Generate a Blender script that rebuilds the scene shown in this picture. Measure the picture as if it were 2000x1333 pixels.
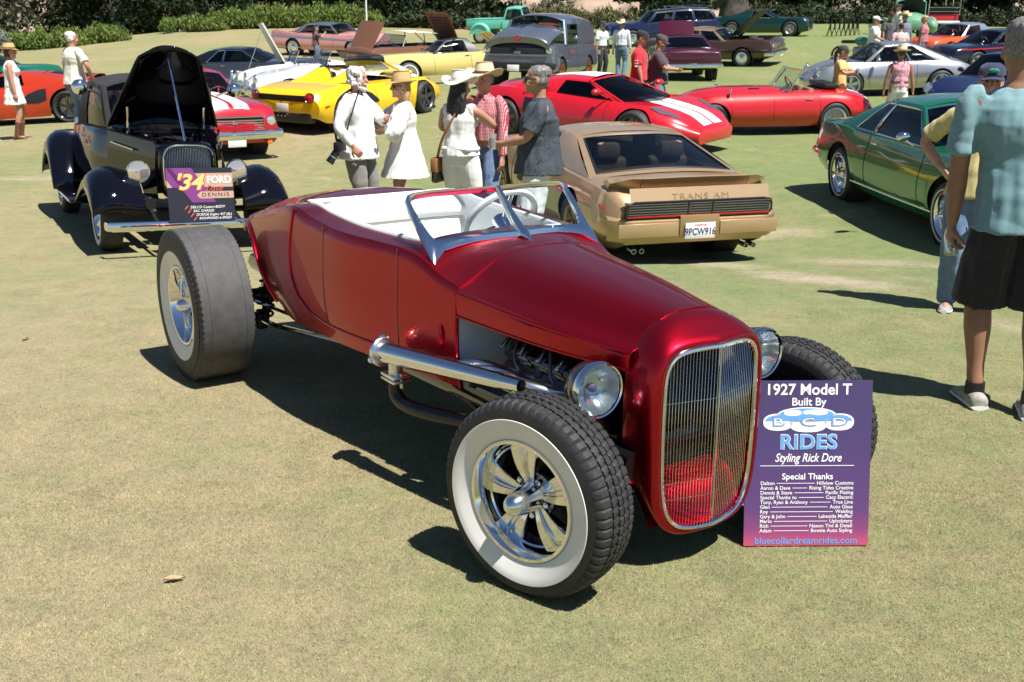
import bpy, bmesh, math, random
import numpy as np
from mathutils import Vector, Matrix, noise
random.seed(7); RNG = np.random.default_rng(11)
for o in list(bpy.data.objects): bpy.data.objects.remove(o, do_unlink=True)
S = bpy.context.scene
R = math.radians; PI = math.pi
# ---------------------------------------------------------------- camera
CAM_H = 1.755; PITCH = 0.2774
cd = bpy.data.cameras.new('camera'); cam = bpy.data.objects.new('camera', cd); S.collection.objects.link(cam)
cd.sensor_fit = 'HORIZONTAL'; cd.sensor_width = 36; cd.lens = 36.0; cd.clip_start = .05; cd.clip_end = 2000
cam.location = (0, 0, CAM_H); cam.rotation_euler = (PI/2 - PITCH, 0, 0)
S.camera = cam
cd.dof.use_dof = True; cd.dof.focus_distance = 4.3; cd.dof.aperture_fstop = 9.0
# ---------------------------------------------------------------- sky and sun
SUN_EL = R(61); SUN_AZ = math.atan2(.705, -.71)      # horizontal direction to the sun is (sin, cos) of SUN_AZ
sund = Vector((math.sin(SUN_AZ)*math.cos(SUN_EL), math.cos(SUN_AZ)*math.cos(SUN_EL), math.sin(SUN_EL)))
w = bpy.data.worlds.new('World'); S.world = w; w.use_nodes = True
nt = w.node_tree; bg = nt.nodes['Background']
sky = nt.nodes.new('ShaderNodeTexSky'); sky.sky_type = 'NISHITA'; sky.sun_disc = False
sky.sun_elevation = SUN_EL; sky.sun_rotation = SUN_AZ; sky.air_density = 1.0; sky.dust_density = .0; sky.ozone_density = 3.0; sky.altitude = 400
nt.links.new(sky.outputs[0], bg.inputs[0]); bg.inputs[1].default_value = .05
sl = bpy.data.lights.new('sun', 'SUN'); sl.energy = 5.0; sl.angle = R(.53); sl.color = (1, .955, .89)
so = bpy.data.objects.new('sun', sl); S.collection.objects.link(so); so.location = (10, -10, 30)
so.rotation_euler = sund.to_track_quat('Z', 'Y').to_euler()
S.view_settings.view_transform = 'Standard'; S.view_settings.look = 'None'; S.view_settings.gamma = 1
S.view_settings.exposure = .80; S.view_settings.use_curve_mapping = False
S.render.engine = 'CYCLES'
S.cycles.max_bounces = 8; S.cycles.transparent_max_bounces = 16; S.cycles.caustics_reflective = False; S.cycles.caustics_refractive = False
C = S.collection

# ---------------------------------------------------------------- helpers
def pchip(keys):
    k = sorted(keys); X = np.array([a for a, b in k], float); Y = np.array([b for a, b in k], float)
    n = len(X)
    if n == 1: return lambda x: float(Y[0])
    h = np.diff(X); d = np.diff(Y)/h; m = np.zeros(n)
    for i in range(1, n-1):
        if d[i-1]*d[i] > 0:
            w1 = 2*h[i]+h[i-1]; w2 = h[i]+2*h[i-1]; m[i] = (w1+w2)/(w1/d[i-1]+w2/d[i])
    m[0] = d[0]; m[-1] = d[-1]
    def f(x):
        if x <= X[0]: return float(Y[0])
        if x >= X[-1]: return float(Y[-1])
        i = int(np.searchsorted(X, x))-1; i = max(0, min(n-2, i)); t = (x-X[i])/h[i]
        return float((2*t**3-3*t*t+1)*Y[i]+(t**3-2*t*t+t)*h[i]*m[i]+(-2*t**3+3*t*t)*Y[i+1]+(t**3-t*t)*h[i]*m[i+1])
    return f
def fn(v): return v if callable(v) else ((lambda x: float(v)) if isinstance(v, (int, float)) else pchip(v))
def lerp(a, b, t): return a+(b-a)*t
def V3(a): return np.array(a, float)

class MB:
    """collects geometry for ONE mesh object"""
    def __init__(s): s.v = []; s.f = []; s.m = []; s.cur = 0
    def add(s, v, f):
        o = len(s.v); s.v.extend([tuple(map(float, p)) for p in v])
        for q in f: s.f.append(tuple(i+o for i in q)); s.m.append(s.cur)
        return s
    def grid(s, P, cu=False, cv=False, skip=None, slot=None):
        nu = len(P); nv = len(P[0]); v = [p for r in P for p in r]; f = []; mm = []
        for i in range(nu if cu else nu-1):
            for j in range(nv if cv else nv-1):
                if skip and skip(i, j): continue
                i2 = (i+1) % nu; j2 = (j+1) % nv
                f.append((i*nv+j, i2*nv+j, i2*nv+j2, i*nv+j2)); mm.append(slot(i, j) if slot else s.cur)
        o = len(s.v); s.v.extend([tuple(map(float, p)) for p in v])
        s.f.extend([tuple(a+o for a in q) for q in f]); s.m.extend(mm); return s
    def loft(s, rings, cap=True):
        s.grid(rings, cv=True); n = len(rings[0]); tot = len(s.v); o = tot-n*len(rings)
        if cap: s.f.append(tuple(range(o+n-1, o-1, -1))); s.m.append(s.cur); s.f.append(tuple(range(tot-n, tot))); s.m.append(s.cur)
        return s
    def box(s, c, sz, rot=None):
        c = Vector(c); v = []
        for x in (-.5, .5):
            for y in (-.5, .5):
                for z in (-.5, .5):
                    p = Vector((x*sz[0], y*sz[1], z*sz[2]))
                    if rot is not None: p = rot @ p
                    v.append(c+p)
        return s.add(v, [(0, 1, 3, 2), (4, 6, 7, 5), (0, 4, 5, 1), (2, 3, 7, 6), (0, 2, 6, 4), (1, 5, 7, 3)])
    def rbox(s, c, sz, r=.01, rot=None, seg=2):
        b = bmesh.new(); bmesh.ops.create_cube(b, size=1)
        for v in b.verts: v.co = Vector((v.co.x*sz[0], v.co.y*sz[1], v.co.z*sz[2]))
        bmesh.ops.bevel(b, geom=b.edges[:], offset=min(r, .49*min(sz)), segments=seg, profile=.5, affect='EDGES')
        b.verts.index_update(); c = Vector(c)
        s.add([c+((rot @ v.co) if rot is not None else v.co) for v in b.verts], [[v.index for v in f.verts] for f in b.faces]); b.free(); return s
    def tube(s, path, r, n=8, closed=False, cap=True, flat=1.0, up=None):
        P = [Vector(p) for p in path]; m = len(P); rings = []; prev = None
        for i, p in enumerate(P):
            if closed: t = P[(i+1) % m]-P[i-1]
            else: t = P[min(i+1, m-1)]-P[max(i-1, 0)]
            t = t.normalized() if t.length > 1e-9 else Vector((0, 0, 1))
            if up is not None: a = Vector(up)
            elif prev is None: a = Vector((0, 0, 1)) if abs(t.z) < .9 else Vector((1, 0, 0))
            else: a = prev
            a = a-t*a.dot(t); a = a.normalized() if a.length > 1e-6 else t.orthogonal().normalized()
            prev = a; b = t.cross(a); rr = r[i] if hasattr(r, '__len__') else r
            rings.append([p+a*(rr*flat*math.cos(2*PI*k/n))+b*(rr*math.sin(2*PI*k/n)) for k in range(n)])
        if closed: s.grid(rings, cu=True, cv=True)
        else: s.loft(rings, cap)
        return s
    def lathe(s, prof, c=(0, 0, 0), ax=(0, 1, 0), n=32, cap=False, arc=None, rad=None):
        ax = Vector(ax).normalized(); u = ax.orthogonal().normalized() if abs(ax.z) > .9 else ax.cross(Vector((0, 0, 1))).normalized()
        wv = ax.cross(u); c = Vector(c); rings = []
        a0, a1 = arc or (0, 2*PI); m = n if arc is None else n+1
        for k in range(m):
            a = a0+(a1-a0)*k/n; d = u*math.cos(a)+wv*math.sin(a)
            rings.append([c+ax*h+d*(r_*(rad(k, j) if rad else 1)) for j, (r_, h) in enumerate(prof)])
        s.grid(rings, cu=(arc is None)); return s
    def ball(s, c, r, n=12, rot=None):
        r = (r, r, r) if isinstance(r, (int, float)) else r; c = Vector(c); rings = []
        for i in range(1, n):
            a = PI*i/n; ring = []
            for k in range(2*n):
                p = Vector((r[0]*math.sin(a)*math.cos(PI*k/n), r[1]*math.sin(a)*math.sin(PI*k/n), r[2]*math.cos(a)))
                ring.append(c+((rot @ p) if rot is not None else p))
            rings.append(ring)
        return s.loft(rings)
    def poly(s, pts, th, nrm):
        """flat polygon with thickness th along nrm"""
        nrm = Vector(nrm).normalized()*th; n = len(pts); a = [Vector(p) for p in pts]; b = [p+nrm for p in a]
        return s.add(a+b, [tuple(range(n-1, -1, -1)), tuple(range(n, 2*n))]+[(i, (i+1) % n, n+(i+1) % n, n+i) for i in range(n)])
    def frame(s, outer, inner, th, nrm):
        n = len(outer); d = Vector(nrm).normalized()*th
        A = [Vector(p) for p in outer]; B = [Vector(p) for p in inner]
        v = A+B+[p+d for p in A]+[p+d for p in B]; f = []
        for i in range(n):
            j = (i+1) % n
            f += [(i, j, n+j, n+i), (2*n+j, 2*n+i, 3*n+i, 3*n+j), (j, i, 2*n+i, 2*n+j), (n+i, n+j, 3*n+j, 3*n+i)]
        return s.add(v, f)
    def xf(s, M):
        s.v = [tuple(M @ Vector(p)) for p in s.v]; return s
    def mesh(s, name, mats, smooth=True, ang=40, recalc=True):
        me = bpy.data.meshes.new(name); me.from_pydata(s.v, [], s.f); me.validate(clean_customdata=False)
        if recalc:
            b = bmesh.new(); b.from_mesh(me); bmesh.ops.remove_doubles(b, verts=b.verts, dist=1e-5); bmesh.ops.recalc_face_normals(b, faces=b.faces); b.to_mesh(me); b.free()
        mats = mats if isinstance(mats, (list, tuple)) else [mats]
        for m in mats: me.materials.append(m)
        if len(mats) > 1 and len(me.polygons) == len(s.m): me.polygons.foreach_set('material_index', s.m)
        if smooth:
            me.shade_smooth(); me.set_sharp_from_angle(angle=R(ang))
        me.update(); return me
    def build(s, name, mats, parent=None, smooth=True, ang=40, mod=None, recalc=True):
        return obj(name, s.mesh(name, mats, smooth, ang, recalc), parent)
def obj(name, me, parent=None, label=None):
    o = bpy.data.objects.new(name, me); C.objects.link(o)
    if parent is not None: o.parent = parent
    if label: o['label'] = label
    return o
def thing(name, label, cat, loc=(0, 0, 0), rz=0, group=None):
    o = bpy.data.objects.new(name, None); C.objects.link(o); o.location = loc; o.rotation_euler = (0, 0, rz); o.empty_display_size = .2
    return tag(o, label, cat, group)
def tag(o, label, cat, group=None, kind=None):
    if label: o['label'] = label
    if cat: o['category'] = cat
    if group: o['group'] = group
    if kind: o['kind'] = kind
    return o
def struct(o, label=None): o['kind'] = 'structure'; return o
def mirror_y(pts): return [(p[0], -p[1], p[2]) for p in pts]

# ---------------------------------------------------------------- materials
MATS = {}
def node_mat(name):
    m = bpy.data.materials.new(name); m.use_nodes = True; return m, m.node_tree, m.node_tree.nodes['Principled BSDF']
def setc(s, k, v):
    if k in s.inputs: s.inputs[k].default_value = v
def mat(name, col, rough=.5, metal=0., coat=0., spec=.5, var=.0, vscale=8., bump=0., bscale=60., emit=None, sheen=0, trans=0, coatr=.03, aniso=None):
    if name in MATS: return MATS[name]
    m, t, b = node_mat(name); c = (*col, 1) if len(col) == 3 else col
    b.inputs['Base Color'].default_value = c; b.inputs['Roughness'].default_value = rough; b.inputs['Metallic'].default_value = metal
    setc(b, 'Coat Weight', coat); setc(b, 'Coat Roughness', coatr); setc(b, 'Specular IOR Level', spec); setc(b, 'Sheen Weight', sheen); setc(b, 'Transmission Weight', trans)
    if var or bump:
        tc = t.nodes.new('ShaderNodeTexCoord')
    if var:
        n = t.nodes.new('ShaderNodeTexNoise'); n.inputs['Scale'].default_value = vscale; n.inputs['Detail'].default_value = 6; t.links.new(tc.outputs['Object'], n.inputs['Vector'])
        r = t.nodes.new('ShaderNodeValToRGB'); r.color_ramp.elements[0].position = .3; r.color_ramp.elements[1].position = .7
        r.color_ramp.elements[0].color = tuple(x*(1-var) for x in c[:3])+(1,); r.color_ramp.elements[1].color = tuple(min(1, x*(1+var)) for x in c[:3])+(1,)
        t.links.new(n.outputs[0], r.inputs[0]); t.links.new(r.outputs[0], b.inputs['Base Color'])
    if bump:
        n2 = t.nodes.new('ShaderNodeTexNoise'); n2.inputs['Scale'].default_value = bscale; n2.inputs['Detail'].default_value = 4; t.links.new(tc.outputs['Object'], n2.inputs['Vector'])
        bn = t.nodes.new('ShaderNodeBump'); bn.inputs['Strength'].default_value = bump; bn.inputs['Distance'].default_value = .01
        t.links.new(n2.outputs[0], bn.inputs['Height']); t.links.new(bn.outputs[0], b.inputs['Normal'])
    if emit: setc(b, 'Emission Color', (*emit[0], 1)); setc(b, 'Emission Strength', emit[1])
    MATS[name] = m; return m
def paint(name, col, metal=.0, rough=.35, coat=1.0): return mat('paint_'+name, col, rough, metal, coat, var=.04, vscale=3.)
def glass(name='glass', tint=(.55, .62, .65), opac=.0, refl=1.0):
    """thin pane: clear or tinted, mirror reflection by Fresnel"""
    if name in MATS: return MATS[name]
    m = bpy.data.materials.new(name); m.use_nodes = True; t = m.node_tree; t.nodes.clear()
    out = t.nodes.new('ShaderNodeOutputMaterial'); tr = t.nodes.new('ShaderNodeBsdfTransparent'); tr.inputs[0].default_value = (*tint, 1)
    gl = t.nodes.new('ShaderNodeBsdfGlossy'); gl.inputs['Roughness'].default_value = .02; gl.inputs[0].default_value = (1, 1, 1, 1)
    fr = t.nodes.new('ShaderNodeFresnel'); fr.inputs[0].default_value = 1.52
    mx = t.nodes.new('ShaderNodeMixShader'); mm = t.nodes.new('ShaderNodeMath'); mm.operation = 'MULTIPLY'; mm.inputs[1].default_value = .7; t.links.new(fr.outputs[0], mm.inputs[0]); t.links.new(mm.outputs[0], mx.inputs[0]); t.links.new(tr.outputs[0], mx.inputs[1]); t.links.new(gl.outputs[0], mx.inputs[2])
    t.links.new(mx.outputs[0], out.inputs[0]); MATS[name] = m; return m
M = dict(
    chrome=mat('chrome', (.82, .83, .85), .06, 1.), alu=mat('aluminium', (.78, .78, .79), .28, 1., var=.06), dullmetal=mat('dull_metal', (.35, .35, .36), .4, 1.),
    black=mat('black_plastic', (.012, .012, .013), .45, var=.2), blackgloss=mat('black_gloss', (.006, .006, .007), .12, 0, 1.), rubber=mat('tyre_rubber', (.022, .022, .023), .62, var=.25, vscale=14, bump=.15, bscale=120),
    slick=None, white=mat('white_paint', (.8, .8, .79), .4, var=.03), whitewall=mat('whitewall', (.74, .73, .70), .5, var=.05, vscale=10), dark=mat('dark_void', (.008, .008, .009), .8),
    interior=mat('dark_interior', (.02, .02, .022), .6, var=.2), tan=mat('tan_leather', (.24, .13, .07), .55, var=.1), whitevinyl=mat('white_vinyl', (.80, .79, .76), .42, var=.03, bump=.05),
    glass=glass('clear_glass', (.72, .80, .84)), tint=glass('tinted_glass', (.10, .13, .15)), midglass=glass('grey_glass', (.34, .40, .42)),
    redlens=mat('red_lens', (.45, .01, .01), .12, 0, 1.), amber=mat('amber_lens', (.7, .2, .02), .15, 0, 1.), lamp=mat('headlamp_lens', (.75, .78, .80), .08, .7, 1.),
    plate=mat('plate_white', (.78, .78, .78), .4), navytext=mat('plate_text', (.02, .03, .12), .5), rust=mat('underbody', (.03, .027, .025), .8, var=.3))
M['slick'] = mat('slick_rubber', (.062, .061, .063), .72, var=.18, vscale=22, bump=.1, bscale=160)

def text_mesh(txt, size, mat_, parent, M4, name='lettering', bold=0., shear=0., align='CENTER', ext=.0008, sx=1., space=1.):
    cu = bpy.data.curves.new('t', 'FONT'); cu.body = txt; cu.size = size; cu.extrude = ext; cu.offset = bold*size; cu.shear = shear
    cu.align_x = align; cu.align_y = 'CENTER'; cu.resolution_u = 3; cu.space_character = space
    o = bpy.data.objects.new('t', cu); C.objects.link(o); dg = bpy.context.evaluated_depsgraph_get()
    me = bpy.data.meshes.new_from_object(o.evaluated_get(dg)); bpy.data.objects.remove(o); bpy.data.curves.remove(cu)
    me.name = name; me.transform(M4 @ Matrix.Diagonal((sx, 1, 1, 1))); me.materials.clear(); me.materials.append(mat_)
    return obj(name, me, parent)
def frame_m(o, x, y):
    """matrix with origin o, x axis, y axis (text plane)"""
    x = Vector(x).normalized(); y = Vector(y); y = (y-x*y.dot(x)).normalized(); z = x.cross(y)
    return Matrix(((x.x, y.x, z.x, o[0]), (x.y, y.y, z.y, o[1]), (x.z, y.z, z.z, o[2]), (0, 0, 0, 1)))
# ---------------------------------------------------------------- terrain
# heights surveyed from where wheels and feet stand in the photograph: (pixel x, pixel y, pixels per metre there)
CP, SP = math.cos(PITCH), math.sin(PITCH)
def ray(px, py):
    a = (px-1000)/2000.; b = (py-666.5)/2000.
    return np.array([a, CP-b*SP, -SP-b*CP])
_sv = [(1402, 486, 178), (1050, 517, 213), (1650, 386, 160), (1396, 302, 118), (1393, 264, 95), (1620, 262, 97), (672, 254, 98), (500, 298, 112), (140, 239, 90), (165, 252, 103), (40, 270, 103), (470, 181, 62), (521, 187, 66), (800, 165, 62), (893, 133, 46), (690, 113, 44), (938, 86, 37), (1190, 152, 60), (1245, 255, 106), (1000, 172, 77), (1390, 157, 63), (1449, 131, 53), (1541, 74, 41), (1835, 187, 77), (1852, 118, 55), (1235, 88, 43), (550, 55, 28), (150, 88, 29), (1700, 42, 26), (1000, 66, 29), (1950, 52, 27), (300, 66, 28), (800, 56, 28), (1300, 56, 28)]
_cp = [tuple(ray(p[0], p[1])*(2000./p[2])+np.array([0, 0, CAM_H])) for p in _sv]
_cp += [(x, y, 0.) for y in (-3, 0, 2.5, 5, 7.2) for x in (-6, -3, 0, 3, 6)]+[(-6, 10, 0), (-4, 9.5, 0), (-9, 13, .03), (7, 9, 0), (8.5, 14, 0)]
_A = np.array(_cp); _n = len(_A)
def _k(r2): return np.where(r2 > 1e-12, .5*r2*np.log(np.maximum(r2, 1e-12)), 0.)
_D = ((_A[:, None, :2]-_A[None, :, :2])**2).sum(-1); _K = np.zeros((_n+3, _n+3)); _K[:_n, :_n] = _k(_D)+np.eye(_n)*np.where(np.arange(_n) < len(_sv), 1.2, .4); _K[:_n, _n] = 1; _K[:_n, _n+1:] = _A[:, :2]; _K[_n:, :_n] = _K[:_n, _n:].T
_W = np.linalg.solve(_K, np.r_[_A[:, 2], 0, 0, 0])
def sstep(a, b, x): t = max(0., min(1., (x-a)/(b-a))); return t*t*(3-2*t)
def zt(x, y):
    y_ = max(1., min(76., y)); lim = 5+.62*y_; x_ = max(-lim, min(lim, x))
    v = float(_W[:_n] @ _k((_A[:, 0]-x_)**2+(_A[:, 1]-y_)**2)+_W[_n]+_W[_n+1]*x_+_W[_n+2]*y_)
    return v*sstep(6.6, 8.8, math.hypot(x_*.8, y_))
def gp(px, py):
    """where the ray through a photograph pixel meets the terrain: the place the thing stands on"""
    r = ray(px, py); t = 2.; prev = t
    while t < 150:
        p = r*t; z = CAM_H+p[2]
        if z <= zt(p[0], p[1]):
            a, b = prev, t
            for _ in range(30):
                m = (a+b)/2; q = r*m
                if CAM_H+q[2] <= zt(q[0], q[1]): b = m
                else: a = m
            q = r*b; return np.array([q[0], q[1], zt(q[0], q[1])])
        prev = t; t += .25
    q = r*150; return np.array([q[0], q[1], zt(q[0], q[1])])
def at_depth(px, py, s):
    """stand point below/at pixel with s photograph pixels per metre, dropped to the terrain"""
    q = ray(px, py)*(2000./s); return np.array([q[0], q[1], zt(q[0], q[1])])

def spaced(a, b, d0, g):
    o = [0.]; d = d0
    while o[-1] < max(abs(a), abs(b)): o.append(o[-1]+d); d *= g
    return sorted(set([-v for v in o if v <= abs(a)+d]+[v for v in o if v <= abs(b)+d]))
def turf_material(name='turf', blade=False):
    m, t, b = node_mat(name); N = t.nodes.new; Lk = t.links.new
    tc = N('ShaderNodeNewGeometry'); POS = tc.outputs['Position']; RND = tc.outputs['Random Per Island']
    def noi(sc, det=6, rough=.6, vec=None, dist=0):
        n = N('ShaderNodeTexNoise'); n.inputs['Scale'].default_value = sc; n.inputs['Detail'].default_value = det; n.inputs['Roughness'].default_value = rough; n.inputs['Distortion'].default_value = dist
        Lk(vec or POS, n.inputs['Vector']); return n.outputs[0]
    def ramp(fac, stops):
        r = N('ShaderNodeValToRGB'); el = r.color_ramp.elements
        el[0].position, el[0].color = stops[0][0], (*stops[0][1], 1); el[1].position, el[1].color = stops[-1][0], (*stops[-1][1], 1)
        for p, c in stops[1:-1]: e = el.new(p); e.color = (*c, 1)
        Lk(fac, r.inputs[0]); return r.outputs[0]
    def mix(f, a, c, mode='MIX'):
        x = N('ShaderNodeMix'); x.data_type = 'RGBA'; x.blend_type = mode
        if isinstance(f, float): x.inputs[0].default_value = f
        else: Lk(f, x.inputs[0])
        Lk(a, x.inputs[6]) if not isinstance(a, tuple) else setattr(x.inputs[6], 'default_value', (*a, 1))
        Lk(c, x.inputs[7]) if not isinstance(c, tuple) else setattr(x.inputs[7], 'default_value', (*c, 1))
        return x.outputs[2]
    mp = N('ShaderNodeMapping'); mp.inputs['Scale'].default_value = (1, .45, 1); mp.inputs['Rotation'].default_value = (0, 0, .5); Lk(POS, mp.inputs[0])
    green = ramp(RND if blade else noi(160, 3, .7), [(.20, (.062, .088, .020)), (.5, (.140, .182, .054)), (.80, (.245, .288, .105))])
    straw = ramp(RND if blade else noi(190, 3, .7), [(.20, (.13, .098, .042)), (.5, (.265, .215, .105)), (.80, (.42, .355, .195))])
    big = noi(.28, 5, .62, mp.outputs[0]); med = noi(1.9, 5, .7); fine = noi(14, 4, .7)
    # far turf greener, near turf drier
    sx = N('ShaderNodeSeparateXYZ'); Lk(POS, sx.inputs[0])
    mr = N('ShaderNodeMapRange'); mr.inputs[1].default_value = 3.5; mr.inputs[2].default_value = 9.; mr.inputs[3].default_value = .07; mr.inputs[4].default_value = -.07; Lk(sx.outputs[1], mr.inputs[0])
    mrx = N('ShaderNodeMapRange'); mrx.inputs[1].default_value = -4.; mrx.inputs[2].default_value = 4.; mrx.inputs[3].default_value = .10; mrx.inputs[4].default_value = -.12; Lk(sx.outputs[0], mrx.inputs[0])
    def math_(op, a, c):
        x = N('ShaderNodeMath'); x.operation = op
        for i, q in enumerate((a, c)):
            if isinstance(q, (int, float)): x.inputs[i].default_value = q
            else: Lk(q, x.inputs[i])
        return x.outputs[0]
    f = math_('ADD', math_('ADD', math_('MULTIPLY', big, .85), math_('MULTIPLY', med, .55)), math_('ADD', math_('MULTIPLY', fine, .42), math_('ADD', mr.outputs[0], mrx.outputs[0])))
    fac = ramp(math_('MULTIPLY', f, .92), [(.645, (0, 0, 0)), (1.0, (1, 1, 1))])
    col = mix(fac, green, straw)
    # bleached scuffs where mowers turned
    mp2 = N('ShaderNodeMapping'); mp2.inputs['Scale'].default_value = (.9, .5, 1); mp2.inputs['Rotation'].default_value = (0, 0, -.7); Lk(POS, mp2.inputs[0])
    sc = noi(1.1, 6, .75, mp2.outputs[0], .6); scf = ramp(sc, [(.61, (0, 0, 0)), (.70, (.8, .8, .8))])
    bare = ramp(noi(120, 3), [(.3, (.25, .20, .12)), (.7, (.42, .36, .25))])
    col = mix(scf, col, bare)
    for (cx, cy, rot, ln, wd, st) in ((2.55, 8.35, -.95, 1.5, .55, 1.), (1.95, 9.6, -.9, 1.1, .45, .8), (3.3, 9.3, -.6, 1.3, .4, .7), (3.7, 6.1, -.8, 1.8, .3, .6), (2.9, 11.4, -.5, 1.2, .5, .7), (-6.5, 14.5, .2, 1.6, .5, .6), (-3.2, 12.2, .3, 1.4, .4, .5)):
        m3 = N('ShaderNodeMapping'); m3.vector_type = 'TEXTURE'; m3.inputs['Location'].default_value = (cx, cy, 0); m3.inputs['Rotation'].default_value = (0, 0, rot); m3.inputs['Scale'].default_value = (ln, wd, 40); Lk(POS, m3.inputs[0])
        gr = N('ShaderNodeTexGradient'); gr.gradient_type = 'SPHERICAL'; Lk(m3.outputs[0], gr.inputs[0])
        pf = ramp(math_('MULTIPLY', gr.outputs[1], math_('MULTIPLY', noi(5., 6, .8), 2.1)), [(.34, (0, 0, 0)), (.80, (st, st, st))]); col = mix(pf, col, bare)
    mot = ramp(math_('ADD', math_('MULTIPLY', noi(26, 7, .75), .55), math_('MULTIPLY', noi(4.5, 6, .7), .45)), [(.34, (.80, .78, .76)), (.5, (1.17, 1.17, 1.17)), (.66, (1.50, 1.47, 1.44))]); col = mix(1.0, col, mot, 'MULTIPLY')
    Lk(col, b.inputs['Base Color']); b.inputs['Roughness'].default_value = .85; setc(b, 'Specular IOR Level', .15); setc(b, 'Sheen Weight', .15)
    if blade:
        hs = N('ShaderNodeHueSaturation'); hs.inputs['Value'].default_value = 1.08; Lk(col, hs.inputs['Color']); Lk(hs.outputs[0], b.inputs['Base Color']); return m
    bn = N('ShaderNodeBump'); bn.inputs['Strength'].default_value = .9; bn.inputs['Distance'].default_value = .012
    Lk(math_('ADD', noi(170, 3, .7), math_('MULTIPLY', noi(45, 4, .7), .8)), bn.inputs['Height']); Lk(bn.outputs[0], b.inputs['Normal'])
    return m
TURF = turf_material()
def ground():
    mb = MB(); xs = spaced(-420, 420, .5, 1.045); ys = list(np.arange(-8, 30, .5))+[30+q for q in spaced(0, 390, .6, 1.035) if q >= 0]
    mb.grid([[(x, y, zt(x, y)) for x in xs] for y in ys])
    return struct(mb.build('ground', TURF, recalc=False))
ground()
# short turf blades on the near ground: tiles of blades repeated over the sheet
def turf_blades():
    bm_ = turf_material('turf_blade', True); col = bpy.data.collections.new('turf_tiles')
    for k, n in enumerate((36000, 20000, 9000, 2500)):
        px = RNG.uniform(-.5, .5, n); py = RNG.uniform(-.5, .5, n); a = RNG.uniform(0, 2*PI, n); h = RNG.uniform(.003, .010, n); wd = RNG.uniform(.0007, .0014, n)
        lean = RNG.uniform(.4, 2.2, n)*h; la = RNG.uniform(0, 2*PI, n)
        v = np.zeros((n, 3, 3)); v[:, 0] = np.c_[px-wd*np.cos(a), py-wd*np.sin(a), 0*px-.002]; v[:, 1] = np.c_[px+wd*np.cos(a), py+wd*np.sin(a), 0*px-.002]
        v[:, 2] = np.c_[px+lean*np.cos(la), py+lean*np.sin(la), h]
        me = bpy.data.meshes.new('turf_tile'); me.from_pydata(v.reshape(-1, 3).tolist(), [], np.arange(3*n).reshape(-1, 3).tolist()); me.materials.append(bm_)
        col.objects.link(bpy.data.objects.new('turf_tile_%d' % k, me))
    pts = []; idx = []
    for y in range(1, 9):
        for x in range(-int(y*.58)-4, int(y*.58)+4):
            pts.append((x+.5, y+.5, zt(x+.5, y+.5))); q = math.hypot(x+.5, y+.5)+random.uniform(-.7, .7); idx.append(0 if q < 4.2 else 1 if q < 5.6 else 2 if q < 7 else 3)
    pm = bpy.data.meshes.new('grass'); pm.from_pydata(pts, [], []); at_ = pm.attributes.new('tile', 'INT', 'POINT'); at_.data.foreach_set('value', idx); o = obj('grass', pm)
    ng = bpy.data.node_groups.new('scatter_turf', 'GeometryNodeTree'); ng.interface.new_socket('Geometry', in_out='INPUT', socket_type='NodeSocketGeometry'); ng.interface.new_socket('Geometry', in_out='OUTPUT', socket_type='NodeSocketGeometry')
    A = ng.nodes.new; gi = A('NodeGroupInput'); go = A('NodeGroupOutput'); ip = A('GeometryNodeInstanceOnPoints'); ci = A('GeometryNodeCollectionInfo'); ci.inputs[0].default_value = col; ci.inputs['Separate Children'].default_value = True
    ip.inputs['Pick Instance'].default_value = True; na = A('GeometryNodeInputNamedAttribute'); na.data_type = 'INT'; na.inputs[0].default_value = 'tile'
    rv = A('FunctionNodeRandomValue'); rv.data_type = 'INT'; rv.inputs[4].default_value = 0; rv.inputs[5].default_value = 3
    mu = A('ShaderNodeMath'); mu.operation = 'MULTIPLY'; mu.inputs[1].default_value = PI/2; cx = A('ShaderNodeCombineXYZ')
    ng.links.new(rv.outputs[2], mu.inputs[0]); ng.links.new(mu.outputs[0], cx.inputs[2]); ng.links.new(cx.outputs[0], ip.inputs['Rotation'])
    ng.links.new([q for q in na.outputs if q.enabled][0], ip.inputs['Instance Index'])
    ng.links.new(gi.outputs[0], ip.inputs[0]); ng.links.new(ci.outputs[0], ip.inputs['Instance']); ng.links.new(ip.outputs[0], go.inputs[0])
    md = o.modifiers.new('scatter', 'NODES'); md.node_group = ng
    tag(o, 'short dry turf of green and straw coloured blades', 'grass', kind='stuff')
turf_blades()
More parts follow.
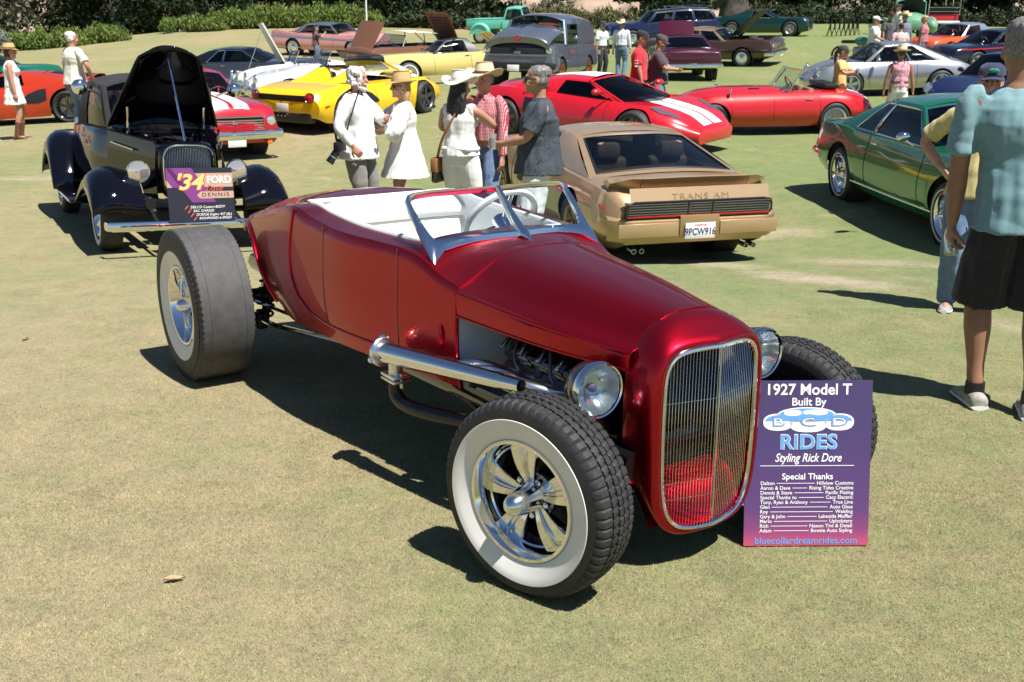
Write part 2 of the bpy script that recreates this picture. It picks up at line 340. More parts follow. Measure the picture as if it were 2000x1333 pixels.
# ---------------------------------------------------------------- car kit: x forward, y left, z up, origin on the ground under mid wheelbase
def chaikin(P, it=3):
    P = [V3(p) for p in P]
    for _ in range(it):
        Q = [P[0]]
        for a, b in zip(P[:-1], P[1:]): Q += [a*.75+b*.25, a*.25+b*.75]
        Q.append(P[-1]); P = Q
    return P
def resample(P, n):
    P = np.array(P); d = np.r_[0, np.cumsum(np.linalg.norm(np.diff(P, axis=0), axis=1))]
    t = np.linspace(0, d[-1], n); return np.c_[[np.interp(t, d, P[:, k]) for k in range(P.shape[1])]].T
class Body:
    """lower body shell: sections along x, wheel arches trimmed out, optional openings in the deck"""
    def __init__(s, x0, x1, zc, zs, ws, wm, zm, zb, wb, arches=(), tone=None, ns=16, nt=10, crown=.55, shr=.06, n=46):
        s.x0, s.x1 = x0, x1
        s.zc, s.zs, s.ws, s.wm, s.zm, s.zb, s.wb = map(fn, (zc, zs, ws, wm, zm, zb, wb)); s.crown = crown; s.shr = shr
        s.arches = arches; s.tone = fn(tone) if tone is not None else None; s.ns, s.nt = ns, nt
        xs = list(np.linspace(x0, x1, n))
        u = np.linspace(0, 1, 7)[1:-1]
        xs += [x0+(x1-x0)*.05*q**2 for q in u]+[x1-(x1-x0)*.05*q**2 for q in u]
        for (xw, r, zw) in arches:
            xs = [x for x in xs if abs(x-xw) > r+.02]
            xs += [xw+r*math.cos(a) for a in np.linspace(0, PI, 19)]+[xw-r-.004, xw+r+.004]
        s.xs = sorted(xs); s.P = [s.section(x) for x in s.xs]
    def arch(s, x):
        z = -1
        for (xw, r, zw) in s.arches:
            d = x-xw
            if abs(d) <= r+1e-6: z = max(z, zw+math.sqrt(max(0, r*r-d*d)))
        return z
    def full(s, x):
        zb, zs, zc, ws, wm, zm, wb = s.zb(x), s.zs(x), s.zc(x), s.ws(x), s.wm(x), s.zm(x), s.wb(x); r = s.shr
        side = chaikin([(wb, zb), (lerp(wb, wm, .8), lerp(zb, zm, .45)), (wm, zm), (lerp(wm, ws, .5), lerp(zm, zs, .55)), (ws, zs-r*.5)], 3)
        c = s.crown
        top = chaikin([(ws, zs-r*.5), (ws-.004, zs), (ws-r, zs+(zc-zs)*.12), (ws*.55, zs+(zc-zs)*c), (ws*.22, zc), (0, zc)], 3)
        return np.array(side), np.array(top)
    def section(s, x):
        side, top = s.full(x); a = s.arch(x)
        if a > side[0, 1]:
            a = min(a, side[-1, 1]-.02); k = int(np.argmax(side[:, 1] > a)); p0, p1 = side[k-1], side[k]; t = (a-p0[1])/(p1[1]-p0[1]+1e-9)
            side = np.vstack([p0+(p1-p0)*t, side[k:]])
        if s.tone is not None:
            zt_ = s.tone(x); n1 = s.ns//2; n2 = s.ns-n1+1
            if side[0, 1] >= zt_-.004: zt_ = side[0, 1]+.004
            k = int(np.argmax(side[:, 1] > zt_)); k = max(1, k); p0, p1 = side[k-1], side[k]; q = p0+(p1-p0)*((zt_-p0[1])/(p1[1]-p0[1]+1e-9))
            sd = np.vstack([resample(np.vstack([side[:k], q]), n1), resample(np.vstack([q, side[k:]]), n2)[1:]])
        else: sd = resample(side, s.ns)
        tp = resample(top, s.nt)
        return [(x, p[0], p[1]) for p in sd]+[(x, p[0], p[1]) for p in tp[1:]]
    def w_at(s, x, z):
        side, top = s.full(x); return float(np.interp(z, side[:, 1], side[:, 0]))
    def z_top(s, x, y):
        side, top = s.full(x); return float(np.interp(abs(y), top[::-1, 0], top[::-1, 1]))
    def build(s, mats, parent, openings=(), rail=2, name='body', nose=.05, tail=.04, wells=True):
        """openings: (xa, xb, floor z, rail rows)"""
        mb = MB(); k0 = s.ns+rail
        def hole(x):
            for o in openings:
                if o[0]-1e-6 <= x <= o[1]+1e-6: return o
            return None
        xs = s.xs
        def skip(i, j): return j >= k0 and hole(.5*(xs[i]+xs[i+1])) is not None
        sl = (lambda i, j: 1 if j < s.ns//2-1 else 0) if s.tone is not None else (lambda i, j: 0)
        Lp = s.P; Rp = [mirror_y(r) for r in s.P]
        mb.grid(Lp, skip=skip, slot=sl); mb.grid(Rp, skip=skip, slot=sl)
        for row, x, bulge in ((Lp[0], xs[0], -tail), (Lp[-1], xs[-1], nose)):
            z0, z1 = row[0][2], row[-1][2]; G = []
            for (x_, y, z) in row:
                tz = math.sin(PI*min(1, max(0, (z-z0)/(z1-z0+1e-6))))**.6 if bulge else 0
                G.append([(x_+bulge*(1-q*q)*tz, y*q, z) for q in np.linspace(-1, 1, 11)])
            mb.grid(G, slot=(lambda i, j: 1 if (s.tone is not None and i < s.ns//2-1) else 0))
        o = mb.build(name, mats, parent, ang=38)
        for op in openings:
            idx = [i for i in range(len(xs)) if op[0]-1e-6 <= xs[i] <= op[1]+1e-6]
            # opening edges snap to stations
            loop = [Lp[i][k0] for i in idx]+[Rp[i][k0] for i in reversed(idx)]
            zf = op[2]; t = MB(); rings = [loop, [(p[0]*.998+.002*(op[0]+op[1])/2, p[1]*.985, p[2]-.03) for p in loop], [(lerp(p[0], (op[0]+op[1])/2, .03), p[1]*.95, zf) for p in loop]]
            t.grid(rings, cv=True); n = len(loop); m = len(idx)
            t.grid([[rings[2][i], rings[2][n-1-i]] for i in range(m)])
            t.build(op[3] if len(op) > 3 else 'cabin_lining', op[4] if len(op) > 4 else M['interior'], parent)
        u = MB()   # underbody
        G = []
        for x in np.linspace(s.x0+.12, s.x1-.12, 12):
            inn = min(.45, s.wb(x)*.7) if s.arch(x) > 0 else s.wb(x)*.93
            G.append([(x, y*inn, s.zb(x)+.03) for y in (-1, -.4, .4, 1)])
        u.grid(G); 
        for (xw, r, zw) in (s.arches if wells else ()):
            for sg in (1, -1):
                wo = s.w_at(xw, zw+r)-.015
                u.lathe([(r+.01, wo), (r+.012, wo-.28), (.02, wo-.30)], (xw, 0, zw), (0, sg, 0), 24)
        u.build('underbody', M['rust'], parent)
        return o
    def seam(s, mb, x, z0, z1, r=.005, dx=0.):
        mb.tube([(x+dx*(z-z0), s.w_at(x+dx*(z-z0), z)+.001, z) for z in np.linspace(z0, z1, 10)], r, 5)
    def strip(s, mb, xa, xb, z, r=.012, flat=.6, out=.004, n=24, sides=(1, -1)):
        zf = fn(z)
        for sg in sides: mb.tube([(x, sg*(s.w_at(x, zf(x))+out), zf(x)) for x in np.linspace(xa, xb, n)], r, 6, flat=1, up=(0, 0, 1))
    def lips(s, mb, r=.012, sides=(1, -1)):
        for (xw, ra, zw) in s.arches:
            for sg in sides:
                P = []
                for a in np.linspace(.08, PI-.08, 24):
                    x = xw+ra*math.cos(a); z = zw+ra*math.sin(a); P.append((x, sg*(s.w_at(x, z)+.002), z))
                mb.tube(P, r, 6)

def greenhouse(B, parent, xb0, xt0, xt1, xb1, zr, wr, panes, mats, zbf=None, zbr=None, bow=.10, drop=.05, inset=.03, glassm=None, trim=None, v0=.05, v1=.9, back=(.12, .9), backbow=.06, vinyl=None, rearglass=True, apil=.022, cols=None):
    """roof, pillars and panes; panes = list of (u0,u1) along the side"""
    glassm = glassm or M['tint']; zr = fn(zr); wr = fn(wr)
    belt = lambda x: B.zs(x)-.01
    hw = lambda x: B.ws(x)-inset
    def bot(u): x = lerp(xb0, xb1, u); return V3((x, hw(x), belt(x)))
    def topp(u): x = lerp(xt0, xt1, u); return V3((x, wr(x), zr(x)-drop))
    def Sd(u, v, off=0.):
        p = lerp(bot(u), topp(u), v); bul = math.sin(PI*v)*.022; return (p[0], p[1]+bul+off, p[2])
    us = sorted(set([0, 1]+[q for p in panes for q in p])); vs = [0, v0, v1, 1]
    uf = []
    for a, b in zip(us[:-1], us[1:]): uf += list(np.linspace(a, b, 7))[:-1]
    uf.append(1.); vf = [0, v0]+list(np.linspace(v0, v1, 6))[1:]+[1.]
    isg = lambda i, j: any(p[0]-1e-6 <= .5*(uf[i]+uf[i+1]) <= p[1]+1e-6 for p in panes) and v0 < .5*(vf[j]+vf[j+1]) < v1
    rf = MB()
    for sg in (1, -1):
        G = [[(p[0], sg*p[1], p[2]) for p in (Sd(u, v) for v in vf)] for u in uf]
        rf.grid(G, skip=isg)
    # roof panel
    xs = np.linspace(xt0, xt1, 16); ys = np.linspace(-1, 1, 15)
    rf.grid([[(x, wr(x)*q, zr(x)-drop*abs(q)**2.6) for q in ys] for x in xs])
    zf = belt(xb0) if zbf is None else zbf; zq = belt(xb1) if zbr is None else zbr
    def F(q, v):    # windscreen
        b = V3((xb0+bow*(1-q*q), hw(xb0)*q, belt(xb0)+(zf-belt(xb0))*(1-q*q))); t = V3((xt0+bow*.55*(1-q*q), wr(xt0)*q, zr(xt0)-drop*abs(q)**2.6)); p = lerp(b, t, v); p[0] += .02*math.sin(PI*v)*(1-abs(q)); return p
    def Bk(q, v):
        b = V3((xb1-backbow*(1-q*q), hw(xb1)*q, belt(xb1)+(zq-belt(xb1))*(1-q*q))); t = V3((xt1-backbow*.5*(1-q*q), wr(xt1)*q, zr(xt1)-drop*abs(q)**2.6)); return lerp(b, t, v)
    # front header and rear surround in body colour
    rf.grid([[F(q, v) for v in (.95, 1.0)] for q in ys])
    qa = 1-back[0]; qs = list(np.linspace(-qa, qa, 13)); bl, bt = .08, back[1]
    rf.grid([[Bk(q, v) for v in (0, bl)] for q in ys]); rf.grid([[Bk(q, v) for v in (bt, 1)] for q in ys])
    for a, b in ((-1, -qa), (qa, 1)): rf.grid([[Bk(q, v) for v in np.linspace(bl, bt, 6)] for q in (a, b)])
    for sg in (1, -1): rf.tube([tuple(F(sg, v)) for v in np.linspace(0, 1, 6)], apil, 6)
    ro = rf.build('roof', vinyl or mats, parent, ang=35)
    MB().grid([[F(q, v) for v in np.linspace(.0, .955, 8)] for q in np.linspace(-.985, .985, 13)]).build('windscreen', glassm, parent)
    if rearglass: MB().grid([[Bk(q, v)+V3((.004, 0, -.004)) for v in np.linspace(bl-.01, bt+.01, 7)] for q in qs]).build('rear_window', glassm, parent)
    for p in panes:
        for sg in (1, -1):
            w_ = MB().grid([[(a[0], sg*a[1], a[2]) for a in (Sd(u, v, -.008) for v in np.linspace(v0, v1, 6))] for u in np.linspace(p[0], p[1], 8)]).build('side_window', glassm, parent)
            if trim:
                T = [Sd(u, v0, .002) for u in np.linspace(p[0], p[1], 8)]+[Sd(p[1], v, .002) for v in np.linspace(v0, v1, 5)][1:]+[Sd(u, v1, .002) for u in np.linspace(p[1], p[0], 8)][1:]+[Sd(p[0], v, .002) for v in np.linspace(v1, v0, 5)][1:-1]
                MB().tube([(a[0], sg*a[1], a[2]) for a in T], .010, 5, closed=True).build('window_trim', trim, w_)
    if trim:
        mb = MB(); mb.tube([F(q, 0.)+V3((0, 0, .004)) for q in np.linspace(-.985, .985, 13)]+[F(.985, v)+V3((.012, 0, 0)) for v in np.linspace(.1, .95, 5)]+[F(q, .955) for q in np.linspace(.985, -.985, 13)]+[F(-.985, v)+V3((.012, 0, 0)) for v in np.linspace(.95, .1, 5)], .011, 5, closed=True)
        mb.build('windscreen_trim', trim, parent); mb = MB()
        if rearglass: mb.tube([Bk(q, bl) for q in qs]+[Bk(qa, v) for v in np.linspace(bl, bt, 5)][1:]+[Bk(q, bt) for q in qs[::-1]][1:]+[Bk(-qa, v) for v in np.linspace(bt, bl, 5)][1:-1], .010, 5, closed=True)
        if rearglass: mb.build('rear_window_trim', trim, parent)
    return ro
def seats(parent, xs, z0=.32, m=None, w=.50, yo=.36, wheel=True, xw=None, side=1, hr=True, zt_=1.0, wm=None):
    for x in xs:
        for sg in (1, -1):
            mb = MB(); mb.rbox((x+.18, sg*yo, z0+.12), (.5, w, .2), .06); mb.rbox((x-.14, sg*yo, (z0+zt_)/2), (.16, w*.95, zt_-z0-.05), .06, Matrix.Rotation(-.22, 3, 'Y'))
            if hr: mb.rbox((x-.26, sg*yo, zt_+.04), (.11, w*.55, .18), .05)
            mb.build('seat', m or M['interior'], parent)
    if wheel:
        xw = xw if xw is not None else xs[0]+.55
        steering(parent, (xw, side*yo, zt_-.12), .19, wm or M['interior'])
def steering(parent, c, r, m, tilt=.5, tr=.014, spoke=None):
    rot = Matrix.Rotation(-tilt-.6, 3, 'Y'); mb = MB(); P = [Vector(c)+rot @ Vector((r*math.cos(a), r*math.sin(a), 0)) for a in np.linspace(0, 2*PI, 28)[:-1]]
    mb.tube(P, tr, 8, closed=True); o = mb.build('steering_wheel', m, parent)
    sp = MB()
    for a in (PI/2, PI*1.17, PI*1.83): sp.tube([Vector(c)+rot @ Vector((0, 0, -.02)), Vector(c)+rot @ Vector((r*math.sin(a), r*math.cos(a), 0))], .012, 6, flat=.5)
    sp.lathe([(.001, .02), (.035, .015), (.04, -.02), (.015, -.25)], Vector(c), rot @ Vector((0, 0, 1)), 14); sp.build('spokes', spoke or M['chrome'], o)
    return o

_wc = {}
def wheel_meshes(R_, wd, rr, style, ww, rm):
    key = (R_, wd, rr, style, ww, rm.name)
    if key in _wc: return _wc[key]
    h = wd/2; out = []
    pr = [(rr-.01, -h*.8), (rr+.012, -h*.92), (lerp(rr, R_, .5), -h*1.02), (R_-.035, -h*.95), (R_-.008, -h*.75), (R_, -h*.35), (R_, h*.35), (R_-.008, h*.75), (R_-.035, h*.95), (lerp(rr, R_, .5), h*1.02), (rr+.012, h*.92), (rr-.01, h*.8)]
    out.append(('wheel', MB().lathe(pr, n=40).mesh('wheel', M['rubber'], ang=50), None))
    if ww: 
        a, b = ww; out.append(('whitewall', MB().lathe([(a, h*lerp(.94, 1.03, .2)+.004), ((a+b)/2, h*1.03+.003), (b, h*1.01+.003)], n=40).mesh('whitewall', M['whitewall']), None))
    mb = MB(); d = h*.9
    mb.lathe([(rr+.012, d-.005), (rr+.012, d+.004), (rr, d+.008), (rr-.012, d-.002), (rr-.03, d-.03), (rr-.035, -d)], n=40)
    if style == 'five':
        mb.lathe([(.001, d-.02), (.055, d-.02), (.06, d-.05), (.001, d-.06)], n=20)
        for k in range(5):
            a = 2*PI*k/5; M_ = Matrix.Rotation(a, 3, 'Y')
            v = [M_ @ Vector(q) for q in ((-.028, d-.03, .04), (.028, d-.03, .04), (.045, d-.012, rr-.02), (-.045, d-.012, rr-.02), (-.028, d-.06, .04), (.028, d-.06, .04), (.045, d-.05, rr-.02), (-.045, d-.05, rr-.02))]
            mb.add(v, [(0, 1, 2, 3), (7, 6, 5, 4), (0, 4, 5, 1), (1, 5, 6, 2), (3, 2, 6, 7), (0, 3, 7, 4)])
    elif style == 'ten':
        mb.lathe([(.001, d-.02), (.05, d-.02), (.055, d-.05), (.001, d-.06)], n=20)
        for k in range(10):
            a = 2*PI*(k//2)/5+(.16 if k % 2 else -.16); a0 = 2*PI*(k//2)/5
            mb.tube([Matrix.Rotation(a0, 3, 'Y') @ Vector((0, d-.035, .04)), Matrix.Rotation(a, 3, 'Y') @ Vector((0, d-.02, rr-.02))], .013, 6)
    elif style == 'wire':
        mb.lathe([(.001, d+.02), (.03, d+.02), (.045, d-.03), (.05, d-.1)], n=20)
        for k in range(36):
            a = 2*PI*k/36; b = a+(.35 if k % 2 else -.35)
            mb.tube([Matrix.Rotation(a, 3, 'Y') @ Vector((0, d-(.02 if k % 2 else .08), .045)), Matrix.Rotation(b, 3, 'Y') @ Vector((0, d-.045, rr-.03))], .0028, 4)
    elif style == 'dish':
        mb.lathe([(rr-.03, d-.03), (rr-.05, d-.09), (.12, d-.10), (.10, d-.06), (.055, d-.055), (.05, d-.02), (.001, d-.01)], n=36)
        for k in range(5): mb.lathe([(.012, d-.03), (.012, d-.06)], (0.075*math.sin(2*PI*k/5), 0, .075*math.cos(2*PI*k/5)), n=8)
    elif style == 'cap':
        mb.lathe([(rr-.012, d-.002), (rr-.04, d-.022), (.13, d-.012), (.09, d+.012), (.04, d+.02), (.001, d+.022)], n=36)
    elif style == 'slot':
        mb.lathe([(rr-.03, d-.03), (rr-.05, d-.07), (.10, d-.055), (.05, d-.05), (.045, d-.02), (.001, d-.015)], n=36)
        for k in range(8):
            a = 2*PI*k/8; mb.tube([Matrix.Rotation(a, 3, 'Y') @ Vector((0, d-.05, .07)), Matrix.Rotation(a, 3, 'Y') @ Vector((0, d-.02, rr-.025))], .016, 6)
    out.append(('rim', mb.mesh('rim', rm, ang=35), None))
    mb = MB().lathe([(rr-.032, -d*.1), (.16, -d*.2), (.001, -d*.2)], n=30); out.append(('brake_disc', mb.mesh('brake_disc', M['dullmetal'] if style in ('five', 'ten', 'wire') else M['black']), None))
    _wc[key] = out; return out
def wheels(parent, xf, xr, yf, yr, R_=.33, wd=.2, rr=.2, style='five', ww=None, rm=None, steer=0, Rr=None, wdr=None, rrr=None):
    for (x, y, st, q, wq, rq) in ((xf, yf, steer, R_, wd, rr), (xr, yr, 0, Rr or R_, wdr or wd, rrr or rr)):
        ms = wheel_meshes(q, wq, rq, style, ww, rm or M['chrome'])
        for sg in (1, -1):
            root = None
            for nm, me, _ in ms:
                o = obj(nm, me, parent if root is None else root)
                if root is None: o.location = (x, sg*y, q-.012); o.rotation_euler = (0, 0, st+(0 if sg > 0 else PI)); root = o
def bumper(mb, x, w_, z, h=.10, bow=.10, th=.03, wrap=.25, n=22, endx=None, up=1):
    """bar across the car at x, bending back at its ends"""
    P = []; sgn = 1 if x > 0 else -1
    pts = [(-1, wrap), (-.985, wrap*.35)]+[(q, bow*q*q*.6) for q in np.linspace(-.94, .94, n)]+[(.985, wrap*.35), (1, wrap)]
    P = [(x-sgn*b, q*w_, z) for q, b in pts]
    prof = [(-.5, 0), (-.42, .7), (-.15, 1), (.15, 1), (.42, .7), (.5, 0), (.3, -.4), (-.3, -.4)]
    rings = []
    for i, p in enumerate(P):
        a = Vector(P[max(i-1, 0)]); b = Vector(P[min(i+1, len(P)-1)]); t = (b-a).normalized(); o = Vector((t.y, -t.x, 0))*(1 if sgn > 0 else -1); o = o if sgn > 0 else o
        o = Vector((sgn*abs(t.y), 0, 0))+Vector((0, (-sgn*t.x) if True else 0, 0)); o = Vector((t.y, -t.x, 0)); 
        if sgn < 0: o = -o
        rings.append([Vector(p)+Vector((0, 0, h*c))+o*(th*d) for c, d in prof])
    mb.loft(rings); return mb
def lamp(parent, c, r, ax, depth=.04, ring=None, name='headlight', lens=None, n=24):
    ax = Vector(ax).normalized(); o = MB().lathe([(r*1.12, -depth), (r*1.15, 0), (r*1.08, .012), (r, .004)], c, ax, n).build(name, ring or M['chrome'], parent)
    MB().lathe([(r*1.01, .002), (r*.8, .010), (r*.4, .017), (.0005, .02)], c, ax, n).build('lens', lens or M['lamp'], o)
    return o
def mirror(parent, c, m, s=.07, sg=1):
    mb = MB(); mb.ball(c, (s*.7, s*1.1, s*.75), 8); mb.tube([c, (c[0]+.03, c[1]-sg*.12, c[2]-.08)], .012, 6); return mb.build('mirror', m, parent)
def handle(parent, B, x, z, sg, m=None):
    y = B.w_at(x, z); mb = MB(); mb.rbox((x, sg*(y+.018), z), (.14, .016, .022), .007); mb.box((x+.055, sg*(y+.008), z), (.02, .02, .02)); return mb.build('door_handle', m or M['chrome'], parent)
def plate(parent, c, ax, txt, col=None, top=None, w_=.305, h_=.152, tilt=0, up=(0, 0, 1), tcol=None):
    """number plate; ax = outward normal"""
    ax = Vector(ax).normalized(); x = Vector(up).cross(ax).normalized(); y = ax.cross(x); mb = MB()
    rot = Matrix((x, y, ax)).transposed(); mb.rbox(c, (w_, h_, .006), .003, rot); o = mb.build('number_plate', col or M['plate'], parent)
    if txt: text_mesh(txt, h_*.62, tcol or M['navytext'], o, frame_m(Vector(c)+ax*.0042-y*(h_*.08), x, y), bold=.012, sx=.78)
    if top: text_mesh(top, h_*.2, mat('plate_red', (.5, .03, .03), .5), o, frame_m(Vector(c)+ax*.0042+y*(h_*.36), x, y), shear=.2)
    return o
def open_panel(parent, x_h, z_h, length, w0, w1, ang, mats, name='hood', th=.03, crown=.05, dir=1, under=None):
    """hinged panel swung open: hinge line at (x_h, z_h); ang above horizontal; dir=+1 panel extends forward"""
    G = []; H = []
    for t in np.linspace(0, 1, 12):
        w_ = lerp(w0, w1, t); d = t*length; r = []; r2 = []
        for q in np.linspace(-1, 1, 13):
            cz = crown*(1-q*q); 
            r.append((x_h+dir*(d*math.cos(ang)-cz*math.sin(ang)), q*w_, z_h+d*math.sin(ang)+cz*math.cos(ang)))
            r2.append((x_h+dir*(d*math.cos(ang)-(cz-th)*math.sin(ang)), q*w_*.985, z_h+d*math.sin(ang)+(cz-th)*math.cos(ang)))
        G.append(r); H.append(r2)
    mb = MB(); mb.grid(G); o = mb.build(name, mats, parent)
    ed = MB(); ed.grid(H)
    loopa = [g[0] for g in G]+G[-1][1:]+[g[-1] for g in G[::-1]][1:]; loopb = [g[0] for g in H]+H[-1][1:]+[g[-1] for g in H[::-1]][1:]
    ed.grid([loopa, loopb]); ed.build('underside', under or mats, o)
    for q in (-.6, 0, .6):
        rib = MB(); rib.tube([(x_h+dir*(t*length*math.cos(ang)-(crown*(1-q*q)-th-.008)*math.sin(ang)), q*lerp(w0, w1, t), z_h+t*length*math.sin(ang)+(crown*(1-q*q)-th-.008)*math.cos(ang)) for t in np.linspace(.05, .95, 6)], .012, 5); rib.build('rib', under or mats, o)
    return o
# ---------------------------------------------------------------- the red roadster
def candy():
    m, t, b = node_mat('candy_red_paint'); N = t.nodes.new
    b.inputs['Metallic'].default_value = .92; b.inputs['Roughness'].default_value = .36
    setc(b, 'Coat Weight', .6); setc(b, 'Coat Roughness', .012); setc(b, 'Coat IOR', 1.45)
    tc = N('ShaderNodeTexCoord'); n = N('ShaderNodeTexNoise'); n.inputs['Scale'].default_value = 900; n.inputs['Detail'].default_value = 2
    t.links.new(tc.outputs['Object'], n.inputs['Vector']); r = N('ShaderNodeValToRGB'); r.color_ramp.elements[0].color = (.30, .0006, .008, 1); r.color_ramp.elements[1].color = (.47, .0025, .018, 1)
    r.color_ramp.elements[0].position = .35; r.color_ramp.elements[1].position = .7
    t.links.new(n.outputs[0], r.inputs[0]); t.links.new(r.outputs[0], b.inputs['Base Color'])
    n2 = N('ShaderNodeTexNoise'); n2.inputs['Scale'].default_value = 6.; t.links.new(tc.outputs['Object'], n2.inputs['Vector'])
    bn = N('ShaderNodeBump'); bn.inputs['Strength'].default_value = .03; bn.inputs['Distance'].default_value = .01; t.links.new(n2.outputs[0], bn.inputs['Height']); t.links.new(bn.outputs[0], b.inputs['Coat Normal'])
    return m
CANDY = candy()
HYAW = -.981; HO = (.570, 3.464)
def tread_tyre(R_, wd, rr, n=240, slick=False):
    h = wd/2; p = []
    side = [(rr-.012, h*.70), (rr+.004, h*.78), (rr+.02, h*.84), (lerp(rr, R_, .45), h*.985), (lerp(rr, R_, .6), h*1.0), (lerp(rr, R_, .78), h*.97)]
    if slick:
        side += [(R_-.045, h*.955), (R_-.02, h*.93), (R_-.004, h*.90)]
        tread = [(R_-.0005, h*.86), (R_, h*.62), (R_, h*.605), (R_-.003, h*.60), (R_, h*.595), (R_+.001, 0)]
    else:
        side += [(R_-.05, h*.93), (R_-.03, h*.88), (R_-.016, h*.82)]
        tread = [(R_-.009, h*.76), (R_-.006, h*.62), (R_-.004, h*.50), (R_-.004, h*.46), (R_-.013, h*.455), (R_-.013, h*.40), (R_-.002, h*.395), (R_-.001, h*.27), (R_-.001, h*.16), (R_-.010, h*.155), (R_-.010, h*.10), (R_, h*.095), (R_, 0)]
    half = side+tread; prof = [(r, -y) for r, y in half[:-1]]+[half[-1]]+[(r, y) for r, y in half[-2::-1]]
    m = len(half); ns = len(side); pl = len(prof)
    def rad(k, j):
        jj = j if j < m else pl-1-j
        r, y = prof[j]
        if slick:
            if jj in (ns-2, ns-1) and k % 3 == 0: return (r-.011)/r
            if jj == ns-3 and k % 3 == 0: return (r-.005)/r
            return 1
        s = 0
        if jj in (ns-1, ns-2, ns, ns+1, ns+2): s = .007 if k % 5 == 0 else 0
        elif ns+3 < jj < ns+9 and jj not in (ns+4, ns+5): s = .006 if (k+int((y+h)*90)) % 5 == 0 else 0
        elif jj >= ns+11: s = .005 if (k+2) % 5 == 0 else 0
        return (r-s)/r
    me = MB().lathe(prof, n=n, rad=rad).mesh('tyre', M['slick'] if slick else M['rubber'], ang=28)
    if slick:
        me.materials.append(M['rubber'])
        for q in me.polygons:
            c = q.center; r = math.hypot(c.x, c.z)
            if r < R_-.012 or abs(c.y) > h*.91: q.material_index = 1
    return me
def hero_rim(rr, h, deep):
    """chrome barrel; spokes are separate"""
    mb = MB(); e = h*.80
    mb.lathe([(rr+.004, e-.012), (rr+.007, e), (rr+.003, e+.007), (rr-.008, e+.006), (rr-.014, e-.004), (rr-.022, e-.022), (rr-.028, e-.05), (rr-.034, e-.055), (rr-.036, e-deep), (rr-.045, e-deep-.04), (rr-.05, -h*.8)], n=72)
    return mb.mesh('rim', M['chrome'], ang=30)
def hero_spoke(rr, y0, y1, r0=.045, r1=None, w0=.036, w1=.118):
    r1 = r1 or rr-.026; mb = MB(); prof = [(-1, -.030), (-1, -.004), (-.93, .004), (-.36, .002), (-.28, -.009), (-.10, -.009), (0, .007), (.10, -.009), (.28, -.009), (.36, .002), (.93, .004), (1, -.004), (1, -.030)]
    rings = []
    for t in np.linspace(0, 1, 8):
        r = lerp(r0, r1, t); w_ = lerp(w0, w1, t**.9)/2; y = lerp(y0, y1, t)+.010*math.sin(PI*t); k = .45+.55*min(1, t*1.5)
        rings.append([(q*w_, y+d*k, math.sqrt(max(r*r-(q*w_)**2, 0))) for q, d in prof])
    return mb.loft(rings).mesh('spoke', M['chrome'], ang=25)
def hero_wheel(parent, x, y, R_, wd, rr, ww, steer, sg, cache={}, slick=False, deep=.07):
    h = wd/2; key = (R_,)
    if key not in cache:
        e = h*.80; a, b = ww
        t = tread_tyre(R_, wd, rr, 240 if slick else 320, slick)
        rr2 = [lerp(a, b, q) for q in np.linspace(0, 1, 7)]
        sidey = lambda r: float(np.interp(r, [rr-.012, rr+.004, rr+.02, lerp(rr, R_, .45), lerp(rr, R_, .6), lerp(rr, R_, .78)], [h*.70, h*.78, h*.84, h*.985, h, h*.97]))
        wwm = MB().lathe([(r, sidey(r)+.0025) for r in rr2]+[(b+.0015, sidey(b)+.0005)], n=96).mesh('whitewall', M['whitewall'])
        bul = MB().lathe([(.048, e-deep-.01), (.048, e-deep+.03), (.046, e-deep+.05), (.041, e-deep+.085), (.031, e-deep+.112), (.017, e-deep+.127), (.0005, e-deep+.131)], n=32).mesh('bullet_cap', mat('satin_alu', (.80, .80, .80), .16, 1.))
        hub = MB().lathe([(.082, e-deep-.03), (.082, e-deep-.012), (.05, e-deep-.004)], n=32); nut = MB().lathe([(.011, e-deep-.02), (.011, e-deep+.012), (.006, e-deep+.017), (.0005, e-deep+.017)], n=8)
        drum = MB().lathe([(rr-.055, -.02), (rr-.06, -.045+e-deep-.03), (.05, e-deep-.06), (.001, e-deep-.06)], n=40).mesh('brake_drum', M['black'])
        cache[key] = (t, wwm, hero_rim(rr, h, deep), hero_spoke(rr, e-deep+.002, e-deep+.018), bul, hub.mesh('hub', M['dullmetal']), nut.mesh('lug_nut', M['chrome']), drum)
    t, wwm, rim, spk, bul, hub, nut, drum = cache[key]
    o = obj('wheel', t, parent); o.location = (x, y, R_-.010); o.rotation_euler = (0, 0, steer+(0 if sg > 0 else PI))
    for nm, me in (('whitewall', wwm), ('rim', rim), ('bullet_cap', bul), ('hub', hub), ('brake_drum', drum)): obj(nm, me, o)
    for k in range(5):
        s = obj('spoke', spk, o); s.rotation_euler = (0, 2*PI*k/5+.12, 0)
        a_ = 2*PI*(k+.5)/5+.12; q = obj('lug_nut', nut, o); q.location = (.066*math.sin(a_), 0, .066*math.cos(a_))
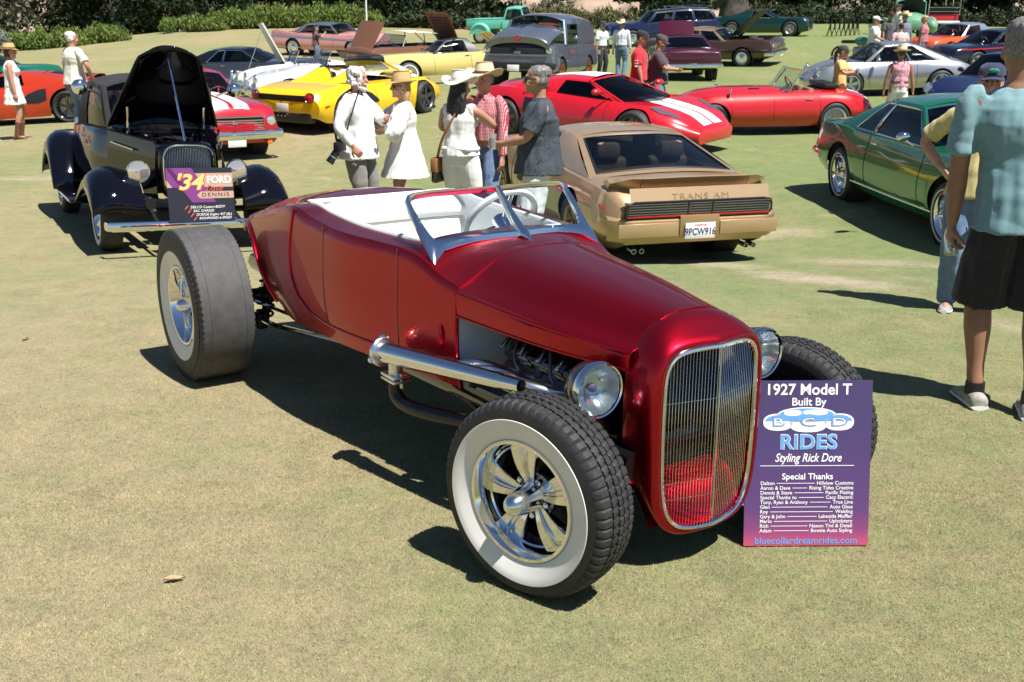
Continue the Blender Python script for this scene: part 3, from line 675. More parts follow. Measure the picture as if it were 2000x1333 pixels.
def hotrod():
    T = thing('hot_rod', 'candy red open roadster hot rod with whitewall tyres and chrome grille', 'car', (HO[0], HO[1], 0), HYAW)
    B = Body(-3.34, -.78,
        zc=[(-.78, .985), (-.96, 1.0), (-1.2, 1.005), (-2.2, 1.03), (-2.4, 1.04), (-2.8, .99), (-3.1, .92), (-3.27, .82), (-3.34, .70)],
        zs=[(-.78, .865), (-.90, .895), (-1.0, .938), (-1.10, .962), (-1.2, .970), (-1.6, .975), (-1.95, 1.0), (-2.12, 1.028), (-2.3, 1.005), (-2.6, .94), (-2.95, .872), (-3.2, .78), (-3.34, .64)],
        ws=[(-.78, .425), (-1.16, .478), (-1.7, .545), (-2.1, .545), (-2.45, .52), (-2.9, .475), (-3.2, .40), (-3.34, .26)],
        wm=[(-.78, .43), (-1.16, .492), (-1.7, .565), (-2.1, .575), (-2.45, .56), (-2.9, .515), (-3.2, .43), (-3.34, .28)],
        zm=[(-.78, .66), (-1.7, .70), (-2.2, .72), (-3.0, .68), (-3.34, .55)], zb=[(-.78, .455), (-1.9, .445), (-2.3, .43), (-2.8, .47), (-3.34, .53)],
        wb=[(-.78, .41), (-1.16, .465), (-1.7, .53), (-2.1, .53), (-2.6, .46), (-3.1, .36), (-3.34, .20)],
        arches=[(-2.965, .43, .40)], crown=.80, shr=.05, ns=18, nt=16, n=60)
    B.build(CANDY, T, openings=[(-2.26, -1.17, .5, 'cockpit_lining', M['whitevinyl'])], rail=3, nose=0, tail=.05, wells=False)
    idx = [i for i in range(len(B.xs)) if -2.26 <= B.xs[i] <= -1.17]; k0 = B.ns+3
    loop = [B.P[i][k0] for i in idx]+[(p[0], -p[1], p[2]) for p in (B.P[i][k0] for i in reversed(idx))]
    pad = MB(); pad.tube([(p[0], p[1]*.985, p[2]-.004) for p in loop], .016, 8, closed=True); pad.build('cockpit_padding', M['whitevinyl'], T)
    # beads and shut lines
    for sg in (1, -1):
        for x, z0, z1, dx in ((-1.16, .50, .965, 0), (-1.73, .53, .985, .06)):
            MB().tube([(x-dx*(z-.5), sg*(B.w_at(x, z)+.0005), z) for z in np.linspace(z0, z1, 12)], .003, 6).build('door_gap', mat('seam_red', (.12, .002, .008), .35, .5, 1.), T)
    bd = MB(); key = [(-2.10, 1.02), (-2.12, .92), (-2.13, .80), (-2.11, .70), (-2.05, .61), (-1.93, .545), (-1.75, .525), (-1.4, .52), (-1.0, .515), (-.80, .51)]
    for sg in (1, -1):
        P = resample(key, 40); bd.tube([(x, sg*(B.w_at(x, z)+.001), z) for x, z in P], .007, 6)
        P2 = [(p[0]+.004, sg*p[1], p[2]) for p in B.P[-1]]; bd.tube(P2, .010, 8)
        P3 = [(-2.965+.43*math.cos(a), sg*(B.w_at(-2.965+.43*math.cos(a), .40+.43*math.sin(a))+.004), .40+.43*math.sin(a)) for a in np.linspace(.15, 2.75, 26)]; bd.tube(P3, .012, 8)
    bd.build('body_bead', CANDY, T)
    # little louvre shape in the cowl side
    for sg in (1, -1): MB().tube([(-.87, sg*(B.w_at(-.87, z)+.004), z) for z in np.linspace(.60, .70, 6)], [.004, .012, .014, .014, .012, .004], 8).build('cowl_vent', CANDY, T)
    # firewall
    fw = MB(); row = B.P[-1]; fw.grid([[(-.772, p[1]*q*.985, lerp(.46, p[2], .985)) for q in np.linspace(-1, 1, 7)] for p in row]); fw.build('firewall', mat('white_firewall', (.85, .85, .86), .45, 0., .3), T)
    # hood sheet
    Hd = Body(-.772, .075, zc=[(-.772, .992), (-.35, .952), (.075, .905)], zs=[(-.772, .868), (.075, .79)], ws=[(-.772, .427), (-.3, .365), (.075, .268)], wm=[(-.772, .434), (-.3, .371), (.075, .272)], zm=[(-.772, .82), (.075, .775)], zb=[(-.772, .755), (.075, .725)], wb=[(-.772, .43), (-.3, .368), (.075, .27)], crown=.82, shr=.06, ns=10, nt=18, n=36)
    mb = MB(); mb.grid(Hd.P); mb.grid([mirror_y(r) for r in Hd.P]); hd = mb.build('hood', CANDY, T); sf = hd.modifiers.new('thick', 'SOLIDIFY'); sf.thickness = .004; sf.offset = -1
    mb = MB()
    for sg in (1, -1):
        mb.tube([(x, sg*(Hd.w_at(x, lerp(.842, .785, (x+.772)/.847))+.0015), lerp(.842, .785, (x+.772)/.847)) for x in np.linspace(-.765, .06, 20)], .0055, 6)
        mb.tube([(x, sg*Hd.wb(x), Hd.zb(x)) for x in np.linspace(-.77, .07, 14)], .005, 6)
    mb.build('hood_bead', CANDY, hd)
    # radiator shell
    def outline(x, w_, zt_, zb_, nt=6.5, nb=4.2, tap=.04, N=96, bow=0.):
        w_ *= .935
        zc = (zt_+zb_)/2; hz = (zt_-zb_)/2; P = []
        for k in range(N):
            a = 2*PI*k/N; c, s = math.cos(a), math.sin(a); e = nt if s > 0 else nb
            r = (abs(c)**e+abs(s)**e)**(-1/e); y = w_*r*c; z = zc+hz*r*s; y *= 1-tap*max(0, (zc-z)/hz); P.append((x+bow*(1-min(1, abs(y)/w_)), y, z-(.012*(abs(y)/w_)**2 if s > 0 else 0)))
        return P
    sh = MB(); rings = [outline(.055, .290, .900, .30, nt=2.7, nb=7, tap=.02), outline(.075, .291, .902, .30, nt=2.75, nb=7, tap=.02), outline(.110, .291, .892, .265, nt=3.1, nb=6), outline(.145, .288, .874, .205, nt=3.7, nb=5), outline(.170, .281, .857, .155, nt=4.4), outline(.186, .271, .845, .136, nt=5.0, bow=.008), outline(.195, .258, .835, .134, nt=5.6, bow=.018), outline(.198, .246, .824, .142, bow=.026), outline(.194, .238, .816, .152, bow=.032), outline(.165, .234, .812, .156, bow=.04)]
    sh.grid(rings, cv=True); shell = sh.build('radiator_shell', CANDY, T, ang=60)
    fr = MB(); fr.tube(outline(.192, .229, .808, .160, bow=.038), .0085, 8, closed=True); gs = fr.build('grille_surround', M['chrome'], T)
    zt2, zb2, W2 = .806, .163, .212; zc2 = (zt2+zb2)/2; hz2 = (zt2-zb2)/2
    nbar = 36; bar_cache = None
    for i in range(nbar):
        y = -W2*.965+2*W2*.965*i/(nbar-1); q = abs(y)/W2
        top = zc2+hz2*(max(0, 1-q**6.5))**(1/6.5)-.012*q*q; qb = min(.999, q/(1-.04*.9)); bot = zc2-hz2*(max(0, 1-qb**4.2))**(1/4.2)
        x = .176+.050*(1-q); mb = MB(); mb.rbox((x, y, (top+bot)/2), (.009, .0024, top-bot), .001, Matrix.Rotation(math.copysign(.28, y), 3, 'Z'), seg=1); mb.build('grille_bar', M['chrome'], gs)
    for z in (.62, .33, .27): MB().tube([(.170+.050*(1-abs(y)/W2), y, z) for y in np.linspace(-W2*.95, W2*.95, 9)], .0016, 6).build('grille_rod', M['chrome'], gs)
    pan = MB(); pan.grid([[(.02+.13*t, y, .315-.15*t+.02*math.sin(3*t)) for y in np.linspace(-.22, .22, 9)] for t in np.linspace(0, 1, 7)]); pan.build('splash_pan', CANDY, T)
    rad = MB(); rad.rbox((.0, 0, .56), (.05, .42, .44), .02); rad.build('radiator', M['black'], T)
    # frame, axles, suspension
    ch = MB()
    for sg in (1, -1):
        P = [(.12, .27, .40), (-.1, .28, .42), (-.6, .33, .43), (-1.6, .40, .43), (-2.3, .40, .44), (-2.7, .38, .56), (-3.2, .36, .56)]
        ch.tube([(p[0], sg*p[1], p[2]) for p in P], .045, 8, flat=1.2)
    for x in (.02, -1.3, -2.3, -3.1): ch.tube([(x, -.36, .43), (x, .36, .43)], .035, 8)
    ch.build('chassis_frame', M['blackgloss'], T)
    fl = MB(); fl.grid([[(x, q*lerp(.40, .50, min(1, (-.8-x)/1.0)), .455) for q in (-1, 0, 1)] for x in (-.8, -1.3, -1.8, -2.3)]); fl.build('floor_pan', M['black'], T)
    ax = MB(); ax.tube([(0, -.56, .335), (0, -.45, .33), (0, -.36, .26), (0, 0, .25), (0, .36, .26), (0, .45, .33), (0, .56, .335)], .026, 10); ax.build('front_axle', M['blackgloss'], T)
    st = MB(); st.tube([(-.13, -.52, .27), (-.13, .52, .27)], .012, 8); st.tube([(-.02, -.42, .28), (-1.1, -.30, .38)], .014, 8); st.tube([(-.02, .42, .28), (-1.1, .30, .38)], .014, 8)
    for k in range(4): st.rbox((.0, 0, .31+.014*k), (.05, .9-.18*k, .012), .003)
    st.build('steering_linkage', M['black'], T)
    rx = MB(); rx.tube([(-2.965, -.72, .41), (-2.965, .72, .41)], .042, 12); rx.ball((-2.965, 0, .41), (.15, .16, .15), 12); rx.build('rear_axle', M['black'], T)
    lb = MB()
    for sg in (1, -1):
        lb.tube([(-2.9, sg*.50, .31), (-2.55, sg*.50, .33), (-1.5, sg*.42, .43)], .014, 8); lb.tube([(-2.9, sg*.50, .40), (-1.5, sg*.42, .45)], .010, 8)
    lb.build('radius_rod', M['chrome'], T)
    for sg in (1, -1):
        sp = MB(); sp.tube([(-2.80, sg*.47, .29), (-2.72, sg*.44, .80)], .022, 10)
        hx = [(-2.80+.08*t+.045*math.cos(16*PI*t), sg*(.47-.03*t)+.045*math.sin(16*PI*t), .33+.35*t) for t in np.linspace(0, 1, 90)]; sp.tube(hx, .008, 6)
        sp.rbox((-2.82, sg*.49, .30), (.09, .06, .09), .015); sp.build('coilover', M['black'], T)
    # wheels
    for sg in (1, -1):
        hero_wheel(T, 0, .622 if sg > 0 else -.59, .344, .205, .205, (.212, .283), .287, sg, deep=.062)
        hero_wheel(T, -2.965, sg*.752, .418, .31, .214, (.222, .300), 0, sg, slick=True, deep=.10)
    # headlights
    for sg in (1, -1):
        c = (.055, sg*.385, .675); hb = MB().lathe([(.0005, -.125), (.03, -.122), (.062, -.10), (.086, -.06), (.094, -.02), (.095, .0)], c, (1, 0, 0), 40).build('headlight', M['blackgloss'], T)
        MB().lathe([(.0955, -.012), (.099, -.004), (.0985, .012), (.093, .020), (.088, .016)], c, (1, 0, 0), 40).build('bezel', M['chrome'], hb)
        rf_ = MB().lathe([(.088, .010), (.074, -.02), (.05, -.045), (.022, -.058), (.0005, -.060)], c, (1, 0, 0), 40, rad=lambda k, j: 1-.035*(k % 5 == 0)).build('reflector', mat('lamp_reflector', (.88, .9, .92), .22, .75), hb)
        MB().ball((c[0]-.03, c[1], c[2]), (.022, .016, .016), 8).build('bulb', mat('bulb_glass', (.35, .25, .45), .1, .3), hb)
        MB().lathe([(.089, .012), (.07, .021), (.04, .027), (.0005, .029)], c, (1, 0, 0), 40).build('lens', M['glass'], hb)
        sk = MB(); sk.tube([(-.03, sg*.37, .60), (-.04, sg*.33, .50), (-.04, sg*.27, .44)], .016, 8); sk.build('lamp_bracket', M['blackgloss'], hb)
    # engine
    en = MB(); en.rbox((-.40, 0, .52), (.56, .36, .26), .04); en.rbox((-.40, 0, .70), (.40, .16, .14), .03); en.lathe([(.14, -.03), (.15, 0), (.15, .05), (.13, .06), (.001, .065)], (-.40, 0, .80), (0, 0, 1), 28); en.rbox((-.70, 0, .5), (.10, .30, .30), .05)
    en.rbox((-.40, 0, .40), (.50, .24, .16), .03); eo = en.build('engine', mat('engine_black', (.012, .012, .014), .25, 0, .6), T)
    for sg in (1, -1):
        rot = Matrix.Rotation(-sg*.75, 3, 'X'); hdm = MB(); hdm.rbox((-.40, sg*.20, .585), (.52, .16, .10), .015, rot); hdm.build('cylinder_head', MATS['engine_black'], eo)
        vc = MB(); vc.rbox((-.40, sg*.245, .635), (.50, .12, .075), .028, rot, 3)
        for k in range(4): vc.rbox((-.58+.12*k, sg*.268, .662), (.075, .085, .022), .010, rot)
        vc.build('valve_cover', M['blackgloss'], eo)
        ft = MB()
        for k in range(5): ft.rbox((-.64+.12*k, sg*.273, .671), (.016, .098, .020), .006, rot)
        ft.rbox((-.40, sg*.215, .69), (.47, .014, .014), .005, rot); ft.build('valve_cover_trim', M['chrome'], eo)
        for k in range(4):
            x = -.22-.115*k; h_ = MB(); h_.tube([(x, sg*.25, .55), (x-.03, sg*.33, .565), (x-.10, sg*.40, .585), (x-.20, sg*(.435+.03*k/3), .59-.012*k)], [.022, .022, .022, .024], 10); h_.build('header_pipe', M['alu'], eo)
            if k % 2: continue
            wr_ = MB(); a = Vector((x-.02, sg*.30, .57)); P = [a, a+Vector((-.02, sg*.05, .04)), Vector((x-.10, sg*.30, .69)), Vector((-.52-.03*k, sg*.16, .76)), Vector((-.68, sg*.05, .78))]
            P = chaikin([tuple(p) for p in P], 3); wr_.tube([tuple(p) for p in P], .0065, 6); wr_.build('spark_lead', mat('braided_hose', (.16, .16, .17), .45, .5), eo)
        ex = MB(); A, E_ = Vector((-.30, sg*.445, .600)), Vector((-1.13, sg*.575, .545)); ex.tube([A+(E_-A)*t for t in (0, .12, .13, 1)], [.024, .027, .030, .046], 28)
        xo = ex.build('exhaust_cone', mat('polished_steel', (.80, .80, .81), .13, 1.), T); d = (E_-A).normalized()
        fl_ = MB(); fl_.lathe([(.0005, .010), (.060, .010), (.064, .006), (.064, -.006), (.060, -.010), (.044, -.010)], E_, d, 30)
        for k in range(3):
            a = 2*PI*k/3+.4; o_ = d.orthogonal().normalized(); v_ = d.cross(o_); fl_.lathe([(.016, -.010), (.016, .010), (.0005, .018)], E_+(o_*math.cos(a)+v_*math.sin(a))*.060, d, 10)
        fl_.build('end_flange', M['alu'], xo)
        S0 = E_-d*.085; sb = MB(); sb.tube([S0, S0+Vector((0, 0, -.095))], .030, 16); sb.rbox(S0+Vector((0, 0, -.085)), (.12, .085, .014), .006); sb.rbox(S0+Vector((0, 0, -.103)), (.12, .085, .012), .006)
        for q in (-.045, .045): sb.tube([S0+Vector((q, 0, -.07)), S0+Vector((q, 0, -.13))], .007, 6)
        sb.build('dump_flange', M['alu'], xo)
        p0 = S0+Vector((0, 0, -.10)); dp = chaikin([tuple(p0), (p0.x, sg*.565, .36), (p0.x+.16, sg*.54, .345), (-.50, sg*.40, .37), (-.1, sg*.26, .36)], 4); MB().tube([tuple(p) for p in dp], .031, 14).build('exhaust_pipe', mat('satin_black_pipe', (.010, .010, .011), .32), xo)
    # windscreen
    def pane(sg):
        cb, ob, ot, ct = V3((-.945, 0, 1.0)), V3((-1.015, sg*.412, .978)), V3((-1.225, sg*.418, 1.172)), V3((-1.145, 0, 1.190))
        return lambda u, v: (cb*(1-u)*(1-v)+ob*u*(1-v)+ot*u*v+ct*(1-u)*v)
    outer = [(0, .0), (.25, .02), (.5, .02), (.72, -.02), (.86, -.07), (.95, -.18), (1.015, -.27), (1.03, -.2), (1.03, 0), (1.02, .35), (1.01, .70), (.99, .90), (.95, .985), (.88, 1.02), (.7, 1.035), (.45, 1.03), (.2, 1.01), (0, 1.0)]
    inner = [(.035, .135), (.25, .15), (.5, .15), (.70, .145), (.82, .135), (.88, .14), (.905, .175), (.92, .25), (.93, .35), (.942, .50), (.952, .70), (.948, .84), (.925, .905), (.87, .935), (.7, .95), (.45, .945), (.2, .93), (.028, .925)]
    fo = MB()
    for sg in (1, -1):
        Q = pane(sg); nrm = np.cross(Q(1, 0)-Q(0, 0), Q(0, 1)-Q(0, 0)); nrm = nrm/np.linalg.norm(nrm); nrm = nrm if nrm[0] > 0 else -nrm
        O_ = [Q(*p)-nrm*.011 for p in outer]; I_ = [Q(*p)-nrm*.011 for p in inner]
        O2 = [Q(*p)+nrm*.004 for p in outer]; I2 = [Q(*p)+nrm*.004 for p in inner]; Mid = [(a+b)/2+nrm*.011 for a, b in zip(O2, I2)]
        fo.grid([O_, O2, Mid, I2, I_, O_], cv=True)
    wf = fo.build('windscreen_frame', M['chrome'], T, ang=50)
    for sg in (1, -1):
        Q = pane(sg); G = MB(); G.add([Q(*p) for p in inner], [tuple(range(len(inner)))]); G.build('windscreen_pane', M['glass'], wf)
    cp = MB(); cp.tube([(-.875, 0, .992), (-.93, 0, 1.012), (-.965, 0, 1.035), (-1.05, 0, 1.110), (-1.146, 0, 1.187)], [.004, .024, .019, .011, .010], 12); cp.build('centre_post', M['chrome'], wf)
    # cockpit
    sb = MB(); G = []
    for u in np.linspace(-1, 1, 61):
        y = u*.50; row = []; pl_ = .006*abs(math.sin(u*PI*5.5))
        zt_ = 1.035-.07*abs(u)**3; xb = -2.13+.10*abs(u)**4
        for v, dx, dz in ((0, .34, .60), (.05, .36, .62), (.1, .34, .655), (.2, .10, .66), (.25, .07, .68), (.4, .055, .76), (.6, .02, .86), (.66, -.005, .90), (.67, -.012, .905), (.70, .012, .915), (.8, .018, .955), (.9, -.02, .0), (.96, -.07, .0), (1, -.10, -.06)):
            z = dz if dz > .1 else zt_-.02+({.9: .0, .96: .02, 1: -.05}[v]); z = min(z, zt_)
            p = pl_ if v < .66 else 0
            row.append((xb+dx+p*(1 if v > .2 else 0), y, z+(p if v <= .2 else 0)))
        G.append(row)
    sb.grid(G); sb.build('bench_seat', M['whitevinyl'], T, ang=60)
    for sg in (1, -1):
        dpn = MB(); dpn.grid([[(x, sg*(B.ws(x)-.075+.012*math.sin(PI*t)), lerp(.52, .955, t)) for t in np.linspace(0, 1, 7)] for x in np.linspace(-2.0, -1.2, 14)]); dpn.build('door_trim', M['whitevinyl'], T)
    ds = MB(); ds.grid([[(-1.19-.05*t, y, lerp(.93, .72, t)) for t in np.linspace(0, 1, 4)] for y in np.linspace(-.40, .40, 9)]); ds.build('dashboard', CANDY, T)
    steering(T, (-1.50, .25, .97), .185, M['whitevinyl'], tilt=.35, tr=.017, spoke=M['chrome'])
    cd_ = MB(); cd_.box((-1.36, -.38, .90), (.16, .004, .10), Matrix.Rotation(.5, 3, 'X')); cd_.build('paper_tag', mat('orange_card', (.55, .24, .10), .6, var=.3, vscale=30), T)
    return T
hotrod()

def show_sign():
    T = thing('show_board', 'purple show board with white lettering leaning by the red roadster', 'sign', (1.076, 3.405, 0), .015)
    ln = .175; W_, H_ = .457, .61
    up = Vector((0, math.sin(ln), math.cos(ln))); nr = Vector((0, -math.cos(ln), math.sin(ln))); rt = Vector((1, 0, 0))
    m, t, b = node_mat('board_print'); tc = t.nodes.new('ShaderNodeTexCoord'); sx = t.nodes.new('ShaderNodeSeparateXYZ'); r = t.nodes.new('ShaderNodeValToRGB')
    t.links.new(tc.outputs['Generated'], sx.inputs[0]); t.links.new(sx.outputs[2], r.inputs[0]); t.links.new(r.outputs[0], b.inputs['Base Color'])
    e = r.color_ramp.elements; e[0].position, e[0].color = .0, (.50, .075, .14, 1); e[1].position, e[1].color = 1., (.055, .04, .12, 1)
    for p, c in ((.10, (.22, .05, .16)), (.22, (.105, .045, .16)), (.6, (.065, .042, .14))): q = e.new(p); q.color = (*c, 1)
    b.inputs['Roughness'].default_value = .42
    bd = MB(); v = [(-W_/2, 0, 0), (W_/2, 0, 0)]; A = Vector((0, 0, .006))
    pts = [A+rt*(-W_/2), A+rt*(W_/2), A+rt*(W_/2)+up*H_, A-rt*(W_/2)+up*H_]; bd.poly([p-nr*.008 for p in pts], .008, nr); bo = bd.build('panel', m, T, smooth=False)
    lg = MB(); lg.poly([A-nr*.008+rt*(-.03)+up*.45, A-nr*.008+rt*.03+up*.45, Vector((.04, .24, .0)), Vector((-.04, .24, .0))], .004, (0, 1, .4)); lg.build('easel_leg', mat('card_brown', (.3, .2, .12), .8), T)
    Wt = mat('print_white', (.82, .82, .82), .5); Bl = mat('print_blue', (.12, .33, .68), .5); Lb = mat('print_light_blue', (.16, .28, .62), .5)
    def at(u, v, k=1):
        return frame_m(A+rt*(u*W_)+up*(v*H_)+nr*(.0006+.0006*k), rt, up)
    tx = lambda s, u, v, size, m_=Wt, **kw: text_mesh(s, size*H_, m_, T, at(u, v, kw.pop('k', 1)), ext=.0003, **kw)
    tx('1927 Model T', -.01, .945, .092, bold=.018, sx=.98); tx('Built By', -.005, .872, .066, bold=.014)
    # car shaped emblem with three round letters
    def blob(cx, cy, rx, ry, m_, k, n=2.4, N=40, nm='emblem'):
        P = []
        for i in range(N):
            a = 2*PI*i/N; c, s = math.cos(a), math.sin(a); q = (abs(c)**n+abs(s)**n)**(-1/n); P.append(A+rt*((cx+rx*q*c)*W_)+up*((cy+ry*q*s)*H_)+nr*(.0004*k))
        MB().add(P, [tuple(range(N))]).build(nm, m_, T, smooth=False, recalc=False)
    for (cx, cy, rx, ry, n) in ((-.02, .795, .235, .047, 2.), (-.245, .752, .118, .051, 2.4), (-.005, .747, .15, .056, 2.6), (.24, .752, .118, .051, 2.4)): blob(cx, cy, rx, ry, Wt, 2, n)
    for (cx, cy, rx, ry, n) in ((-.02, .797, .215, .038, 2.),): blob(cx, cy, rx, ry, Bl, 3, n)
    for (cx, cy, rx, ry) in ((-.13, .808, .07, .018), (.05, .81, .10, .017)): blob(cx, cy, rx, ry, Wt, 4)
    for cx, ch in ((-.245, 'B'), (-.005, 'C'), (.24, 'D')):
        P = MB(); N = 24; rx, ry = (.105, .042) if ch != 'C' else (.137, .047); a0, a1 = .12, PI-.12
        pts = [A+rt*((cx+rx*math.cos(a))*W_)+up*((.755+ry*math.sin(a)*.95)*H_)+nr*.0018 for a in np.linspace(a0, a1, N)]; P.add(pts, [tuple(range(N))]); P.build('emblem', Bl, T, smooth=False, recalc=False)
        text_mesh(ch, .085*H_, Lb, T, at(cx, .752, 3), ext=.0003, bold=-.012, sx=1.9)
        text_mesh(ch, .062*H_, Wt, T, at(cx, .752, 4), ext=.0003, bold=-.004, sx=1.9)
    tx('RIDES', .0, .628, .122, Wt, bold=.045, sx=1.03, k=1, space=1.08); tx('RIDES', .0, .628, .122, Bl, bold=.022, sx=1.03, k=3, space=1.08)
    tx('Styling Rick Dore', .0, .535, .072, shear=.28, bold=.012, sx=.78)
    tx('Special Thanks', .0, .422, .052, bold=.014)
    rows = [('Dalton', 'Hillview Customs'), ('Aaron & Dave', 'Rising Tides Creative'), ('Dennis & Steve', 'Pacific Plating'), ('Special Thanks to', 'Cacy Electric'), ('Tony, Ryan & Anthony', 'True Line'), ('Glen', 'Auto Glass'), ('Roy', 'Welding'), ('Gary & John', 'Lakeside Muffler'), ('Mario', 'Upholstery'), ('Rich', 'Nexon Tint & Detail'), ('Adam', 'Bowtie Auto Styling')]
    rl = MB(); rl.poly([A+rt*(a*W_)+up*(b_*H_)+nr*.0004 for a, b_ in ((-.38, .487), (.37, .487), (.37, .4905), (-.38, .4905))], .0006, nr)
    for i, (a, b_) in enumerate(rows):
        v_ = .382-.0290*i; o1 = tx(a, -.375, v_, .031, align='LEFT', bold=.008); o2 = tx(b_, .37, v_, .031, align='RIGHT', bold=.008)
        x1 = max(q.co.x for q in o1.data.vertices)+.008; x2 = min(q.co.x for q in o2.data.vertices)-.008
        rl.poly([A+rt*xx+up*(vv*H_)+nr*.0004 for xx, vv in ((x1, v_-.0015), (x2, v_-.0015), (x2, v_+.0015), (x1, v_+.0015))], .0006, nr)
    rl.build('rules', Wt, T, smooth=False)
    tx('bluecollardreamrides.com', .0, .030, .058, Lb, bold=.014, sx=1.02)
show_sign()
# ---------------------------------------------------------------- other cars
def stand(T, ref, px, py, th, dz=0.):
    """put car T so that its local ground point ref stands where the photograph shows it; follow the slope"""
    g = gp(px, py); a = R(th); f = Vector((math.cos(a), math.sin(a), 0)); l = Vector((-math.sin(a), math.cos(a), 0))
    c = Vector(g)-f*ref[0]-l*ref[1]
    zf, zr_, zl, zq = (zt(c.x+v.x, c.y+v.y) for v in (f*1.35, -f*1.35, l*.75, -l*.75))
    F3 = (f+Vector((0, 0, (zf-zr_)/2.7))).normalized(); L3 = (l+Vector((0, 0, (zl-zq)/1.5))); L3 = (L3-F3*L3.dot(F3)).normalized(); U = F3.cross(L3)
    z = (zf+zr_+zl+zq)/4; m = Matrix((F3, L3, U)).transposed().to_4x4(); m.translation = (c.x, c.y, z+dz); T.matrix_world = m
    T.rotation_mode = 'XYZ'; return T
def shape(f, r, W, hood, deck, belt, fx, rx, zb=.2, nose=.60, tail=.62, ar=.37, zw=.33, ft=.10, rt=.07, hip=0., zm=.55, cowl=.6, rdeck=-1.2, noselen=.25, taillen=.18, **kw):
    w = W/2
    return Body(r, f,
        zc=[(r, tail), (r+taillen*.4, lerp(tail, deck, .7)), (r+taillen*1.2, deck), (rdeck, deck+.02), (cowl, hood+.03), (f-noselen*2, hood), (f-noselen*.6, lerp(nose, hood, .75)), (f, nose)],
        zs=[(r, tail-.02), (r+taillen, lerp(tail, belt, .85)+hip), (rx, belt+hip), (rdeck+.5, belt), (cowl, belt-.02), (fx, lerp(belt, hood, .7)-.02), (f-noselen, lerp(nose, hood, .75)-.03), (f, nose-.02)],
        ws=[(r, w-.07-rt), (r+.25, w-.08), (rx, w-.075), (0, w-.10), (fx, w-.10), (f-.3, w-.11), (f, w-.10-ft)],
        wm=[(r, w-rt), (r+.25, w-.015), (rx, w), (0, w-.02), (fx, w-.01), (f-.3, w-.03), (f, w-ft)],
        zm=[(r, zm), (0, zm), (f, zm-.05)], zb=[(r, zb+.14), (r+.3, zb+.04), (rx, zb), (fx, zb), (f-.3, zb+.02), (f, zb+.10)], wb=[(r, w-.10-rt), (0, w-.08), (f, w-.10-ft)],
        arches=[(fx, ar, zw), (rx, ar, zw)], **kw)
def stripes(B, parent, ys, xa, xb, m, fz=None, n=26):
    for (a, b) in ys:
        mb = MB(); mb.grid([[(x, y, (fz or B.z_top)(x, y)+.004) for y in np.linspace(a, b, 4)] for x in np.linspace(xa, xb, n)]); mb.build('stripe', m, parent)
def roofz(zr, wr, drop):
    zr = fn(zr); wr = fn(wr); return lambda x, y: zr(x)-drop*min(1, abs(y)/wr(x))**2.6
def doorlines(T, B, xs, z0, z1, m=None):
    for x in xs:
        for sg in (1, -1): MB().tube([(x, sg*(B.w_at(x, z)+.0005), z) for z in np.linspace(z0, z1, 10)], .0045, 5).build('door_gap', m or M['dark'], T)
def part(nm, m, T, f):
    mb = MB(); f(mb); return mb.build(nm, m, T)

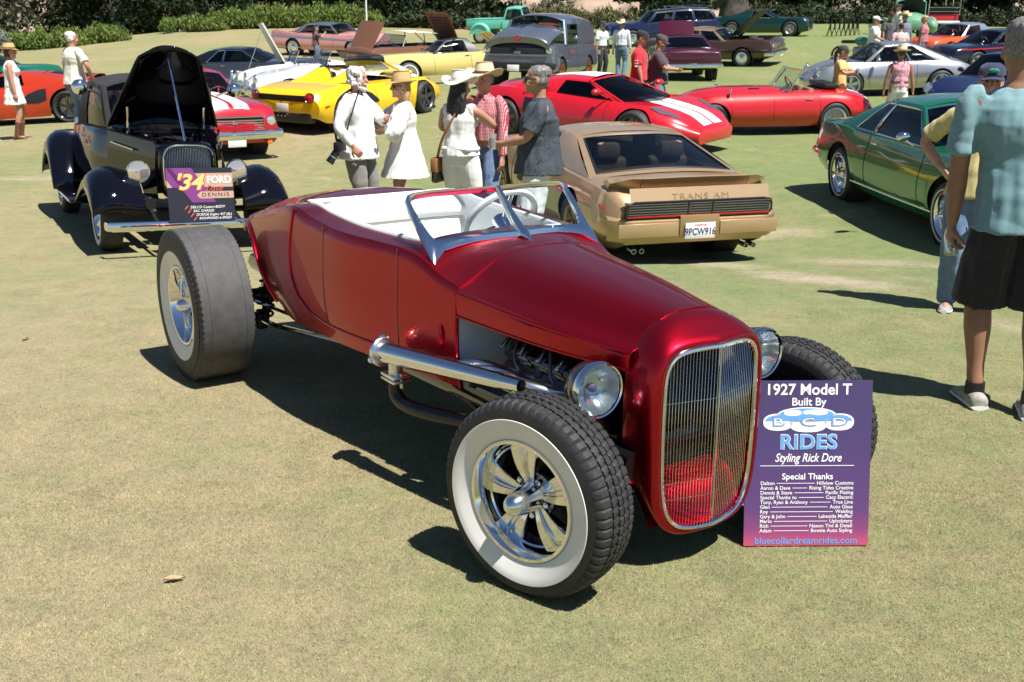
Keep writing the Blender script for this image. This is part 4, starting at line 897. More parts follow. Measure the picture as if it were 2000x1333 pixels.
# gold coupe with the ducktail spoiler
def gold_coupe():
    G = mat('gold_paint', (.53, .36, .20), .36, .55, .8, var=.03); T = thing('gold_coupe', 'gold metallic muscle coupe with ducktail spoiler, seen from its rear', 'car')
    B = shape(2.42, -2.45, 1.84, .92, .905, .87, 1.38, -1.37, nose=.60, tail=.74, ar=.385, zw=.335, ft=.12, rt=.12, hip=.0, cowl=.7, rdeck=-1.6, taillen=.22, noselen=.4, zb=.21)
    B.build(G, T, openings=[(-1.45, .62, .35)], rail=2, tail=.05)
    gz, gw = [(-.95, 1.16), (-.4, 1.215), (.05, 1.205), (.3, 1.16)], [(-.95, .60), (0, .63), (.3, .61)]
    greenhouse(B, T, .78, .16, -.70, -1.72, gz, gw, [(.05, .50)], G, glassm=M['midglass'], trim=M['black'], bow=.12, drop=.055, back=(.10, .93), backbow=.16, zbr=.93)
    seats(T, [.05, -.72], m=mat('tan_cloth', (.20, .13, .085), .8, var=.2), zt_=.98)
    doorlines(T, B, (.92, -.42), .3, .84)
    P = []    # spoiler in three pieces
    tan_edge = MB()
    def sp(mb, ya, yb):
        R_ = []
        for y in np.linspace(ya, yb, 14):
            q = abs(y)/.80; x = -2.375+.62*max(0, q-.60)**1.5; zt_ = .975-.015*q*q-.35*max(0, q-.78)**1.3
            R_.append([(x+.16, y, .885), (x+.05, y, .93), (x-.03, y, zt_-.012), (x-.055, y, zt_), (x-.07, y, zt_-.006), (x-.035, y, .90), (x+.02, y, .84)])
        mb.loft(R_)
    for a, b in ((-.80, -.545), (-.54, .54), (.545, .80)): part('spoiler', G, T, lambda mb: sp(mb, a, b))
    X = -2.52
    part('tail_fascia', G, T, lambda mb: mb.grid([[(lerp(-2.505, -2.552, t), y, lerp(.89, .768, t)) for t in np.linspace(0, 1, 6)] for y in np.linspace(-.70, .70, 9)]))
    lampm = mat('smoked_lens', (.035, .008, .008), .15, 0, 1.)
    def tl(y0, y1):
        o = part('tail_light', lampm, T, lambda mb: mb.add([(X-.012, y0, .625), (X-.012, y1, .625), (X-.030, y1, .755), (X-.030, y0, .755), (X+.06, y0, .625), (X+.06, y1, .625), (X+.06, y1, .755), (X+.06, y0, .755)], [(0, 1, 2, 3), (4, 7, 6, 5), (0, 4, 5, 1), (3, 2, 6, 7), (0, 3, 7, 4), (1, 5, 6, 2)]))
        for k in range(5): part('louvre', M['dullmetal'], o, lambda mb: mb.rbox((X-.018-.0035*k, (y0+y1)/2, .650+.024*k), (.014, abs(y1-y0)-.01, .007), .002))
        part('red_strip', M['redlens'], o, lambda mb: mb.rbox((X-.014, (y0+y1)/2, .627), (.012, abs(y1-y0), .018), .003))
    tl(-.72, -.125); tl(-.12, .12); tl(.125, .72)
    part('tail_panel_frame', M['black'], T, lambda mb: mb.tube([(X-.028, -.66, .765), (X-.032, .66, .765), (X-.022, .735, .725), (X-.012, .745, .65), (X-.006, .72, .615), (X-.006, -.72, .615), (X-.012, -.745, .65), (X-.022, -.735, .725)], .011, 6, closed=True))
    # rear bumper cover
    def bc(mb):
        R_ = []
        for y in np.linspace(-.86, .86, 25):
            q = abs(y)/.86; x = -2.50+.30*max(0, q-.80)**1.5/.09*.5
            R_.append([(x+.12, y, .615), (x-.01, y, .608), (x-.045, y, .585), (x-.045, y, .44), (x-.02, y, .385), (x+.12, y, .36)])
        mb.grid(R_)
    part('rear_bumper', G, T, bc)
    for sg in (1, -1):
        part('bumper_pad', G, T, lambda mb: mb.rbox((-2.548, sg*.51, .50), (.025, .60, .135), .012))
        part('side_marker', M['redlens'], T, lambda mb: mb.rbox((-2.22, sg*(B.w_at(-2.22, .68)+.004), .68), (.14, .012, .045), .004))
        part('exhaust_tip', M['chrome'], T, lambda mb: mb.lathe([(.022, -.08), (.024, .06), (.020, .06), (.019, -.06)], (-2.42, sg*.62, .29), (-1, 0, 0), 16))
        part('exhaust_tip', M['chrome'], T, lambda mb: mb.lathe([(.022, -.08), (.024, .06), (.020, .06), (.019, -.06)], (-2.42, sg*.54, .29), (-1, 0, 0), 16))
    part('plate_recess', mat('gold_shade', (.40, .27, .13), .4, .5), T, lambda mb: mb.rbox((-2.55, 0, .53), (.018, .40, .20), .01))
    pl = plate(T, (-2.575, -.0, .485), (-1, 0, 0), '9PCW916', top='California')
    text_mesh('TRANS AM', .080, mat('gold_decal', (.36, .23, .10), .4, .4), T, frame_m((-2.542, 0, .806), (0, -1, 0), (.385, 0, 1)), bold=-.006, sx=1.35, space=1.15)
    wheels(T, 1.38, -1.37, .80, .79, .335, .22, .20, 'slot', None, mat('gold_wheel', (.40, .30, .15), .3, .8))
    for sg in (1, -1): mirror(T, (.55, sg*.88, .95), G, .07, sg)
    part('hood_scoop', M['blackgloss'], T, lambda mb: mb.rbox((1.15, 0, .97), (.55, .42, .10), .04))
    hs = MB(); hs.grid([[(x, y, B.z_top(x, y)+.005) for y in np.linspace(-.52, .52, 9)] for x in np.linspace(.85, 2.0, 12)]); hs.build('hood_decal', M['blackgloss'], T)
    part('mud_flap', M['black'], T, lambda mb: mb.rbox((-1.80, -.80, .28), (.015, .22, .16), .005))
    return stand(T, (-1.37, -.86), 1412, 484, 105)
gold_coupe()

def green_coupe():
    G = mat('green_metallic', (.002, .17, .06), .26, .45, 1., var=.04); T = thing('green_coupe', 'dark green metallic sixties coupe with deep chrome wheels and thin whitewalls', 'car')
    B = shape(2.36, -2.28, 1.86, .93, .93, .90, 1.40, -1.34, nose=.66, tail=.70, ar=.385, zw=.335, hip=.035, cowl=.72, rdeck=-1.45, noselen=.2, taillen=.2, zb=.21, rt=.06)
    B.build(G, T, openings=[(-1.22, .62, .35)], rail=2)
    greenhouse(B, T, .76, .18, -.80, -1.50, [(-.9, 1.25), (-.4, 1.305), (.05, 1.30), (.3, 1.25)], [(-.9, .56), (-.2, .60), (.3, .585)], [(.035, .58), (.60, .80)], G, glassm=glass('green_car_glass', (.20, .23, .25)), trim=M['chrome'], bow=.14, back=(.15, .9))
    seats(T, [.1, -.62], zt_=.96)
    doorlines(T, B, (.78, -.58), .28, .87); pass
    wheels(T, 1.40, -1.34, .79, .785, .335, .23, .215, 'dish', (.247, .262), None, steer=0)
    for sg in (1, -1):
        handle(T, B, -.40, .80, sg); part('mirror', M['chrome'], T, lambda mb: (mb.ball((.55, sg*.97, .99), (.05, .075, .05), 10), mb.tube([(.55, sg*.97, .97), (.60, sg*.88, .90)], .012, 6)))
        part('side_marker', M['chrome'], T, lambda mb: mb.rbox((1.92, sg*(B.w_at(1.92, .60)+.004), .60), (.12, .01, .03), .004))
        lamp(T, (2.35, sg*.62, .60), .085, (1, 0, 0))
    o = MB(); bumper(o, -2.37, .90, .50, .11, .08, .03, .40); o.build('rear_bumper', M['chrome'], T)
    o = MB(); bumper(o, 2.45, .90, .46, .11, .12, .03, .40); o.build('front_bumper', M['chrome'], T)
    part('grille', M['black'], T, lambda mb: mb.rbox((2.37, 0, .60), (.06, 1.0, .16), .02))
    B.strip(st := MB(), -2.0, 2.2, .30, .010); st.build('sill_trim', M['chrome'], T)
    return stand(T, (-1.34, -.80), 1651, 387, -86)
green_coupe()

def red_roadster():
    Rd = mat('signal_red', (.50, .006, .010), .3, 0, 1., var=.04); T = thing('red_roadster', 'long-nosed red vintage open roadster with wire wheels and tan seats', 'car')
    w = .825
    B = Body(-2.0, 2.05, zc=[(-2.0, .60), (-1.9, .72), (-1.5, .85), (-1.0, .90), (-.1, .91), (.1, .92), (.9, .92), (1.4, .87), (1.8, .75), (2.05, .55)],
        zs=[(-2.0, .56), (-1.9, .65), (-1.4, .80), (-1.0, .83), (0, .82), (.9, .81), (1.3, .79), (1.75, .67), (2.05, .50)],
        ws=[(-2.0, .40), (-1.8, .58), (-1.3, .68), (-.5, .70), (.6, .69), (1.3, .66), (1.75, .55), (2.05, .26)], wm=[(-2.0, .48), (-1.8, .68), (-1.3, .80), (-.5, .815), (.6, .82), (1.3, .81), (1.75, .70), (2.05, .36)],
        zm=[(-2, .46), (-1, .50), (1.5, .48), (2.05, .40)], zb=[(-2, .34), (-1.6, .23), (-.5, .17), (1.5, .18), (1.9, .24), (2.05, .30)], wb=[(-2, .34), (-1.6, .55), (0, .68), (1.5, .64), (2.05, .24)], arches=[(1.27, .335, .32), (-1.17, .33, .32)], crown=.8, shr=.10, nt=14)
    B.build(Rd, T, openings=[(-.98, -.08, .35, 'cockpit_lining', M['tan'])], rail=3)
    wsg = lambda q, v: V3((-.0-.22*q*q-.28*v, q*lerp(.64, .56, v), .88+.40*v-.03*q*q))
    part('windscreen', M['glass'], T, lambda mb: mb.grid([[wsg(q, v) for v in np.linspace(0, 1, 6)] for q in np.linspace(-1, 1, 13)]))
    part('windscreen_frame', M['chrome'], T, lambda mb: mb.tube([wsg(-1, v) for v in np.linspace(0, 1, 6)]+[wsg(q, 1) for q in np.linspace(-1, 1, 13)][1:]+[wsg(1, v) for v in np.linspace(1, 0, 6)][1:]+[wsg(q, 0) for q in np.linspace(1, -1, 13)][1:-1], .012, 6, closed=True))
    seats(T, [-.52], m=M['tan'], zt_=.93, hr=False, wheel=False, w=.48, yo=.33, z0=.3); steering(T, (-.32, .33, .95), .19, mat('wood_rim', (.25, .10, .03), .3))
    part('folded_top', M['black'], T, lambda mb: mb.rbox((-1.12, 0, .93), (.32, 1.05, .12), .06))
    part('dashboard', M['black'], T, lambda mb: mb.rbox((-.12, 0, .80), (.12, 1.1, .14), .04))
    wheels(T, 1.27, -1.17, .68, .68, .32, .17, .21, 'wire', None, M['chrome'])
    for sg in (1, -1):
        handle(T, B, -.62, .70, sg); part('mirror', M['chrome'], T, lambda mb: (mb.ball((.95, sg*.70, .88), (.035, .05, .045), 8), mb.tube([(.95, sg*.69, .86), (.95, sg*.66, .74)], .01, 6)))
        part('headlight', M['lamp'], T, lambda mb: mb.ball((1.72, sg*.52, .62), (.14, .085, .075), 10))
        part('bonnet_louvre', M['black'], T, lambda mb: mb.rbox((.42, sg*.36, B.z_top(.42, .36)), (.22, .12, .01), .004))
    doorlines(T, B, (.08, -.85), .25, .73, M['dark']); 
    return stand(T, (1.27, .76), 1393, 264, 181)
red_roadster()

def supercar(name, label, P, ref, px, py, th, W=1.95, L=(-2.2, 2.35), ax=(1.33, -1.38), roof=1.12, glassm=None, open_top=False, rimm=None, stripe=None, extras=None, hump=.92, hoodz=.78, nose=.42, style='five', roofx=(.15, -.75), wsx=1.0, backx=-1.75, wr=.50, hipz=.88, Rw=.345, intm=None):
    T = thing(name, label, 'car'); f, r = L[1], L[0]; fx, rx = ax; w = W/2
    B = Body(r, f, zc=[(r, .74), (r+.15, .84), (rx, hump), (-.6, hump), (.9, hoodz+.02), (fx, hoodz-.05), (f-.35, lerp(nose, hoodz, .5)), (f, nose)],
        zs=[(r, .72), (r+.15, .82), (rx, hipz), (-.5, .80), (.6, .76), (fx, .76), (f-.4, .60), (f, nose-.02)],
        ws=[(r, w-.20), (rx, w-.11), (-.3, w-.16), (fx, w-.16), (f-.4, w-.24), (f, w-.55)], wm=[(r, w-.08), (rx, w), (-.2, w-.05), (fx, w-.02), (f-.4, w-.10), (f, w-.42)],
        zm=[(r, .56), (rx, .60), (0, .46), (fx, .52), (f, .34)], zb=[(r, .34), (r+.3, .22), (0, .14), (f-.3, .14), (f, .17)], wb=[(r, w-.16), (rx, w-.08), (0, w-.09), (fx, w-.08), (f, w-.48)],
        arches=[(fx, .375, Rw), (rx, .385, Rw)], crown=.6, shr=.08, nt=14)
    if open_top: B.build(P, T, openings=[(-.45, .62, .3, 'cockpit_lining', intm or M['interior'])], rail=3, nose=.03, tail=.03)
    else: B.build(P, T, openings=[(-.55, .80, .3)], rail=3, nose=.03, tail=.03)
    gm = glassm or glass('super_glass', (.10, .12, .14))
    if not open_top:
        zr = [(roofx[1], roof-.035), (lerp(*roofx, .5), roof), (roofx[0], roof-.01), (roofx[0]+.2, roof-.05)]
        greenhouse(B, T, wsx, roofx[0], roofx[1], backx, zr, wr, [(.06, .52)], P, glassm=gm, bow=.30, drop=.06, back=(.30, .9), backbow=.1, inset=.10, trim=None, zbr=hump+.02, zbf=hoodz+.03)
        if stripe: stripes(B, T, stripe, roofx[1], roofx[0], M['white'], roofz(zr, wr, .06), 8)
    else:
        F_ = lambda q, v: V3((wsx-.62*v+.24*(1-q*q), q*lerp(w-.22, .54, v), .80+.34*v+.02*(1-q*q)))
        part('windscreen', gm, T, lambda mb: mb.grid([[F_(q, v) for v in np.linspace(0, 1, 6)] for q in np.linspace(-1, 1, 13)]))
        [part('windscreen_pillar', P, T, lambda mb: mb.tube([F_(s, v) for v in np.linspace(0, 1, 6)], .028, 8)) for s in (-1, 1)]
        part('windscreen_header', M['black'], T, lambda mb: mb.tube([F_(q, 1) for q in np.linspace(-1, 1, 13)], .026, 8))
    seats(T, [-.05], z0=.2, zt_=.86, m=intm)
    if stripe: stripes(B, T, stripe, .95, f-.06, M['white'])
    wheels(T, fx, rx, w-.125, w-.14, Rw, .25, .25, style, None, rimm or mat('dark_alloy', (.12, .12, .13), .35, .8), wdr=.30)
    for sg in (1, -1):
        part('mirror', P, T, lambda mb: (mb.ball((.62, sg*(w-.02), .93), (.07, .11, .055), 10), mb.tube([(.62, sg*(w-.05), .92), (.70, sg*(w-.22), .82)], .014, 6)))
        part('headlight', mat('headlight_glass', (.12, .14, .17), .06, .3, 1.), T, lambda mb: mb.grid([[(x, sg*y, B.z_top(x, y)+.006) for y in np.linspace(a, b, 5)] for x, a, b in ((f-.32, w-.36, w-.30), (f-.45, w-.40, w-.25), (f-.60, w-.36, w-.20), (f-.78, w-.29, w-.19))]))
        part('side_intake', M['black'], T, lambda mb: mb.grid([[(x, sg*(B.w_at(x, z)+.006), z) for z in np.linspace(a, b, 5)] for x, a, b in ((rx+.42, .50, .74), (rx+.60, .44, .72), (rx+.82, .44, .64), (rx+1.0, .46, .50))]))
    doorlines(T, B, (.75, -.42), .2, .74)
    if extras: extras(T, B)
    return stand(T, ref, px, py, th)
def gt_x(T, B):
    for sg in (1, -1):
        part('intake_scoop', M['black'], T, lambda mb: mb.grid([[(x, sg*(.86-.10*t), lerp(.62, .95, t)) for t in np.linspace(0, 1, 5)] for x in (-.55, -.62)]))
        part('intake_frame', MATS['gt_red'], T, lambda mb: mb.tube([(-.62, sg*.86, .62), (-.50, sg*.80, .93), (-.80, sg*.78, .95), (-1.0, sg*.86, .80)], .025, 8))
    part('front_splitter', M['black'], T, lambda mb: mb.grid([[(x, y*(1-.25*(x-1.9)), .15+.05*(x > 2.2)) for y in np.linspace(-.86, .86, 7)] for x in (1.9, 2.15, 2.33)]))
    part('front_grille', M['black'], T, lambda mb: mb.rbox((2.30, 0, .27), (.10, .90, .13), .03))
supercar('striped_supercar', 'red low supercar with twin white stripes behind the gold coupe', mat('gt_red', (.55, .008, .018), .3, 0, 1., var=.04), (2.35, 0), 1396, 302, -40, stripe=[(-.29, -.03), (.03, .29)], extras=gt_x)
def ferr_x(T, B):
    part('rear_grille', M['black'], T, lambda mb: mb.grid([[(-2.245+.05*abs(y), y, z) for z in (.64, .70, .76)] for y in np.linspace(-.62, .62, 9)]))
    for sg in (1, -1):
        lamp(T, (-2.235, sg*.68, .725), .085, (-1, sg*.2, .1), ring=M['blackgloss'], name='tail_light', lens=M['redlens'])
        part('buttress', MATS['yellow_paint'], T, lambda mb: mb.loft([[(x, sg*.40+.17*k*c, z+hh*s) for c, s in ((math.cos(a), math.sin(a)) for a in np.linspace(0, 2*PI, 15)[:-1])] for x, z, hh, k in ((-.42, .88, .22, 1.1), (-.62, .88, .21, 1.15), (-1.0, .85, .15, 1.1), (-1.5, .82, .08, .8), (-1.9, .79, .02, .4))]))
        part('reflector', M['redlens'], T, lambda mb: mb.rbox((-1.98, sg*(B.w_at(-1.98, .55)+.004), .55), (.14, .01, .03), .004))
        part('engine_vent', M['black'], T, lambda mb: mb.rbox((-1.15, sg*.64, B.z_top(-1.15, .64)+.003), (.10, .14, .01), .004))
    part('diffuser', M['black'], T, lambda mb: mb.rbox((-2.14, 0, .33), (.20, 1.35, .20), .04))
    for y in (-.09, 0, .09): part('exhaust_tip', M['chrome'], T, lambda mb: mb.lathe([(.035, -.05), (.042, .03), (.034, .03), (.03, -.04)], (-2.24, y, .38), (-1, 0, 0), 14))
    plate(T, (-2.245, 0, .52), (-1, 0, .05), '', tcol=M['navytext'])
    part('horse_badge', M['chrome'], T, lambda mb: (mb.ball((-2.235, 0, .71), (.006, .018, .03), 8), mb.ball((-2.235, -.02, .735), (.006, .012, .012), 6)))
    part('roll_hoop', M['blackgloss'], T, lambda mb: mb.tube([(-.42, -.58, .86), (-.44, -.50, 1.08), (-.45, 0, 1.10), (-.44, .50, 1.08), (-.42, .58, .86)], .035, 8))
supercar('yellow_spider', 'yellow open sports car with red round tail lights', mat('yellow_paint', (.80, .50, .005), .3, 0, 1., var=.03), (-1.38, -.90), 682, 257, 60, W=1.94, open_top=True, extras=ferr_x, L=(-2.2, 2.33), ax=(1.27, -1.38), hump=.90, glassm=M['midglass'])
supercar('orange_supercar', 'burnt orange low supercar with black side intake by the man in white', mat('orange_red_paint', (.50, .035, .008), .3, .2, 1., var=.04), (-1.35, .92), 140, 239, 184, W=1.98, L=(-2.1, 2.3), ax=(1.32, -1.35), hump=.95, hipz=.90, rimm=M['blackgloss'], style='ten')

def tail_teardrop(name, label, P, ref, px, py, th, gm=None):
    T = thing(name, label, 'car'); w = .87
    B = Body(-2.08, 2.12, zc=[(-2.08, .62), (-1.95, .76), (-1.6, .88), (-1.0, .94), (.6, .90), (.9, .86), (1.5, .74), (1.9, .62), (2.12, .48)],
        zs=[(-2.08, .58), (-1.95, .70), (-1.5, .82), (-1.0, .86), (0, .84), (.7, .84), (1.2, .84), (1.6, .76), (1.95, .60), (2.12, .44)],
        ws=[(-2.08, .55), (-1.8, .70), (-1.14, .78), (-.3, .74), (.6, .72), (1.1, .72), (1.7, .66), (2.12, .40)], wm=[(-2.08, .64), (-1.8, .80), (-1.14, .87), (-.2, .82), (.7, .82), (1.14, .84), (1.7, .76), (2.12, .48)],
        zm=[(-2, .5), (-1.1, .58), (0, .48), (1.1, .56), (2.1, .38)], zb=[(-2.08, .36), (-1.7, .26), (0, .19), (1.7, .20), (2.12, .26)], wb=[(-2.08, .5), (-1.1, .76), (0, .74), (1.1, .74), (2.12, .40)], arches=[(1.14, .35, .32), (-1.13, .36, .32)], crown=.6, shr=.09, nt=12)
    B.build(P, T, openings=[(-.85, .62, .33)], rail=2)
    greenhouse(B, T, .78, .28, -.52, -1.45, [(-.6, 1.27), (-.15, 1.315), (.2, 1.295), (.4, 1.25)], [(-.6, .53), (0, .575), (.4, .55)], [(.05, .50), (.53, .80)], P, glassm=gm or M['midglass'], bow=.12, back=(.14, .92), backbow=.10, trim=M['black'], drop=.05, zbr=.93)
    seats(T, [.0], zt_=.98); wheels(T, 1.14, -1.13, .745, .77, .32, .22, .225, 'five', None, mat('silver_alloy', (.62, .63, .65), .3, .9), wdr=.26)
    for sg in (1, -1):
        lamp(T, (1.93, sg*.56, .66), .095, (1, sg*.1, .45)); handle(T, B, -.30, .74, sg, P)
        part('mirror', P, T, lambda mb: (mb.ball((.52, sg*.90, .92), (.055, .085, .055), 8), mb.tube([(.52, sg*.88, .90), (.56, sg*.78, .84)], .014, 6)))
        part('tail_light', M['redlens'], T, lambda mb: mb.rbox((-2.07, sg*.50, .60), (.05, .22, .09), .02))
        part('indicator', M['amber'], T, lambda mb: mb.rbox((2.06, sg*.45, .46), (.05, .16, .05), .02))
    doorlines(T, B, (.66, -.52), .26, .80); return stand(T, ref, px, py, th)
tail_teardrop('silver_coupe', 'silver rear-engined coupe behind the woman in pink', mat('silver_metallic', (.50, .51, .53), .3, .75, 1.), (-1.13, .85), 1835, 187, 180)
tail_teardrop('navy_coupe', 'navy blue rear-engined coupe nosing up to the green coupe', mat('navy_metallic', (.008, .012, .06), .25, .3, 1.), (1.90, .0), 1848, 236, 208, M['tint'])

def fifties(name, label, P, ref, px, py, th, f, r, W, fx, rx, hood=1.0, deck=1.0, belt=.96, gh=None, tone=None, P2=None, ops=(), wstyle='cap', ww=None, extras=None, nose=.70, tail=.75, roofm=None, trim=True, zb=.26, R_=.35, rim=None, glassm=None, hip=0., front=True, rt=.07, doors=(.6, -.5)):
    T = thing(name, label, 'car')
    B = shape(f, r, W, hood, deck, belt, fx, rx, zb=zb, nose=nose, tail=tail, ar=R_+.055, zw=R_, hip=hip, tone=tone, noselen=.14, taillen=.14, ft=.08, rt=rt, cowl=gh['xb0'] if gh else .6, rdeck=gh['xb1'] if gh else -1.0)
    mats = [P, P2] if tone is not None else P; op = list(ops)
    if gh: op.append((gh['xb1']+.22, gh['xb0']-.14, .4))
    B.build(mats, T, openings=op, rail=2)
    if gh: greenhouse(B, T, gh['xb0'], gh['xt0'], gh['xt1'], gh['xb1'], gh['zr'], gh.get('wr', .60), gh['panes'], P, glassm=glassm or glass('sedan_glass', (.30, .36, .38)), trim=M['chrome'] if trim else None, vinyl=roofm, bow=gh.get('bow', .14), back=gh.get('back', (.14, .9))); seats(T, [.1, -.75], zt_=1.0, hr=False)
    wheels(T, fx, rx, W/2-.12, W/2-.13, R_, .19, .2, wstyle, ww, rim)
    if front:
        o = MB(); bumper(o, f+.10, W/2-.02, .46, .14, .10, .04, .35); o.build('front_bumper', M['chrome'], T)
        o = MB(); bumper(o, r-.09, W/2-.02, .46, .14, .08, .04, .35); o.build('rear_bumper', M['chrome'], T)
        part('grille', M['chrome'], T, lambda mb: [mb.rbox((f+.01, 0, z), (.05, W-.75, .018), .006) for z in np.linspace(nose-.17, nose-.05, 4)])
        for sg in (1, -1): lamp(T, (f+.0, sg*(W/2-.24), nose-.08), .085, (1, 0, 0))
    doorlines(T, B, doors, zb+.06, belt-.05)
    for sg in (1, -1): handle(T, B, doors[-1]+.12, belt-.10, sg)
    if extras: extras(T, B)
    return stand(T, ref, px, py, th)

# red coupe with white stripes
def mus_x(T, B):
    stripes(B, T, [(-.30, -.04), (.04, .30)], .80, 2.22, M['white'])
    stripes(B, T, [(-.30, -.04), (.04, .30)], -.75, .1, M['white'], roofz([(-.9, 1.25), (-.4, 1.305), (.05, 1.30), (.3, 1.25)], .58, .05), 10)
    part('grille_opening', M['black'], T, lambda mb: mb.rbox((2.28, 0, .64), (.05, 1.0, .20), .02))
    part('grille_border', M['chrome'], T, lambda mb: mb.tube([(2.31, -.52, .54), (2.31, .52, .54), (2.31, .50, .745), (2.31, -.50, .745)], .012, 6, closed=True))
    part('grille_badge', M['chrome'], T, lambda mb: (mb.ball((2.33, 0, .65), (.01, .05, .022), 8), mb.tube([(2.325, -.05, .65), (2.325, -.20, .65)], .006, 6), mb.tube([(2.325, .05, .65), (2.325, .20, .65)], .006, 6)))
    plate(T, (2.40, 0, .36), (1, 0, 0), ''); 
    for sg in (1, -1):
        part('valance_lamp', M['amber'], T, lambda mb: mb.lathe([(.05, 0), (.045, .02), (.001, .025)], (2.34, sg*.58, .34), (1, 0, 0), 14))
        part('hood_pin', M['chrome'], T, lambda mb: mb.lathe([(.02, 0), (.02, .02), (.001, .022)], (2.0, sg*.5, B.z_top(2.0, .5)), (0, 0, 1), 10))
fifties('striped_coupe', 'red sixties coupe with white hood stripes behind the black hot rod', mat('mustang_red', (.42, .006, .020), .3, 0, 1., var=.04), (1.40, .72), 500, 298, -54, 2.28, -2.2, 1.73, 1.40, -1.34, hood=.95, deck=.93, belt=.90, gh=dict(xb0=.72, xt0=.16, xt1=-.78, xb1=-1.45, zr=[(-.9, 1.25), (-.4, 1.305), (.05, 1.30), (.3, 1.25)], wr=.58, panes=[(.04, .58), (.62, .80)]), extras=mus_x, R_=.325, wstyle='five', zb=.22, nose=.74, tail=.72)

# pink hardtop
def pink_x(T, B):
    for sg in (1, -1):
        part('tail_fin', mat('pink_paint', (.62, .27, .25), .35, 0, 1.), T, lambda mb: mb.loft([[(x, sg*(B.ws(x)-.01+dy), B.zs(x)-.05+dz) for dy, dz in ((.02, 0), (.02, h_*.7), (0, h_), (-.03, h_*.7), (-.06, 0))] for x, h_ in ((-1.2, .03), (-1.8, .12), (-2.4, .22), (-2.72, .26), (-2.76, .20))]))
        part('side_spear', mat('silver_trim', (.35, .37, .42), .3, .6), T, lambda mb: mb.grid([[(x, sg*(B.w_at(x, z)+.006), z) for z in np.linspace(a, b, 4)] for x, a, b in [(x, lerp(.80, .66, (x+2.6)/5), lerp(.92, .72, (x+2.6)/5)) for x in np.linspace(-2.6, 2.3, 24)]]))
    st = MB(); B.strip(st, -2.5, 2.4, .36, .014); st.build('sill_trim', M['chrome'], T)
fifties('pink_hardtop', 'long pink fifties hardtop with tail fins and grey roof', mat('pink_paint', (.62, .27, .25), .35, 0, 1., var=.03), (1.62, -.85), 692, 113, -24, 2.6, -2.78, 2.0, 1.62, -1.55, hood=1.02, deck=.98, belt=.98, gh=dict(xb0=.85, xt0=.35, xt1=-1.05, xb1=-1.6, zr=[(-1.2, 1.38), (-.4, 1.44), (.4, 1.40)], wr=.66, panes=[(.03, .43), (.46, .86)]), roofm=mat('grey_roof', (.10, .12, .16), .4, .3, .6), extras=pink_x, ww=(.23, .27), R_=.36, glassm=M['midglass'])
# pale yellow two-seater with black top and open boot
def tb_x(T, B):
    Y = MATS['pale_yellow_paint']; open_panel(T, -2.05, .93, .85, .55, .58, R(38), Y, 'boot_lid', dir=1)
    part('portholes', M['chrome'], T, lambda mb: None) if False else None
    for sg in (1, -1): part('tail_fin', Y, T, lambda mb: mb.loft([[(x, sg*(B.ws(x)+dy), B.zs(x)-.04+dz) for dy, dz in ((.02, 0), (.0, h_), (-.04, h_*.8), (-.10, 0))] for x, h_ in ((-1.0, .03), (-1.6, .09), (-2.1, .13), (-2.2, .08))]))
fifties('pale_yellow_roadster', 'pale yellow fifties two-seater with black soft top and open boot', mat('pale_yellow_paint', (.60, .50, .17), .35, 0, 1., var=.03), (1.30, .78), 800, 168, 200, 2.2, -2.25, 1.78, 1.30, -1.29, hood=.94, deck=.92, belt=.90, gh=dict(xb0=.50, xt0=.05, xt1=-.65, xb1=-.95, zr=[(-.8, 1.28), (-.4, 1.33), (.1, 1.28)], wr=.56, panes=[(.05, .75)]), roofm=M['black'], extras=tb_x, R_=.34, ww=(.23, .275), glassm=M['midglass'], doors=(.5, -.65))
# bronze and white hardtop with hood and boot raised
def sky_x(T, B):
    Bz = MATS['bronze_paint']; open_panel(T, 2.38, .86, 1.25, .66, .70, R(58), Bz, 'hood', dir=-1); lid = open_panel(T, -2.55, .98, 1.45, .66, .72, R(58), Bz, 'boot_lid', dir=1, under=mat('bronze_frame', (.13, .055, .03), .5, .3))
    for k in range(7): part('lid_rib', mat('bronze_dark', (.05, .02, .012), .6), lid, lambda mb: mb.rbox((-2.53+.77*(.30+.09*k), 0, .94+1.23*(.30+.09*k)), (.03, 1.1, .06), .01))
    part('roof_panel', M['white'], T, lambda mb: mb.grid([[(x, y, 1.46+.08*math.sin((x+1.2)*1.2)-.03*(y/.62)**2) for y in np.linspace(-.62, .62, 9)] for x in np.linspace(-1.3, .3, 12)]))
    for sg in (1, -1): 
        part('roof_arm', M['black'], T, lambda mb: mb.tube([(-1.7, sg*.58, .95), (-1.0, sg*.58, 1.46)], .02, 6)); part('roof_arm', M['black'], T, lambda mb: mb.tube([(-.6, sg*.58, .95), (-.5, sg*.58, 1.47)], .02, 6))
    fs = lambda q, v: V3((.85-.35*v+.12*(1-q*q), q*lerp(.80, .64, v), .98+.42*v)); part('windscreen', M['midglass'], T, lambda mb: mb.grid([[fs(q, v) for v in np.linspace(0, 1, 5)] for q in np.linspace(-1, 1, 11)])); part('windscreen_frame', M['chrome'], T, lambda mb: mb.tube([fs(-1, 0), fs(-1, 1)]+[fs(q, 1) for q in np.linspace(-.8, .8, 7)]+[fs(1, 1), fs(1, 0)], .018, 6))
    part('engine', M['black'], T, lambda mb: (mb.rbox((1.6, 0, .80), (.7, .6, .3), .05), mb.lathe([(.2, 0), (.2, .08), (.001, .1)], (1.6, 0, .95), (0, 0, 1), 20)))
